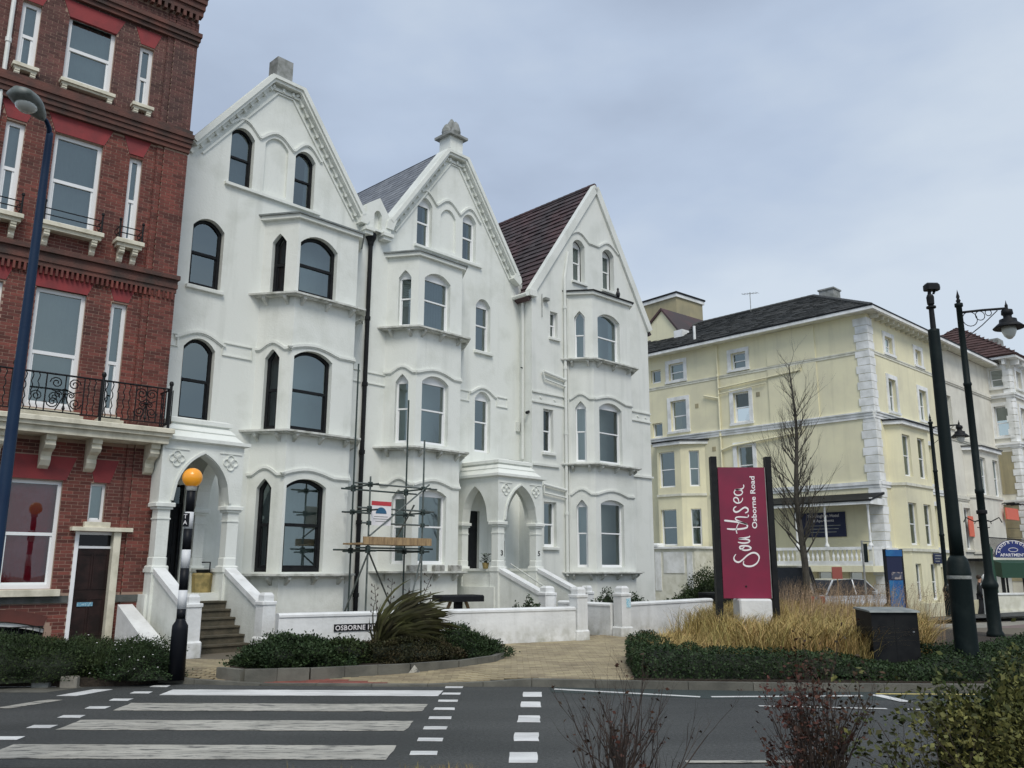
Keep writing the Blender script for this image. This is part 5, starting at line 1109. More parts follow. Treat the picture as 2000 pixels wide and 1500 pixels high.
lw(9.72, 10.66, 11.22, 12.15); lw(6.06, 6.88, 11.22, 12.06); lw(11.2, 11.85, 11.28, 12.0, sur=False, rail=.03)
lw(9.64, 10.62, 8.55, 10.15); lw(6.0, 6.87, 8.55, 10.05, 'brown', gl=GLSD); lw(11.2, 11.85, 8.35, 9.12, sur=False, rail=.03); lw(5.95, 6.82, 5.55, 7.4, 'brown')
lw(13.2, 14.1, 8.55, 10.15)
for a, b in ((2.47, 3.12), (1.1, 1.7), (4.2, 4.8)): lw(a, b, .95, 1.52, None, False, GLSD, .03); obj('window_head', FL.mb().box(U(b)-.12, U(a)+.12, -.06, 0, 1.62, 1.69), YELT, HT)
lw(7.4, 8.2, 2.5, 4.4, 'net')
FL.wall([(0, ZB), (LD, ZB), (LD, 12.7), (0, 12.7)], YEL, 'side_wall', .2)
FR = Face(HT, (0, 0), (7.3, 0))
def rw(F, a, b, z0, z1, cur='net', sur=True, gl=GLS, m=WREN, fw=.055, rail=.5):
    window(F, a, b, z0, z1, 0, 'seg', UPVC, reveal=.14, fw=fw, curtain=cur, gl=gl, rail=rail)
    if sur: surround(F, a, b, z0, z1, m, .2)
rw(FR, 1.72, 2.55, 11.18, 11.98); rw(FR, 5.1, 5.82, 11.18, 11.95)
rw(FR, 1.7, 2.5, 8.5, 10.0, 'sides'); rw(FR, 5.08, 5.95, 8.5, 9.98, 'sides'); rw(FR, 5.2, 6.05, 5.5, 7.35, 'sides'); rw(FR, 5.22, 6.05, 2.6, 4.5, 'sides'); rw(FR, 5.3, 5.9, .1, 1.7, 'sides', False)
FR.wall([(0, ZB), (7.3, ZB), (7.3, 12.7), (0, 12.7)], YEL, 'front_wall', .2)
# bands
for F, u0, u1 in ((FL, 0, LD+.0), (FR, 0, 7.3)):
    e = .0
    obj('string_course', F.mb().box(u0, u1, -.05, 0, 11.0, 11.06).box(u0, u1, -.03, 0, 10.9, 11.0), YELT, HT)
    obj('string_course', F.mb().box(u0, u1, -.09, 0, 8.12, 8.24).box(u0, u1, -.06, 0, 8.0, 8.12).box(u0, u1, -.14, 0, 8.24, 8.3), WREN, HT)
    obj('string_course', F.mb().box(u0 if F is FR else LD-8.4, u1, -.09, 0, 5.14, 5.28).box(u0 if F is FR else LD-8.4, u1, -.05, 0, 5.02, 5.14), WREN, HT)
obj('string_course', FR.mb().box(0, 7.3, -.1, 0, 2.36, 2.5), WREN, HT)
obj('wall_panel_edge', FL.mb().box(U(4.9), U(2.45), -.05, 0, 8.31, 10.89).box(U(4.9), U(2.45), -.05, 0, 11.07, 12.66), YEL, HT)
# quoins
zq = ZB; k = 0
while zq < 12.5:
    L1, L2 = (.60, .46) if k % 2 else (.52, .54); h = .36
    if not any(abs(zq+h/2-b) < .22 for b in (8.15, 5.2)): obj('quoin', MB().prism_xy([(-.04, -.04), (L2, -.04), (L2, 0), (0, 0), (0, L1), (-.04, L1)], zq+.012, zq+h-.012), WREN, HT)
    else: obj('quoin', MB().prism_xy([(-.03, -.03), (.5, -.03), (.5, 0), (0, 0), (0, .5), (-.03, .5)], zq, zq+h), WREN, HT)
    zq += h; k += 1
# bays
def hbay(x0, x1, xf0, xf1, pj, F0, zt, wins, m, roofm=BLK, mirror=None, par=None, fw=.05):
    """F0 maps (u, y) of its face; bay plan built in that face's coordinates"""
    Mx = F0.M; P = [tuple((Mx @ Vector((a, b, 0))).xy) for a, b in ((x0, 0), (xf0, -pj), (xf1, -pj), (x1, 0))]
    for i in range(3):
        f = Face(par, P[i], P[i+1])
        for (j, a, b, z0, z1, cur, gl) in wins:
            if j == i: window(f, a, b, z0, z1, 0, 'seg', UPVC, reveal=.12, fw=fw, curtain=cur, gl=gl)
        f.wall([(0, ZB), (f.L, ZB), (f.L, zt), (0, zt)], m, 'bay_wall', .15)
        for z in (5.2, 2.42): obj('string_course', f.mb().box(-.02, f.L+.02, -.07, 0, z-.06, z+.06), YELT if m is YEL else m, par)
    o = MB(F0.M); o.prism_xy([(x0-.2, 0), (xf0-.12, -pj-.18), (xf1+.12, -pj-.18), (x1+.2, 0)], zt, zt+.16); obj('bay_fascia', o, WREN, par)
    o = MB(F0.M); o.prism_xy([(x0-.28, 0), (xf0-.15, -pj-.24), (xf1+.15, -pj-.24), (x1+.28, 0)], zt+.16, zt+.22); obj('bay_roof', o, roofm, par)
hbay(U(11.4), U(8.65), U(11.05)+.0, U(9.6), .75, FL, 7.72, [(1, .06+.05, 1.08, 5.6, 7.42, 'brown', GLS), (1, .11, 1.08, 2.7, 4.5, 'net', GLS), (2, .42, .92, 5.6, 7.4, 'net', GLS), (2, .42, .92, 2.7, 4.5, 'net', GLS), (0, .25, .55, 5.6, 7.4, 'net', GLS), (0, .25, .55, 2.7, 4.5, 'net', GLS)], YEL, par=HT)
hbay(.95, 4.5, 1.2, 4.2, .55, FR, 7.78, [(1, .12, .95, 5.55, 7.38, 'net', GLS), (1, 1.75, 2.55, 5.55, 7.38, 'brown', GLSD), (1, .12, .98, 2.62, 4.42, None, GLSD), (1, 1.75, 2.55, 2.62, 4.42, 'brown', GLSD), (1, 1.9, 2.6, .3, 1.85, 'right', GLSD), (1, .3, .9, .3, 1.85, None, GLSD)], YEL, par=HT)
# roof
E0, E1, zE = -.5, 15.6, 12.82; R0 = 4.6; R1 = LD-4.2; zR = 15.55
rc = [(E0, E0), (E1, E0), (E1, LD+.3), (E0, LD+.3)]; rt_ = [(R0, R0), (E1-.2, R0), (E1-.2, R1), (R0, R1)]
for i in (3, 0):
    j = (i+1) % 4; a, b = rc[i], rc[j]; c, d = rt_[j], rt_[i]
    tiles([(a[0], a[1], zE), (b[0], b[1], zE), (c[0], c[1], zR), (d[0], d[1], zR)], TILED, HT, pitch=.3, tw=.36, th=.03)
a, b, c, d = rc[3], rc[2], rt_[2], rt_[3]; obj('roof', MB().add([(a[0], a[1], zE), (b[0], b[1], zE), (c[0], c[1], zR), (d[0], d[1], zR)], [(0, 1, 2, 3)]).add([(*p, zR) for p in rt_], [(0, 1, 2, 3)]), TILED, HT)
rg = MB()
for p, q in (((E0, E0, zE), (R0, R0, zR)), ((E0, LD+.3, zE), (R0, R1, zR)), ((R0, R0, zR), (R0, R1, zR))):
    p, q = Vector(p), Vector(q); n = int((q-p).length/.35)
    for i in range(n): rg.tube([p.lerp(q, i/n)+Vector((0, 0, .04)), p.lerp(q, (i+.97)/n)+Vector((0, 0, .04))], [.09, .1], 6)
obj('ridge_tiles', rg, TILED, HT, stuff=True)
obj('roof_parapet', MB().box(R0+.5, R0+.7, R0+1.2, R1+.8-3, zR-.1, zR+.16), LEAD, HT)
obj('eaves', MB().box(E0+.02, .0, E0+.02, LD+.28, 12.68, zE-.02).box(0, E1, E0+.02, 0, 12.68, zE-.02), YELT, HT)
obj('gutter', MB().box(E0-.1, E0+.02, E0-.1, LD+.3, 12.66, 12.8).box(E0+.02, E1, E0-.1, E0+.02, 12.66, 12.8), WREN, HT); obj('gutter_edge', MB().box(E0-.12, E0-.0, E0-.12, LD+.3, 12.8, 12.86).box(E0, E1, E0-.12, E0-.0, 12.8, 12.86), BLK, HT)
br_ = mesh('eaves_bracket', MB().box(-.38, 0, -.05, .05, 12.5, 12.68), YELT)
for i in range(16): o = obj('eaves_bracket', br_, None, HT); o.location = (0.4+i*.55-.0, 0, 0); o.rotation_euler[2] = radians(90); 
obj('chimney', MB().box(5.6, 6.4, 4.0, 4.8, 14.6, 16.1).box(5.55, 6.45, 3.95, 4.85, 16.1, 16.18), CEM, HT)
obj('vent_pipe', MB().tube([(-.1+.6, 9.3, 12.9), (.5, 9.3, 14.1)], .07, 10), WREN, HT)
an = MB(); ax_, ay_, az_ = 4.4, 8.2, 15.3; an.tube([(ax_, ay_, az_), (ax_, ay_, az_+1.3)], .02, 5); an.tube([(ax_, ay_-.5, az_+1.15), (ax_, ay_+.5, az_+1.3)], .014, 4)
for i in range(6): an.tube([(ax_-.2, ay_-.45+i*.17, az_+1.17+i*.022), (ax_+.2, ay_-.45+i*.17, az_+1.17+i*.022)], .008, 4)
obj('aerial', an, CEM, HT)
pp = FL.mb(); pp.tube([(U(7.65), -.07, 2), (U(7.65), -.07, 12.6)], .045, 8)
for z in (5, 8, 11): pp.tube([(U(7.65), -.09, z), (U(7.65), -.07, z+.12)], .06, 8)
pp.tube([(U(7.65), -.09, 10.4), (U(3.2), -.09, 10.62), (U(3.2), -.09, 10.75)], .04, 8); pp.tube([(U(7.6), -.1, 10.1), (U(5.0), -.1, 10.28)], .025, 6); pp.tube([(U(8.5), -.09, 10.15), (U(7.65), -.09, 9.9)], .05, 6)
pp.tube([(U(7.6), -.09, 7.3), (U(7.0), -.09, 7.45), (U(3.4), -.09, 7.72), (U(3.3), -.09, 7.95)], .05, 8); obj('waste_pipes', pp, YEL, HT)
pp = FR.mb(); pp.tube([(7.22, -.08, ZB), (7.22, -.08, 12.6)], .05, 8); obj('downpipe', pp, BLK, HT)
for s_, z in ((9.0, 9.6), (5.5, 9.7), (8.1, 7.3)): obj('vent_grille', FL.mb().box(U(s_)-.1, U(s_)+.1, -.015, 0, z, z+.22), YELD, HT)
# veranda
VR = obj('veranda', MB().box(-1.25, 0, .05, 5.6, 1.5, 1.75), YEL, HT)
zc0, zc1 = 2.52, 4.3
for y in (.12, 2.0, 3.35, 4.75, 5.55):
    obj('post', MB().lathe([(.11, 1.75), (.11, 1.8), (.1, 2.5)], -1.12, y, 4, pi/4), YELT, VR); obj('slim_column', MB().lathe([(.1, zc0), (.1, zc0+.06), (.06, zc0+.14), (.045, zc0+.22), (.045, zc1-.2), (.06, zc1-.14), (.05, zc1-.1), (.1, zc1)], -1.12, y, 10), WREN, VR, True)
for a, b in ((.25, 1.85), (2.15, 3.2), (3.5, 4.6)):
    bm_ = mesh('baluster', MB().lathe([(.03, 1.95), (.06, 2.05), (.065, 2.12), (.03, 2.28), (.025, 2.36), (.04, 2.4)], 0, 0, 8), WREN)
    n = int((b-a)/.19)
    for i in range(n): o = obj('baluster', bm_, None, VR); o.location = (-1.12, a+(i+.5)*(b-a)/n, 0)
    obj('balustrade_back', MB().box(-.98, -.96, a, b, 1.9, 2.42), BLK, VR) if False else None
obj('balustrade_rail', MB().box(-1.22, -1.02, .05, 5.6, 2.4, 2.52).box(-1.2, -1.04, .05, 5.6, 1.75, 1.95), WREN, VR)
obj('balustrade_rail', MB().box(-1.02, 0, .05, .2, 2.4, 2.52).box(-1.02, 0, .06, .18, 1.75, 2.4), WREN, VR)
mb = MB(); mb.add([(-1.4, -.15, 4.42), (-1.4, 5.8, 4.42), (0, 5.8, 4.8), (0, -.15, 4.8), (-1.4, -.15, 4.36), (-1.4, 5.8, 4.36), (0, 5.8, 4.7), (0, -.15, 4.7)], [(0, 1, 2, 3), (7, 6, 5, 4), (0, 3, 7, 4), (1, 2, 6, 5), (0, 1, 5, 4)]); obj('veranda_roof', mb, BLK, VR)
obj('veranda_fascia', MB().box(-1.36, -1.26, -.12, 5.75, 4.24, 4.36).box(-1.26, 0, -.12, -.02, 4.24, 4.5), WREN, VR)
bn = obj('banner', FL.mb().box(U(3.75), U(1.62), -.06, -.04, 2.98, 4.05), NAVY, HT)
MF = FL.M @ Matrix.Translation((U(3.5), -.065, 0)) @ Matrix.Rotation(radians(90), 4, 'X')
for k, (t, sz, dx) in enumerate((('Sandringham Hotel', .19, .15), ('& Apartments', .17, .4), ('', .1, 0))):
    if t: text_obj('lettering', t, sz, MF @ Matrix.Translation((dx, 3.84-.2*k, 0)), SIGNW, bn, depth=.002)
for k in range(3): obj('print_line', FL.mb().box(U(3.4)+.08*k, U(1.85)-.1*k, -.064, -.0605, 3.46-.14*k, 3.49-.14*k), CEM, bn)
bs_ = obj('small_blue_sign', FR.mb().box(3.35, 4.35, -.62, -.6, 1.86, 2.3), NAVY, HT)
for k in range(3): obj('print_line', FR.mb().box(3.5, 4.2-.1*k, -.624, -.6205, 2.18-.12*k, 2.22-.12*k), CEM, bs_)
# entrance annex with moulded parapet, left of the sign
AX = obj('entrance_annex', MB().box(-3.2, -.9, 7.3, 9.6, ZB, 2.5), YELT, HT)
obj('annex_coping', MB().cbox(-3.3, -.9, 7.2, 9.7, 2.5, 2.6, .02), WREN, AX); obj('annex_cap', MB().cbox(-3.33, -2.8, 9.2, 9.72, 2.6, 2.76, .07), WREN, AX)
for a, b in ((7.4, 7.7), (7.85, 9.0), (9.15, 9.5)): obj('raised_panel', MB().box(-3.23, -3.2, a, b, .6 if b-a < .6 else 1.4, 2.35), WREN, AX)
# low boundary wall in front of the right face
obj('area_wall', FR.mb().box(1.0, 7.2, -1.15, -.95, ZB, .25), YEL, HT)
# ---- neighbour in grey cream, with bay, balcony and orange signs ----
NB = root('terrace_building', 'cream terraced building with an iron balcony and orange signs', 'building', HZ, radians(43.3))
FN_ = Face(NB, (7.32, .03), (15.35, .03))
for a, z0, z1 in ((4.6, 5.5, 7.3),): pass
rw(FN_, 1.0, 1.85, 8.6, 10.2, 'net', True, m=CRW); rw(FN_, 6.9, 7.6, 2.55, 4.5, None, True, GLSD, CRW); rw(FN_, 2.0, 2.9, 2.55, 4.6, None, True, GLSD, CRW); rw(FN_, 3.4, 4.2, -.2, 1.5, None, False, GLSD)
FN_.wall([(0, ZB-.2), (8.03, ZB-.2), (8.03, 12.68), (0, 12.68)], CRW, 'front_wall')
for z in (11.0, 8.1, 5.1): obj('string_course', FN_.mb().box(0, 8.03, -.09, 0, z-.08, z+.08).box(0, 8.03, -.05, 0, z-.16, z-.08), CRW, NB)
hb = MB()
ZBs = ZB; 
hbay(2.9, 6.5, 3.3, 6.1, .6, FN_, 7.55, [(1, .1, .85, 5.3, 7.2, 'net', GLS), (1, 1.9, 2.7, 5.3, 7.2, 'net', GLS)], CRW, TILED, par=NB)
obj('balcony_floor', FN_.mb().box(1.2, 6.6, -1.3, 0, 2.0, 2.12), BLK, NB)
rr = FN_.mb(); rr.tube([(1.2, -1.28, 3.1), (6.6, -1.28, 3.1)], .025, 5)
for i in range(40): rr.tube([(1.25+i*.135, -1.28, 2.12), (1.25+i*.135, -1.28, 3.1)], .012, 4)
obj('balcony_railing', rr, BLK, NB)
for u in (3.4, 5.9): obj('balcony_post', FN_.mb().tube([(u, -1.2, ZB), (u, -1.2, 2.0)], .05, 6), BLK, NB)
obj('orange_sign', FN_.mb().box(5.7, 7.6, -.85, -.78, 4.15, 4.75), ORSIGN, NB); obj('orange_sign', FN_.mb().box(2.3, 2.95, -.12, -.08, 3.2, 4.2), ORSIGN, NB)
for i in range(3): obj('sign_lamp', FN_.mb().tube([(5.9+i*.7, -.6, 4.95), (5.9+i*.7, -1.2, 4.98), (6.0+i*.7, -1.25, 4.9)], .03, 5), BLK, NB)
obj('fascia', MB(FN_.M).box(1.2, 6.6, -1.25, -1.15, 1.9, 2.0), BLK, NB)
# ---- corner pavilion ----
PV = root('corner_building', 'cream corner building with a red brown hipped roof, at the right edge', 'building', HZ, radians(43.3))
px0, py0 = 15.38, -1.1
FA = Face(PV, (px0, 6), (px0, py0)); FB = Face(PV, (px0, py0), (px0+7, py0)); q0 = 6.0
def aw(F, a, b, z0, z1, c): rw(F, a, b, z0, z1, c, True, GLS if c else GLSD, WREN, rail=.45)
aw(FA, q0+.05+.0, q0+.72, 11.5, 12.55, None); aw(FA, q0+.08, q0+.76, 8.75, 10.45, 'brown')
aw(FB, .9, 1.8, 11.5, 12.5, None); aw(FB, .9, 1.8, 8.75, 10.4, 'brown'); aw(FB, .9, 1.8, 5.4, 7.2, 'net'); aw(FB, .9, 1.8, 2.6, 4.4, 'net')
for F in (FA, FB): F.wall([(0, ZB-.3), (F.L, ZB-.3), (F.L, 13.0), (0, 13.0)], CRW, 'wall')
obj('render_panel', FA.mb().box(6.05, 6.85, -.03, 0, 5.6, 7.9), YELD, PV)
for i in range(9): obj('ashlar_block', FA.mb().box(5.6+(.2 if i % 2 else 0), 7.08, -.035, 0, 1.0+i*.46, 1.44+i*.46), YELD, PV)
zq = ZB; k = 0
while zq < 12.2:
    L_ = .42 if k % 2 else .34; c_ = MB(); c_.add([(px0-.05, py0+L_, zq), (px0-.05, py0+.05, zq), (px0+.05, py0-.05, zq), (px0+L_, py0-.05, zq), (px0-.05, py0+L_, zq+.33), (px0-.05, py0+.05, zq+.33), (px0+.05, py0-.05, zq+.33), (px0+L_, py0-.05, zq+.33)], [(0, 1, 5, 4), (1, 2, 6, 5), (2, 3, 7, 6), (4, 5, 6, 7), (3, 2, 1, 0)]); obj('quoin', c_, WREN, PV); zq += .37; k += 1
for z in (11.05, 8.3, 5.2):
    for F in (FA, FB): obj('cornice', F.mb().box(0, F.L+(.12 if F is FA else 0), -.16, 0, z-.03, z+.08).box(0, F.L+(.08 if F is FA else 0), -.1, 0, z-.16, z-.03), WREN, PV)
for y in (.1, .9, 1.7, 2.5): obj('eaves_bracket', MB().prism_yz([(0, 0), (0, 0), (0, 0)], 0, 0), WREN, PV) if False else None
obj('eaves', MB().box(px0-.5, px0+7.4, py0-.5, 6.5, 13.0, 13.16), WREN, PV)
for i in range(6):
    obj('eaves_bracket', MB().box(px0-.42, px0, py0+.1+i*.8, py0+.24+i*.8, 12.7, 13.0), WREN, PV); obj('eaves_bracket', MB().box(px0+.2+i*.8, px0+.34+i*.8, py0-.42, py0, 12.7, 13.0), WREN, PV)
A_ = (px0+2.6, 2.2, 16.0); B_ = (px0+4.0, 2.2, 16.0); e0, e1, f0, f1, ze = px0-.55, px0+7.4, py0-.55, 6.5, 13.18
tiles([(e0, f1, ze), (e0, f0, ze), A_], TILER, PV, pitch=.3, tw=.36, th=.03); tiles([(e0, f0, ze), (e1, f0, ze), B_, A_], TILER, PV, pitch=.3, tw=.36, th=.03); tiles([(e1, f1, ze), (e0, f1, ze), A_, B_], TILER, PV, pitch=.3, tw=.36, th=.03)
obj('chimney', MB().box(px0+5.2, px0+6.2, .8, 1.6, 13.5, 15.6), CEM, PV)
# entrance with domed sign and green awning (stands on its own posts)
cx, cy = 23.1, 39.8; EN = root('entrance_canopy', 'hotel entrance canopy with a domed blue sign above a green awning', 'canopy', (cx, cy, -.4), radians(-8))
ds = obj('domed_sign', MB().prism_xz([(-.78, 2.55)]+[(.78, 2.55)]+[(.78*cos(t*pi/16), 2.68+.66*sin(t*pi/16)) for t in range(17)], -.05, .05), mat('sign_royal_blue', (.015, .03, .16), .45), EN)
obj('sign_rim', MB().ribbon_xz([(.75*cos(t*pi/20), 2.68+.63*sin(t*pi/20)) for t in range(21)], .03, -.06, -.04), SIGNW, ds)
text_obj('lettering', 'APARTMENTS', .19, Matrix.Translation((0, -.055, 2.6)) @ Matrix.Rotation(radians(90), 4, 'X'), SIGNW, ds, depth=.002, align='CENTER', bold=.003)
wd2 = 'SANDRINGHAM'
for i, ch in enumerate(wd2):
    t = pi-(i+.5)/len(wd2)*pi; M = Matrix.Translation((.58*cos(t), -.055, 2.72+.47*sin(t))) @ Matrix.Rotation(-(t-pi/2), 4, 'Y') @ Matrix.Rotation(radians(90), 4, 'X'); text_obj('letter', ch, .16, M, SIGNW, ds, depth=.002, align='CENTER', bold=.003)
obj('crest', MB().ribbon_xz([(.2*cos(t*pi/6), 2.9+.09*sin(t*pi/6)) for t in range(12)], .02, -.056, -.04, close=True), SIGNW, ds)
obj('awning', MB().prism_yz([(-1.1, 1.65), (.0, 1.75), (0, 2.45), (-1.1, 2.3)], -1.0, 2.4), GREENA, EN); obj('fascia_board', MB().box(-1.0, 2.4, -.04, .08, 2.42, 2.56), CRW, EN)
for x in (-.9, 2.3): obj('post', MB().box(x-.06, x+.06, -.9, -.78, 0, 1.75), BLK, EN)
o = root('parasol', 'closed dark green parasol standing just left of the domed blue sign', 'parasol', (21.55, 38.9, -.4)); obj('parasol_canopy', MB().lathe([(.10, .6), (.17, .75), (.15, 1.4), (.09, 2.6), (.12, 2.9), (.05, 3.02)], n=10), GREENA, o); obj('pole', MB().tube([(0, 0, 0), (0, 0, 3.15)], .03, 8), BLK, o)
# low cream terrace wall at the right
o = root('terrace_wall', 'low pale yellow wall beneath the green awning', 'wall', (20.6, 37.6, -.4), radians(20)); obj('wall_body', MB().box(0, 14, -.15, .15, -.2, .95), YELT, o); obj('wall_plinth', MB().box(-.03, 14.03, -.2, -.15, -.2, .3), YELT, o); obj('wall_coping', MB().box(-.05, 14.05, -.2, .2, .95, 1.02), WREN, o)
# buildings glimpsed behind
TW = root('rendered_tower', 'plain ochre rendered tower block rising behind the end of the white terrace', 'building', (10.5, 52, 0), radians(45)); obj('tower_wall', MB().box(0, 7.5-4.8, 0, 6, -1, 18.6), YELD, TW)
TW.rotation_euler[2] = radians(40); obj('tower_fascia', MB().box(-.1, 2.8, -.1, 6.1, 18.6, 18.82), WREN, TW); obj('tower_roof', MB().box(-.15, 2.85, -.15, 6.15, 18.82, 18.93), BLK, TW)
GB = root('gabled_outbuilding', 'small yellow gabled wall with a brown roof in front of the ochre tower', 'building', (9.35, 46, 0), radians(-50)); obj('gable_wall', MB().prism_xz([(-5, -1), (0, -1), (0, 14.6), (-1.15, 16.1), (-5, 13.2)], 0, 4), YEL, GB); obj('gable_roof', MB().prism_xz([(-5.2, 13.05), (-1.15, 16.1), (-1.15, 16.25), (-5.2, 13.25)], -.1, 4.1).prism_xz([(-1.15, 16.1), (.1, 14.5), (.15, 14.62), (-1.15, 16.25)], -.1, 4.1), TILEB, GB)
obj('chimney_stub', MB().box(-.1, .5, -.3, .3, 13.6, 14.6).box(-.2, .6, -.35, .35, 14.0, 14.1), WREN, GB)
# ================================================================== boards and signposts in the street
o = root('information_board', 'blue tourist information board on two posts behind the grasses', 'information board', (11.88, 26.9, -.05), radians(8))
obj('board', MB().box(-.27, .23, -.05, .05, .5, 2.2), NAVY, o); obj('board_top', MB().box(-.29, .25, -.07, .07, 2.08, 2.28), BLUES, o); obj('board_poster', MB().box(-.25, .21, -.056, -.051, .5, 1.35), BLUES, o); obj('poster_photo', MB().box(-.15, .21, -.056, -.051, 1.38, 1.6), mat('poster_print', (.05, .06, .10), .5, col2=(.35, .3, .28), sc=9, lo=.5, hi=.6), o)
for x in (-.30, .26): obj('post', MB().box(x-.03, x+.03, -.05, .05, 0, 2.3), CGLASS if x > 0 else BLK, o)
o = root('street_post', 'slim grey post with a small arm and hanging plate in front of the veranda', 'post', (11.5, 28.3, -.15)); obj('pole', MB().tube([(0, 0, 0), (.0, 0, 2.7)], .035, 8), CEM, o); obj('arm', MB().tube([(0, 0, 2.68), (.3, 0, 2.66)], .015, 5), CEM, o); obj('plate', MB().box(.02, .16, -.02, .02, 2.0, 2.6), GRNP, o)
o = root('red_notice', 'small faded red notice on a stake above the grasses before the yellow hotel', 'sign', (11.1, 29.6, -.15)); obj('stake', MB().tube([(0, 0, 0), (0, 0, 1.6)], .02, 5), WOOD, o); obj('board', MB().box(-.17, .17, -.02, .02, 1.45, 1.85), mat('faded_red', (.32, .09, .07), .8), o)
# ================================================================== cars
def car(x, y, z, rz, paint, label, L=4.2, W=1.76, Hc=1.48, suv=False):
    R_ = root('parked_car', label, 'car', (x, y, z), rz, 'cars parked along the street')
    zb = .28; P = [(-L/2, .45), (-L/2+.05, .78), (-L*.27, .92 if not suv else 1.0), (L*.47, .95 if not suv else 1.05), (L/2-.02, .8), (L/2, .42), (L/2-.1, zb), (-L/2+.12, zb)]
    def loft(prof_w):   # side outline with varying half-width per point
        n = len(prof_w); vs = [(a, -w, b) for a, b, w in prof_w]+[(a, w, b) for a, b, w in prof_w]
        tri = tessellate_polygon([[Vector((a, b, 0)) for a, b, _ in prof_w]])
        return vs, [tuple(t) for t in tri]+[tuple(i+n for i in reversed(t)) for t in tri]+[(i, (i+1) % n, n+(i+1) % n, n+i) for i in range(n)]
    h = W/2
    body = [(a, b, h*(.93 if b > .85 else 1.0)*(.93 if abs(a) > L*.45 else 1)) for a, b in P]
    # finer body with wheel arches
    out_ = []; 
    for a, b, w in body[:6]: out_.append((a, b, w))
    for cx in (L*.31, -L*.31):
        out_ += [(cx+.36*cos(t*pi/8), max(zb, .3+.36*sin(t*pi/8)), h) for t in range(9)]
    out_.append((-L/2+.12, zb, h*.95))
    out_.insert(6, (L/2-.1, zb, h*.95))
    obj('body', MB().add(*loft(out_)), paint, R_)
    zt = Hc; r0 = [(-L*.25, .9), (-L*.10, zt-.03), (L*.05, zt), (L*.30, zt-.04), (L*.44, .95)] if not suv else [(-L*.24, .98), (-L*.12, zt-.03), (L*.1, zt), (L*.42, zt-.05), (L*.475, 1.0)]
    cab = [(a, b, h*(.92 if b < 1.1 else .72)) for a, b in r0]; obj('glasshouse', MB().add(*loft(cab)), CGLASS, R_)
    roof = [(a*.97, b+.012, h*.715) for a, b in r0[1:4]]+[(a*.97, b-.04, h*.72) for a, b in reversed(r0[1:4])]; obj('roof', MB().add(*loft(roof)), paint, R_)
    for s_ in (-1, 1):
        for i, j in ((0, 1), (3, 4)): obj('pillar', MB().tube([(r0[i][0], s_*h*(.92 if i in (0, 4) else .72), r0[i][1]), (r0[j][0], s_*h*(.92 if j in (0, 4) else .72), r0[j][1])], .035, 5), paint, R_)
        obj('pillar', MB().tube([(L*.07, s_*h*.92, .95), (L*.06, s_*h*.725, zt-.02)], .03, 5), paint, R_)
        obj('headlight', MB().cbox(-L/2-.005, -L/2+.2, s_*h*.78-.16, s_*h*.78+.16, .6, .76, .03), CHROME, R_); obj('tail_lamp', MB().cbox(L/2-.16, L/2+.005, s_*h*.83-.11, s_*h*.83+.11, .68, .92, .02), TLAMP, R_); obj('mirror', MB().cbox(-L*.17, -L*.13, s_*h*1.0-.08, s_*h*1.0+.1, .95, 1.07, .02), paint, R_)
        for cx in (L*.31, -L*.31):
            Mw = Matrix.Translation((cx, s_*(h-.1), .31)) @ Matrix.Rotation(radians(90), 4, 'X'); wh = obj('wheel', MB(Mw).lathe([(.2, -.1), (.31, -.09), (.31, .09), (.2, .1)], n=22), TYRE, R_); obj('rim', MB(Mw).lathe([(.19, -.105), (.19, .105), (.05, .11)], n=14), CHROME, wh)
    obj('number_plate', MB().box(L/2, L/2+.012, -.26, .26, .55, .66), SIGNW, R_)
    return R_
car(8.75, 27.6, -.06, radians(-112), CARB, 'black off-road car parked right behind the maroon sign', 4.4, 1.85, 1.78, True)
car(12.0, 31.6, -.2, radians(-150), CARW, 'silver car half hidden by the grasses in front of the hotel veranda')
car(10.3, 33.4, -.25, radians(-112), CARW, 'pale car parked beyond the black car, only its roof showing over it', 4.3, 1.76, 1.75, True)
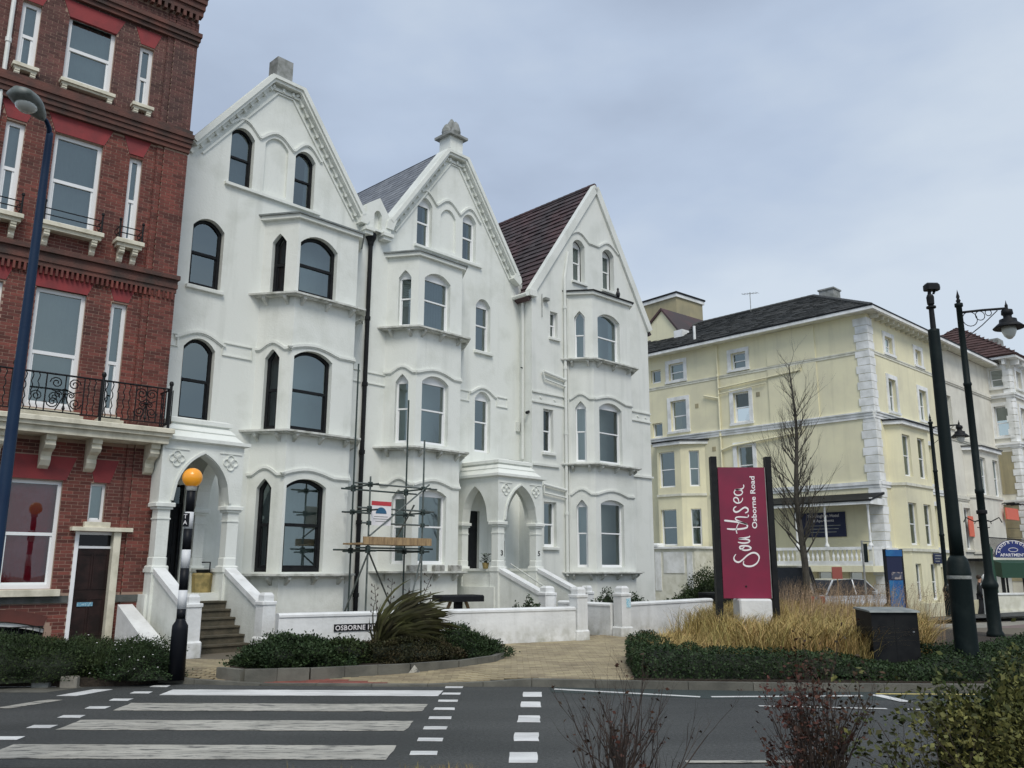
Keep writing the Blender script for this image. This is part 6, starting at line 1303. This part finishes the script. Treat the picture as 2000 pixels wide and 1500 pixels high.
# ================================================================== person
def person(x, y, z, rz, label):
    R_ = root('person', label, 'person', (x, y, z), rz)
    def skin(name, V, E_, rad, m):
        me = bpy.data.meshes.new(name); me.from_pydata(V, E_, []); me.update(); o = bpy.data.objects.new(name, me); COL.objects.link(o); o.parent = R_; me.materials.append(m)
        md = o.modifiers.new('Skin', 'SKIN'); md.use_smooth_shade = True
        sk = me.skin_vertices[0] if me.skin_vertices else None
        if sk is None:
            bpy.context.view_layer.objects.active = o; me.attributes.new('dummy', 'FLOAT', 'POINT'); 
        if me.skin_vertices:
            for i, r in enumerate(rad): me.skin_vertices[0].data[i].radius = r if isinstance(r, tuple) else (r, r)
            me.skin_vertices[0].data[0].use_root = True
        o.modifiers.new('Sub', 'SUBSURF').levels = 1; o.modifiers['Sub'].render_levels = 2
        return o
    V = [(0, 0, .93), (0, 0, 1.15), (0, .01, 1.36), (0, .0, 1.47), (0, -.02, 1.56), (0, -.02, 1.68), (.17, 0, 1.39), (.22, -.04, 1.12), (.16, -.24, 1.06), (.1, -.32, 1.08), (-.17, 0, 1.39), (-.23, .0, 1.12), (-.22, -.1, .88), (-.21, -.13, .79), (.09, 0, .88), (.1, -.05, .49), (.1, .02, .09), (.1, -.12, .04), (-.09, 0, .88), (-.1, .03, .49), (-.1, .14, .1), (-.1, .02, .04)]
    E_ = [(0, 1), (1, 2), (2, 3), (3, 4), (4, 5), (2, 6), (6, 7), (7, 8), (8, 9), (2, 10), (10, 11), (11, 12), (12, 13), (0, 14), (14, 15), (15, 16), (16, 17), (0, 18), (18, 19), (19, 20), (20, 21)]
    rad = [(.15, .11), (.14, .1), (.17, .1), .055, .085, .075, .06, .048, .038, .035, .06, .048, .038, .035, .085, .06, .045, .035, .085, .06, .045, .035]
    skin('body', V, E_, rad, SKIN)
    V2 = V[:4]+V[6:9]+V[10:13]; skin('jacket', [V[0], V[1], V[2], (0, 0, 1.44), V[6], V[7], V[8], V[10], V[11], V[12], (0, 0, .78)], [(0, 1), (1, 2), (2, 3), (2, 4), (4, 5), (5, 6), (2, 7), (7, 8), (8, 9), (0, 10)], [(.19, .15), (.18, .14), (.2, .13), .08, .085, .07, .06, .085, .07, .06, (.2, .15)], CLOTH)
    skin('trousers', [(0, 0, .9), V[14], V[15], V[16], V[18], V[19], V[20]], [(0, 1), (1, 2), (2, 3), (0, 4), (4, 5), (5, 6)], [(.16, .13), .105, .078, .065, .105, .078, .065], CLOTH)
    obj('hair', MB().lathe([(.085, 1.60), (.10, 1.66), (.095, 1.72), (.06, 1.76), (.01, 1.775)], 0, 0.005, 14), HAIR, R_, True)
    return R_
person(20.0, 37.2, -.38, radians(60), 'person in a dark coat walking past the hotel, between the mast and the tall lamp')
# white statue-like bollard lamps beside the mast
for x, y, l in ((16.9, 33.2, 'left of the two white globe topped gate posts either side of the mast'), (18.9, 34.6, 'right of the two white globe topped gate posts, beside the walking person')):
    o = root('gate_post', l, 'gate post', (x, y, -.35), 0, 'white globe topped gate posts'); obj('post_body', MB().lathe([(.24, 0), (.2, .1), (.19, 1.3), (.25, 1.36), (.25, 1.42), (.12, 1.5)], n=4, ph=pi/4), WREN, o); obj('globe', MB().lathe([(.17*sin(pi*t/10)+.001, 1.64-.17*cos(pi*t/10)) for t in range(11)], n=16), WREN, o, True)
# ================================================================== vegetation
def npmesh(name, V, Fq, m, parent=None, kind=None):
    me = bpy.data.meshes.new(name); nv, nf = len(V), len(Fq); me.vertices.add(nv); me.vertices.foreach_set('co', V.astype(np.float32).ravel()); k = Fq.shape[1]
    me.loops.add(nf*k); me.loops.foreach_set('vertex_index', Fq.astype(np.int32).ravel()); me.polygons.add(nf); me.polygons.foreach_set('loop_start', np.arange(0, nf*k, k, dtype=np.int32)); me.polygons.foreach_set('loop_total', np.full(nf, k, dtype=np.int32)); me.update(calc_edges=True); me.materials.append(m)
    o = bpy.data.objects.new(name, me); COL.objects.link(o); o.parent = parent
    if kind: o['kind'] = kind
    return o
def leaves(P, size, aspect=.5, up=.3, nrm=None):
    """folded four-corner leaves at points P, random directions"""
    n = len(P); d = RNG.normal(size=(n, 3)); d[:, 2] = d[:, 2]*.6+up
    if nrm is not None: d += nrm*.9
    d /= np.linalg.norm(d, axis=1)[:, None]; r = RNG.normal(size=(n, 3)); s = np.cross(d, r); s /= np.linalg.norm(s, axis=1)[:, None]+1e-9; q = np.cross(s, d)
    L = (size*RNG.uniform(.6, 1.35, n))[:, None]; w = L*aspect
    V = np.stack([P, P+d*L*.5+s*w*.5+q*L*.08, P+d*L, P+d*L*.5-s*w*.5+q*L*.08], 1).reshape(-1, 3); return V, (np.arange(n)[:, None]*4+np.array([0, 1, 2, 3]))
def vnoise(P, f, seed=0):
    r = np.random.default_rng(seed); out = np.zeros(len(P))
    for k in range(7):
        a = r.normal(size=3)*f*(1+k*.35); out += np.sin(P @ a+r.uniform(0, 6.28))/(1+k*.25)
    return out/3
def mound(name, label, cat, cx, cy, rx, ry, h, z0, n, size, m, core=True, group=None, kind=None, bumpy=.28, fold=2.2, rz=0, aspect=.5, airy=0., flat=1.0, seed=None, tops=0):
    """dense shrub: leaves through an uneven half-dome shell"""
    sd = seed or int(abs(cx*131+cy*17)*7) ; th = RNG.uniform(0, 2*pi, n); ph = np.arccos(RNG.uniform(0, 1, n)**flat); u = np.stack([np.sin(ph)*np.cos(th), np.sin(ph)*np.sin(th), np.cos(ph)], 1)
    rr = 1+bumpy*vnoise(u, fold, sd)+.12*vnoise(u, fold*3.2, sd+1); dep = 1-np.abs(RNG.normal(0, .10+airy, n)); dep += (RNG.random(n) < .06)*RNG.uniform(0, .14, n)
    P = u*(rr*dep)[:, None]*np.array([rx, ry, h]); c, s = cos(rz), sin(rz)
    R = np.array([[c, -s, 0], [s, c, 0], [0, 0, 1]]); P = P @ R.T+np.array([cx, cy, z0+.02]); V, Fq = leaves(P, size, aspect, .25, (u @ R.T))
    R_ = bpy.data.objects.new(name, None); COL.objects.link(R_); R_['label'] = label; R_['category'] = cat
    if group: R_['group'] = group
    npmesh('foliage', V, Fq, m, R_)
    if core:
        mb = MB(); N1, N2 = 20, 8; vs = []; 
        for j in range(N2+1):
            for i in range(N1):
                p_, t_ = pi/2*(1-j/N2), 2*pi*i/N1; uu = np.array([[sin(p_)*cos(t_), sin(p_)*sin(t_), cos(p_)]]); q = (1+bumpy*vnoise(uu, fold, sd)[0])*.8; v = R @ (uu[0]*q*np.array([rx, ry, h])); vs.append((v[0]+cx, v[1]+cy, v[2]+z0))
        mb.add(vs, [(j*N1+i, j*N1+(i+1) % N1, (j+1)*N1+(i+1) % N1, (j+1)*N1+i) for j in range(N2) for i in range(N1)]); obj('stems_or_core', mb, CORE, R_)  # dark core shell inside the leaves, no modelled stems here
    return R_
def ground_cover(name, poly, n, hfun, size, m, edge=.25, z0=.1, aspect=.5, core=True, seed=3):
    xs_ = [p[0] for p in poly]; ys_ = [p[1] for p in poly]; P = []
    x0, x1, y0, y1 = min(xs_), max(xs_), min(ys_), max(ys_)
    pa = np.array(poly); pb = np.roll(pa, -1, 0)
    def dist(Q):
        d = np.full(len(Q), 9.)
        for a, b in zip(pa, pb):
            ab = b-a; t = np.clip(((Q-a) @ ab)/(ab @ ab), 0, 1); d = np.minimum(d, np.linalg.norm(Q-(a+t[:, None]*ab), axis=1))
        return d
    def ins(Q):
        c = np.zeros(len(Q), bool)
        for a, b in zip(pa, pb):
            with np.errstate(divide='ignore', invalid='ignore'):
                k = ((a[1] > Q[:, 1]) != (b[1] > Q[:, 1])) & (Q[:, 0] < (b[0]-a[0])*(Q[:, 1]-a[1])/(b[1]-a[1])+a[0]); c ^= k
        return c
    Q = np.stack([RNG.uniform(x0, x1, n*3), RNG.uniform(y0, y1, n*3)], 1); Q = Q[ins(Q)][:n]; d = dist(Q); H = hfun(Q[:, 0], Q[:, 1])*(1+.22*vnoise(np.c_[Q, Q[:, :1]*0], 2.2, seed)+.12*vnoise(np.c_[Q, Q[:, :1]*0], 7, seed+1))*np.clip((d/edge), 0.02, 1)**.45
    z = H*(1-np.abs(RNG.normal(0, .1, len(Q)))); P = np.c_[Q, z0+z]
    # leaves on the outer faces, following the outline
    L_ = np.linalg.norm(pb-pa, axis=1); nb = int(n*.55); seg = RNG.choice(len(pa), nb, p=L_/L_.sum()); tt = RNG.uniform(0, 1, nb)[:, None]; B = pa[seg]+(pb-pa)[seg]*tt; cen = pa.mean(0); dr_ = (pb-pa)[seg]; nr = np.stack([-dr_[:, 1], dr_[:, 0]], 1)/L_[seg][:, None]
    B = B+nr*np.abs(RNG.normal(0.03, .05, nb))[:, None]+RNG.normal(0, .012, (nb, 2)); HB = hfun(B[:, 0], B[:, 1])*(1+.22*vnoise(np.c_[B, B[:, :1]*0], 2.2, seed)); P = np.r_[P, np.c_[B, z0+HB*RNG.uniform(.0, .95, nb)]]
    V, Fq = leaves(P, size, aspect, .45)
    R_ = npmesh(name, V, Fq, m)
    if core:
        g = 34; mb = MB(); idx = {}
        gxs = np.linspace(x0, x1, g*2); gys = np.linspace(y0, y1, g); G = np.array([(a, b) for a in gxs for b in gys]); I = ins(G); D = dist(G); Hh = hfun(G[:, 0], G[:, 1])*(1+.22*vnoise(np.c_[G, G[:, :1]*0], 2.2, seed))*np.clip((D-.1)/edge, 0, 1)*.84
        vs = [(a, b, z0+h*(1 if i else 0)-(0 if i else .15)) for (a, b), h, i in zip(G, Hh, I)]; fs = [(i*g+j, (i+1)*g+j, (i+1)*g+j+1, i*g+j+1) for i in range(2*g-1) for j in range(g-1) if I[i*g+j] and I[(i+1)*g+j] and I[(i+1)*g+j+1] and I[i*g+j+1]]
        mb.add(vs, fs); obj('dark_core', mb, CORE, R_)  # dark core sheet below the leaf layer, not separate plants
    return R_
def blades(P, h, w, m, name, lean=.5, bend=.6, segs=4, parent=None, wind=(0, 0), seg_droop=1.):
    n = len(P); a = RNG.uniform(0, 2*pi, n); l = lean*RNG.uniform(.3, 1.3, n); dx = np.cos(a)*l+wind[0]; dy = np.sin(a)*l+wind[1]; hh = h*RNG.uniform(.6, 1.2, n); sx, sy = -np.sin(a), np.cos(a); rows_ = []
    for k in range(segs+1):
        t = k/segs; zz = hh*(t-.32*bend*t**3*seg_droop); xx = dx*hh*t**1.9; yy = dy*hh*t**1.9; ww = w*(1-t*.92)*(.6+.8*t if t < .3 else 1)
        rows_ += [np.stack([P[:, 0]+xx-sx*ww, P[:, 1]+yy-sy*ww, P[:, 2]+zz], 1), np.stack([P[:, 0]+xx+sx*ww, P[:, 1]+yy+sy*ww, P[:, 2]+zz], 1)]
    V = np.stack(rows_, 1).reshape(-1, 3); k2 = 2*(segs+1); base = np.arange(n)[:, None, None]*k2; q = np.array([[2*i, 2*i+1, 2*i+3, 2*i+2] for i in range(segs)])[None]; Fq = (base+q).reshape(-1, 4)
    return npmesh(name, V, Fq, m, parent)
# hedge round the front of the right bed
hp = [(1.80, 12.82), (4.3, 12.66), (7, 12.6), (12, 12.5), (18, 12.45), (18, 16), (13.2, 17.9), (11.6, 18.6), (9.9, 17.2), (8.2, 15.6), (7.2, 14.9), (5.4, 13.75), (3.4, 13.65), (2.65, 14.4), (2.75, 17.2), (2.45, 17.0), (1.95, 15.0)]
HG = ground_cover('hedge', hp, 80000, lambda x, y: .40-.22*np.exp(-((x-5.9)/.8)**2)*(y < 14.2)-.05*(x > 6.8), .043, LEAFD, edge=.22, aspect=.55, z0=.08)
tag(HG, 'low dense dark green hedge along the kerb in front of the golden grasses', 'hedge')
# ornamental grass
def pts_in(poly, n, z=.12):
    pa = np.array(poly); Q = np.stack([RNG.uniform(pa[:, 0].min(), pa[:, 0].max(), n*4), RNG.uniform(pa[:, 1].min(), pa[:, 1].max(), n*4)], 1); c = np.zeros(len(Q), bool); pb = np.roll(pa, -1, 0)
    for a, b in zip(pa, pb):
        with np.errstate(divide='ignore', invalid='ignore'): c ^= ((a[1] > Q[:, 1]) != (b[1] > Q[:, 1])) & (Q[:, 0] < (b[0]-a[0])*(Q[:, 1]-a[1])/(b[1]-a[1])+a[0])
    Q = Q[c][:n]; return np.c_[Q, np.full(len(Q), z)]
gp1 = [(2.3, 14.2), (3.0, 13.65), (5.6, 13.7), (7.2, 15.2), (8.1, 17.0), (9.0, 20), (9.2, 23), (8.2, 25.5), (6.2, 24.6), (5.0, 21.8), (3.6, 18.8), (2.6, 16.5)]
def clump(Q, f=2.2): 
    k = vnoise(Q*np.array([1, 1, 0]), f, 5); return Q[k > RNG.uniform(-1.1, .35, len(Q))]
Q = clump(pts_in(gp1, 34000)); hs = .55
hx = np.clip((Q[:, 0]-2.2)/2.0, .45, 1)
gA = blades(Q[hx < .8], .60, .0062, GOLD, 'golden_grass', .75, 1.25, wind=(.12, 0)); gA['kind'] = 'stuff'; gA['label'] = 'golden ornamental grass around the foot of the maroon sign'
gB = blades(Q[hx >= .8], .98, .0075, GOLD, 'golden_grass', .75, 1.25, wind=(.12, 0)); gB['kind'] = 'stuff'; gB['label'] = 'taller golden ornamental grass filling the bed behind the hedge'
Q2 = clump(pts_in(gp1, 9000), 3.); Q2 = Q2[Q2[:, 0] > 3.2]; gC = blades(Q2, 1.0, .0075, GOLDG, 'green_grass', .5, 1., wind=(.1, 0)); gC['kind'] = 'stuff'
Q3 = pts_in([(5.6, 16), (8.6, 17.5), (9.6, 19.5), (9.4, 24), (6.4, 25), (5.6, 20)], 1500); gD = blades(Q3, 1.45, .005, SEED, 'seed_heads', .3, .7, wind=(.12, 0)); gD['kind'] = 'stuff'
Q4 = Q3[::3]; tipsP = []
for p in Q4:
    h = random.uniform(1.05, 1.4); a = random.uniform(0, 6.28); 
    for k in range(9): t = k/9; tipsP.append((p[0]+.12*h+.22*cos(a)*h*(1+t*.2)+random.gauss(0, .012), p[1]+.22*sin(a)*h+random.gauss(0, .012), .12+h*(.72+.16*t)))
V, Fq = leaves(np.array(tipsP), .035, .25, .4); npmesh('seed_plumes', V, Fq, SEED)['kind'] = 'stuff'
# left shrubs in front of the brick building
for cx, cy, rx, ry, h, l in ((-7.1, 13.0, 1.2, .8, .85, 'leftmost dark green shrub of the row before the brick building'), (-6.15, 13.35, .85, .8, .72, 'second shrub in the row under the brown side door, finely leaved'), (-5.5, 13.15, .62, .6, .66, 'rightmost shrub of that row, with tiny white flowers, nearest the crossing beacon')):
    mound('shrub', l, 'shrub', cx, cy, rx, ry, h*.72, .08, int(19000*rx), .034, LEAFM if rx > .7 else LEAFD, bumpy=.34, airy=.10, fold=3.4, group='shrubs before the brick building')
Q = pts_in([(-7.6, 12.5), (-5.2, 12.6), (-5.3, 13.6), (-7.6, 14)], 2600, .3); blades(Q, .38, .003, LEAFM, 'fine_foliage', .55, .6)['kind'] = 'stuff'
wf = MB()
for i in range(60): x, y = random.gauss(-5.55, .28), random.gauss(12.85, .2); z = .15+.6*random.random(); wf.lathe([(.001, z), (.014, z+.006), (.001, z+.012)], x, y, 5)
obj('small_flowers', wf, SIGNW, None, stuff=True)
# left bed: rounded shrubs and ground cover
mound('shrub', 'rounded glossy dark shrub filling the left end of the kerbed bed', 'shrub', -3.55, 14.35, 1.0, .95, .42, .12, 17000, .046, LEAFD, bumpy=.34, fold=3.2, airy=.05, aspect=.55, group='shrubs in the kerbed bed')
mound('shrub', 'small yellow green shrub between the rounded shrub and the spiky plant', 'shrub', -2.75, 14.5, .42, .5, .40, .12, 2600, .055, LEAFM, bumpy=.25, group='shrubs in the kerbed bed')
mound('shrub', 'low brown green shrub spreading beneath the spiky plant', 'shrub', -1.85, 15.0, .95, .75, .38, .12, 13000, .038, leafmat('leaf_bronze', (.05, .04, .018), (.03, .035, .014), .5), bumpy=.2, group='shrubs in the kerbed bed')
mound('shrub', 'dark shrub at the right tip of the kerbed bed before the long wall', 'shrub', -.85, 15.75, .75, .75, .44, .12, 14000, .042, LEAFD, bumpy=.32, fold=3.2, airy=.05, group='shrubs in the kerbed bed')
Q = pts_in([(-.7, 15.5), (-.3, 15.6), (-.45, 16.3), (-.9, 16.3)], 260, .15); blades(Q, .5, .007, LEAFM, 'grass_tuft', .6, .8)['kind'] = 'stuff'
# phormium blown to the right
PH_ = root('spiky_plant', 'large windswept spiky plant leaning right in front of the long white wall', 'plant', (-2.15, 15.25, .12))
def strap(Pm, n, L, w, windx, spread, zup, m, nm, droop=.9, a0=0, a1=2*pi):
    vs = []; fs = []
    for i in range(n):
        a = random.uniform(a0, a1); l = L*random.uniform(.6, 1.15); dx, dy = cos(a)*spread*random.random(), sin(a)*spread*random.random(); wx = windx*random.uniform(.7, 1.25); px_, py_, pz_ = random.uniform(-.16, .16), random.uniform(-.16, .16), 0; d = Vector((dx*.5, dy, zup*random.uniform(.8, 1.2))).normalized(); p = Vector((px_, py_, pz_)); b = len(vs); S = 9; tw = random.uniform(-.5, .5); dr_ = droop*random.uniform(.2, 1.7)
        for k in range(S+1):
            t = k/S; s_ = d.cross(Vector((sin(tw+t), cos(tw+t), .2))).normalized(); ww = w*(.55+.9*t if t < .5 else 1.0*(1-((t-.5)*2)**2.5)*.98+.02); vs += [p-s_*ww, p+s_*ww]
            d = (d+Vector((wx*.26, .0, -dr_*.10))*(.4+t)).normalized(); p = p+d*l/S
        fs += [(b+2*k, b+2*k+1, b+2*k+3, b+2*k+2) for k in range(S)]
    mb = MB().add(vs, fs); return obj(nm, mb, m, Pm)
strap(PH_, 330, 1.42, .024, 1.05, .75, 1.0, LEAFP, 'leaves', 1.3); strap(PH_, 130, 1.05, .022, .5, 1.0, .9, LEAFP, 'leaves', 1.0); strap(PH_, 22, .6, .016, -.35, .7, .8, LEAFP, 'leaves', 1.6)
lp = leafmat('phormium_pale', (.20, .20, .11), (.12, .12, .06), .3); strap(PH_, 16, 1.3, .016, .9, .6, 1.1, lp, 'leaves')
for dx, dy, h in ((-.28, .1, 1.25), (.02, .2, 1.35), (.75, .1, 1.45), (.35, 0, 1.2)):
    st_ = MB(); st_.tube([(dx*.3, dy, .2), (dx*.7, dy, h*.6), (dx+.02, dy, h)], [.01, .008, .004], 5)
    for k in range(9): z = h*(.6+.045*k); s_ = 1 if k % 2 else -1; st_.tube([(dx*.9, dy, z), (dx*.9+.05*s_, dy, z+.03)], .004, 4); st_.lathe([(.001, z+.02), (.014, z+.04), (.001, z+.07)], dx*.9+.055*s_, dy, 5)
    obj('flower_stalk', st_, TWIG, PH_)
# shrub behind the wall near the sign, low shrubs in the front garden
mound('shrub', 'rounded green shrub behind the low wall, left of the maroon sign', 'shrub', 5.95, 26.3, 1.05, .9, 1.5, -.05, 15000, .06, LEAFM, bumpy=.24, aspect=.45, group='garden shrubs behind the walls')
mound('shrub', 'wide low feathery part of the shrubs at the hotel side of the gate pier', 'shrub', 4.95, 25.4, .6, .5, .85, .0, 2600, .07, LEAFM, bumpy=.3, group='garden shrubs behind the walls')
for x, y, r, h, l in ((2.55, 22.9, .5, .92, 'low dark shrub with spiky top between the two gate piers'), (3.3, 23.4, .42, .82, 'low dark shrub behind the pier with the blue sticker'), (.35, 20.0, .35, .85, 'little dark plant showing over the long wall near its right end')):
    mound('shrub', l, 'shrub', x, y, r, r*.8, h, .05, 2600, .06, LEAFD, bumpy=.3, airy=.08, group='garden shrubs behind the walls')
# ---- branching plants
def grow(mb, tips, p, d, L, r, depth, spread=.5, up=.15, kids=(2, 3), segs=4, wob=.12, shrink=.72, nside=5, allp=None):
    pts = [p]; rs = [r]; q = Vector(p); dd = Vector(d).normalized()
    for k in range(segs):
        dd = (dd+Vector((random.gauss(0, wob), random.gauss(0, wob), up*.3))).normalized(); q = q+dd*L/segs; pts.append(q.copy()); rs.append(r*(1-.42*(k+1)/segs))
        if allp is not None: allp.append(q.copy())
    mb.tube(pts, rs, nside if depth > 1 else 3, cap=False)
    if depth == 0: tips.append(q.copy()); return
    for i in range(random.randint(*kids)):
        k = random.randint(max(1, segs//2-1), segs); b = pts[k]; a = random.uniform(0, 2*pi); n1 = dd.orthogonal().normalized(); n2 = dd.cross(n1); nd = (dd+(n1*cos(a)+n2*sin(a))*spread*random.uniform(.6, 1.3)+Vector((0, 0, up))).normalized()
        grow(mb, tips, b, nd, L*shrink*random.uniform(.75, 1.15), rs[k]*.68, depth-1, spread, up, kids, segs, wob, shrink, nside, allp)
random.seed(11)
TX, TY = 7.95, 23.6
TR = root('bare_tree', 'slender leafless young tree between the maroon sign and the hotel veranda', 'tree', (TX, TY, .05))
tk = MB(); br2 = MB(); tips = []; allp = []; H_ = 6.6; tp = []; q = Vector((0, 0, 0))
tp = [Vector((.05*sin(k*.5), .04*sin(k*.7+1), 7.3*k/20)) for k in range(21)]; tr_ = [.105*(1-k/21)**.85+.006 for k in range(21)]; tk.tube(tp, tr_, 9); obj('trunk', tk, BARK, TR)
for k in range(5, 20):
    for j in range(4 if k < 17 else 3):
        a = random.uniform(0, 2*pi); L = (1.35 if k < 10 else 1.35-.085*(k-10))*random.uniform(.7, 1.2)*.66; rr_ = .030*(1-k/26); d = Vector((cos(a)*.8, sin(a)*.8, .95)); grow(br2, tips, tp[k]+(tp[min(k+1, 20)]-tp[k])*random.random(), d, max(L, .32), rr_, 3, .42, .22, (2, 3), 4, .09, .78, 4, allp)
obj('branches', br2, BARK, TR)
lf = [tips[i] for i in range(0, len(tips), 19)]; V, Fq = leaves(np.array([tuple(t) for t in lf if t.z < 5]), .07, .6, 0); npmesh('last_leaves', V, Fq, LEAFM, TR)
def twiggy(x, y, z, label, n, hgt_, spread, seed, leafm, nleaf, sub=2, wid=.12):
    random.seed(seed); R_ = root('bare_shrub', label, 'shrub', (x, y, z), 0, 'twiggy shrubs in the foreground'); mb = MB(); tips = []; ap = []
    for i in range(n):
        a = random.uniform(0, 2*pi); s_ = random.random()**.6; grow(mb, tips, Vector((cos(a)*wid*s_, sin(a)*wid*s_, 0)), Vector((cos(a)*spread*s_, sin(a)*spread*s_, 1)), hgt_*random.uniform(.33, .50), .0125*random.uniform(.6, 1.3), 4 if n > 5 else 3, .34, .16, (2, 3), 4, .13, .66, 4, ap)
    obj('stems_or_core', mb, TWIG, R_)
    P = np.array([tuple(p) for p in ap]); P = P[P[:, 2] > hgt_*.22]; P = P[RNG.integers(0, len(P), nleaf)]+RNG.normal(0, .01, (nleaf, 3)); V, Fq = leaves(P, .026, .55, .1); npmesh('leaves', V, Fq, leafm, R_); return R_
twiggy(.57, 4.9, .07, 'left of the two twiggy shrubs in the foreground, thin and nearly bare', 15, 1.22, .05, 5, LEAFR, 260, wid=.10)
twiggy(1.66, 4.9, .09, 'right of the two twiggy shrubs in the foreground, denser with reddish leaves', 22, 1.30, .08, 9, LEAFR, 2200, wid=.12)
o = twiggy(.26, 4.9, .09, 'tiny sprig in the foreground left of the twiggy shrubs', 2, .62, .3, 3, LEAFR, 12, wid=.02)
# leafy olive shrub bottom right
random.seed(4)
FS = mound('shrub', 'big leafy olive green shrub filling the bottom right corner', 'shrub', 2.68, 4.75, .52, .5, 1.10, .07, 26000, .031, LEAFO, bumpy=.17, airy=.07, fold=3.2, seed=77, aspect=.6)
mb = MB(); tips = []; ap = []
for i in range(30): a = random.uniform(0, 2*pi); grow(mb, tips, Vector((2.64+cos(a)*.2, 4.75+sin(a)*.18, .1)), Vector((cos(a)*.55, sin(a)*.45, 1)), .50, .008, 3, .55, .05, (2, 3), 4, .12, .7, 4, ap)
obj('branches', mb, TWIG, FS)
P = np.array([tuple(p) for p in ap]); P = P[RNG.integers(0, len(P), 4200)]+RNG.normal(0, .018, (4200, 3)); V, Fq = leaves(P, .036, .6, .2); npmesh('foliage', V, Fq, LEAFO, FS)
FS2 = mound('shrub', 'second leafy olive shrub running off the right edge behind the corner one', 'shrub', 3.75, 5.3, .8, .6, 1.2, .09, 7000, .05, LEAFO, bumpy=.3, airy=.12, fold=2.6, aspect=.6)
# verge grass along the bottom of the frame
Q = np.c_[RNG.normal(-.6, .4, 260), RNG.uniform(7.2, 7.44, 260), np.full(260, .05)]; Q = Q[vnoise(Q, 1.8, 8) > -.2]; blades(Q, .10, .003, GOLDG, 'verge_grass', .6, .8, 3)['kind'] = 'stuff'
Q = np.c_[RNG.normal(.52, .07, 120), RNG.normal(4.85, .06, 120), np.full(120, .09)]; blades(Q, .5, .009, LEAFM, 'leek_green_tuft', .28, .5)['kind'] = 'stuff'
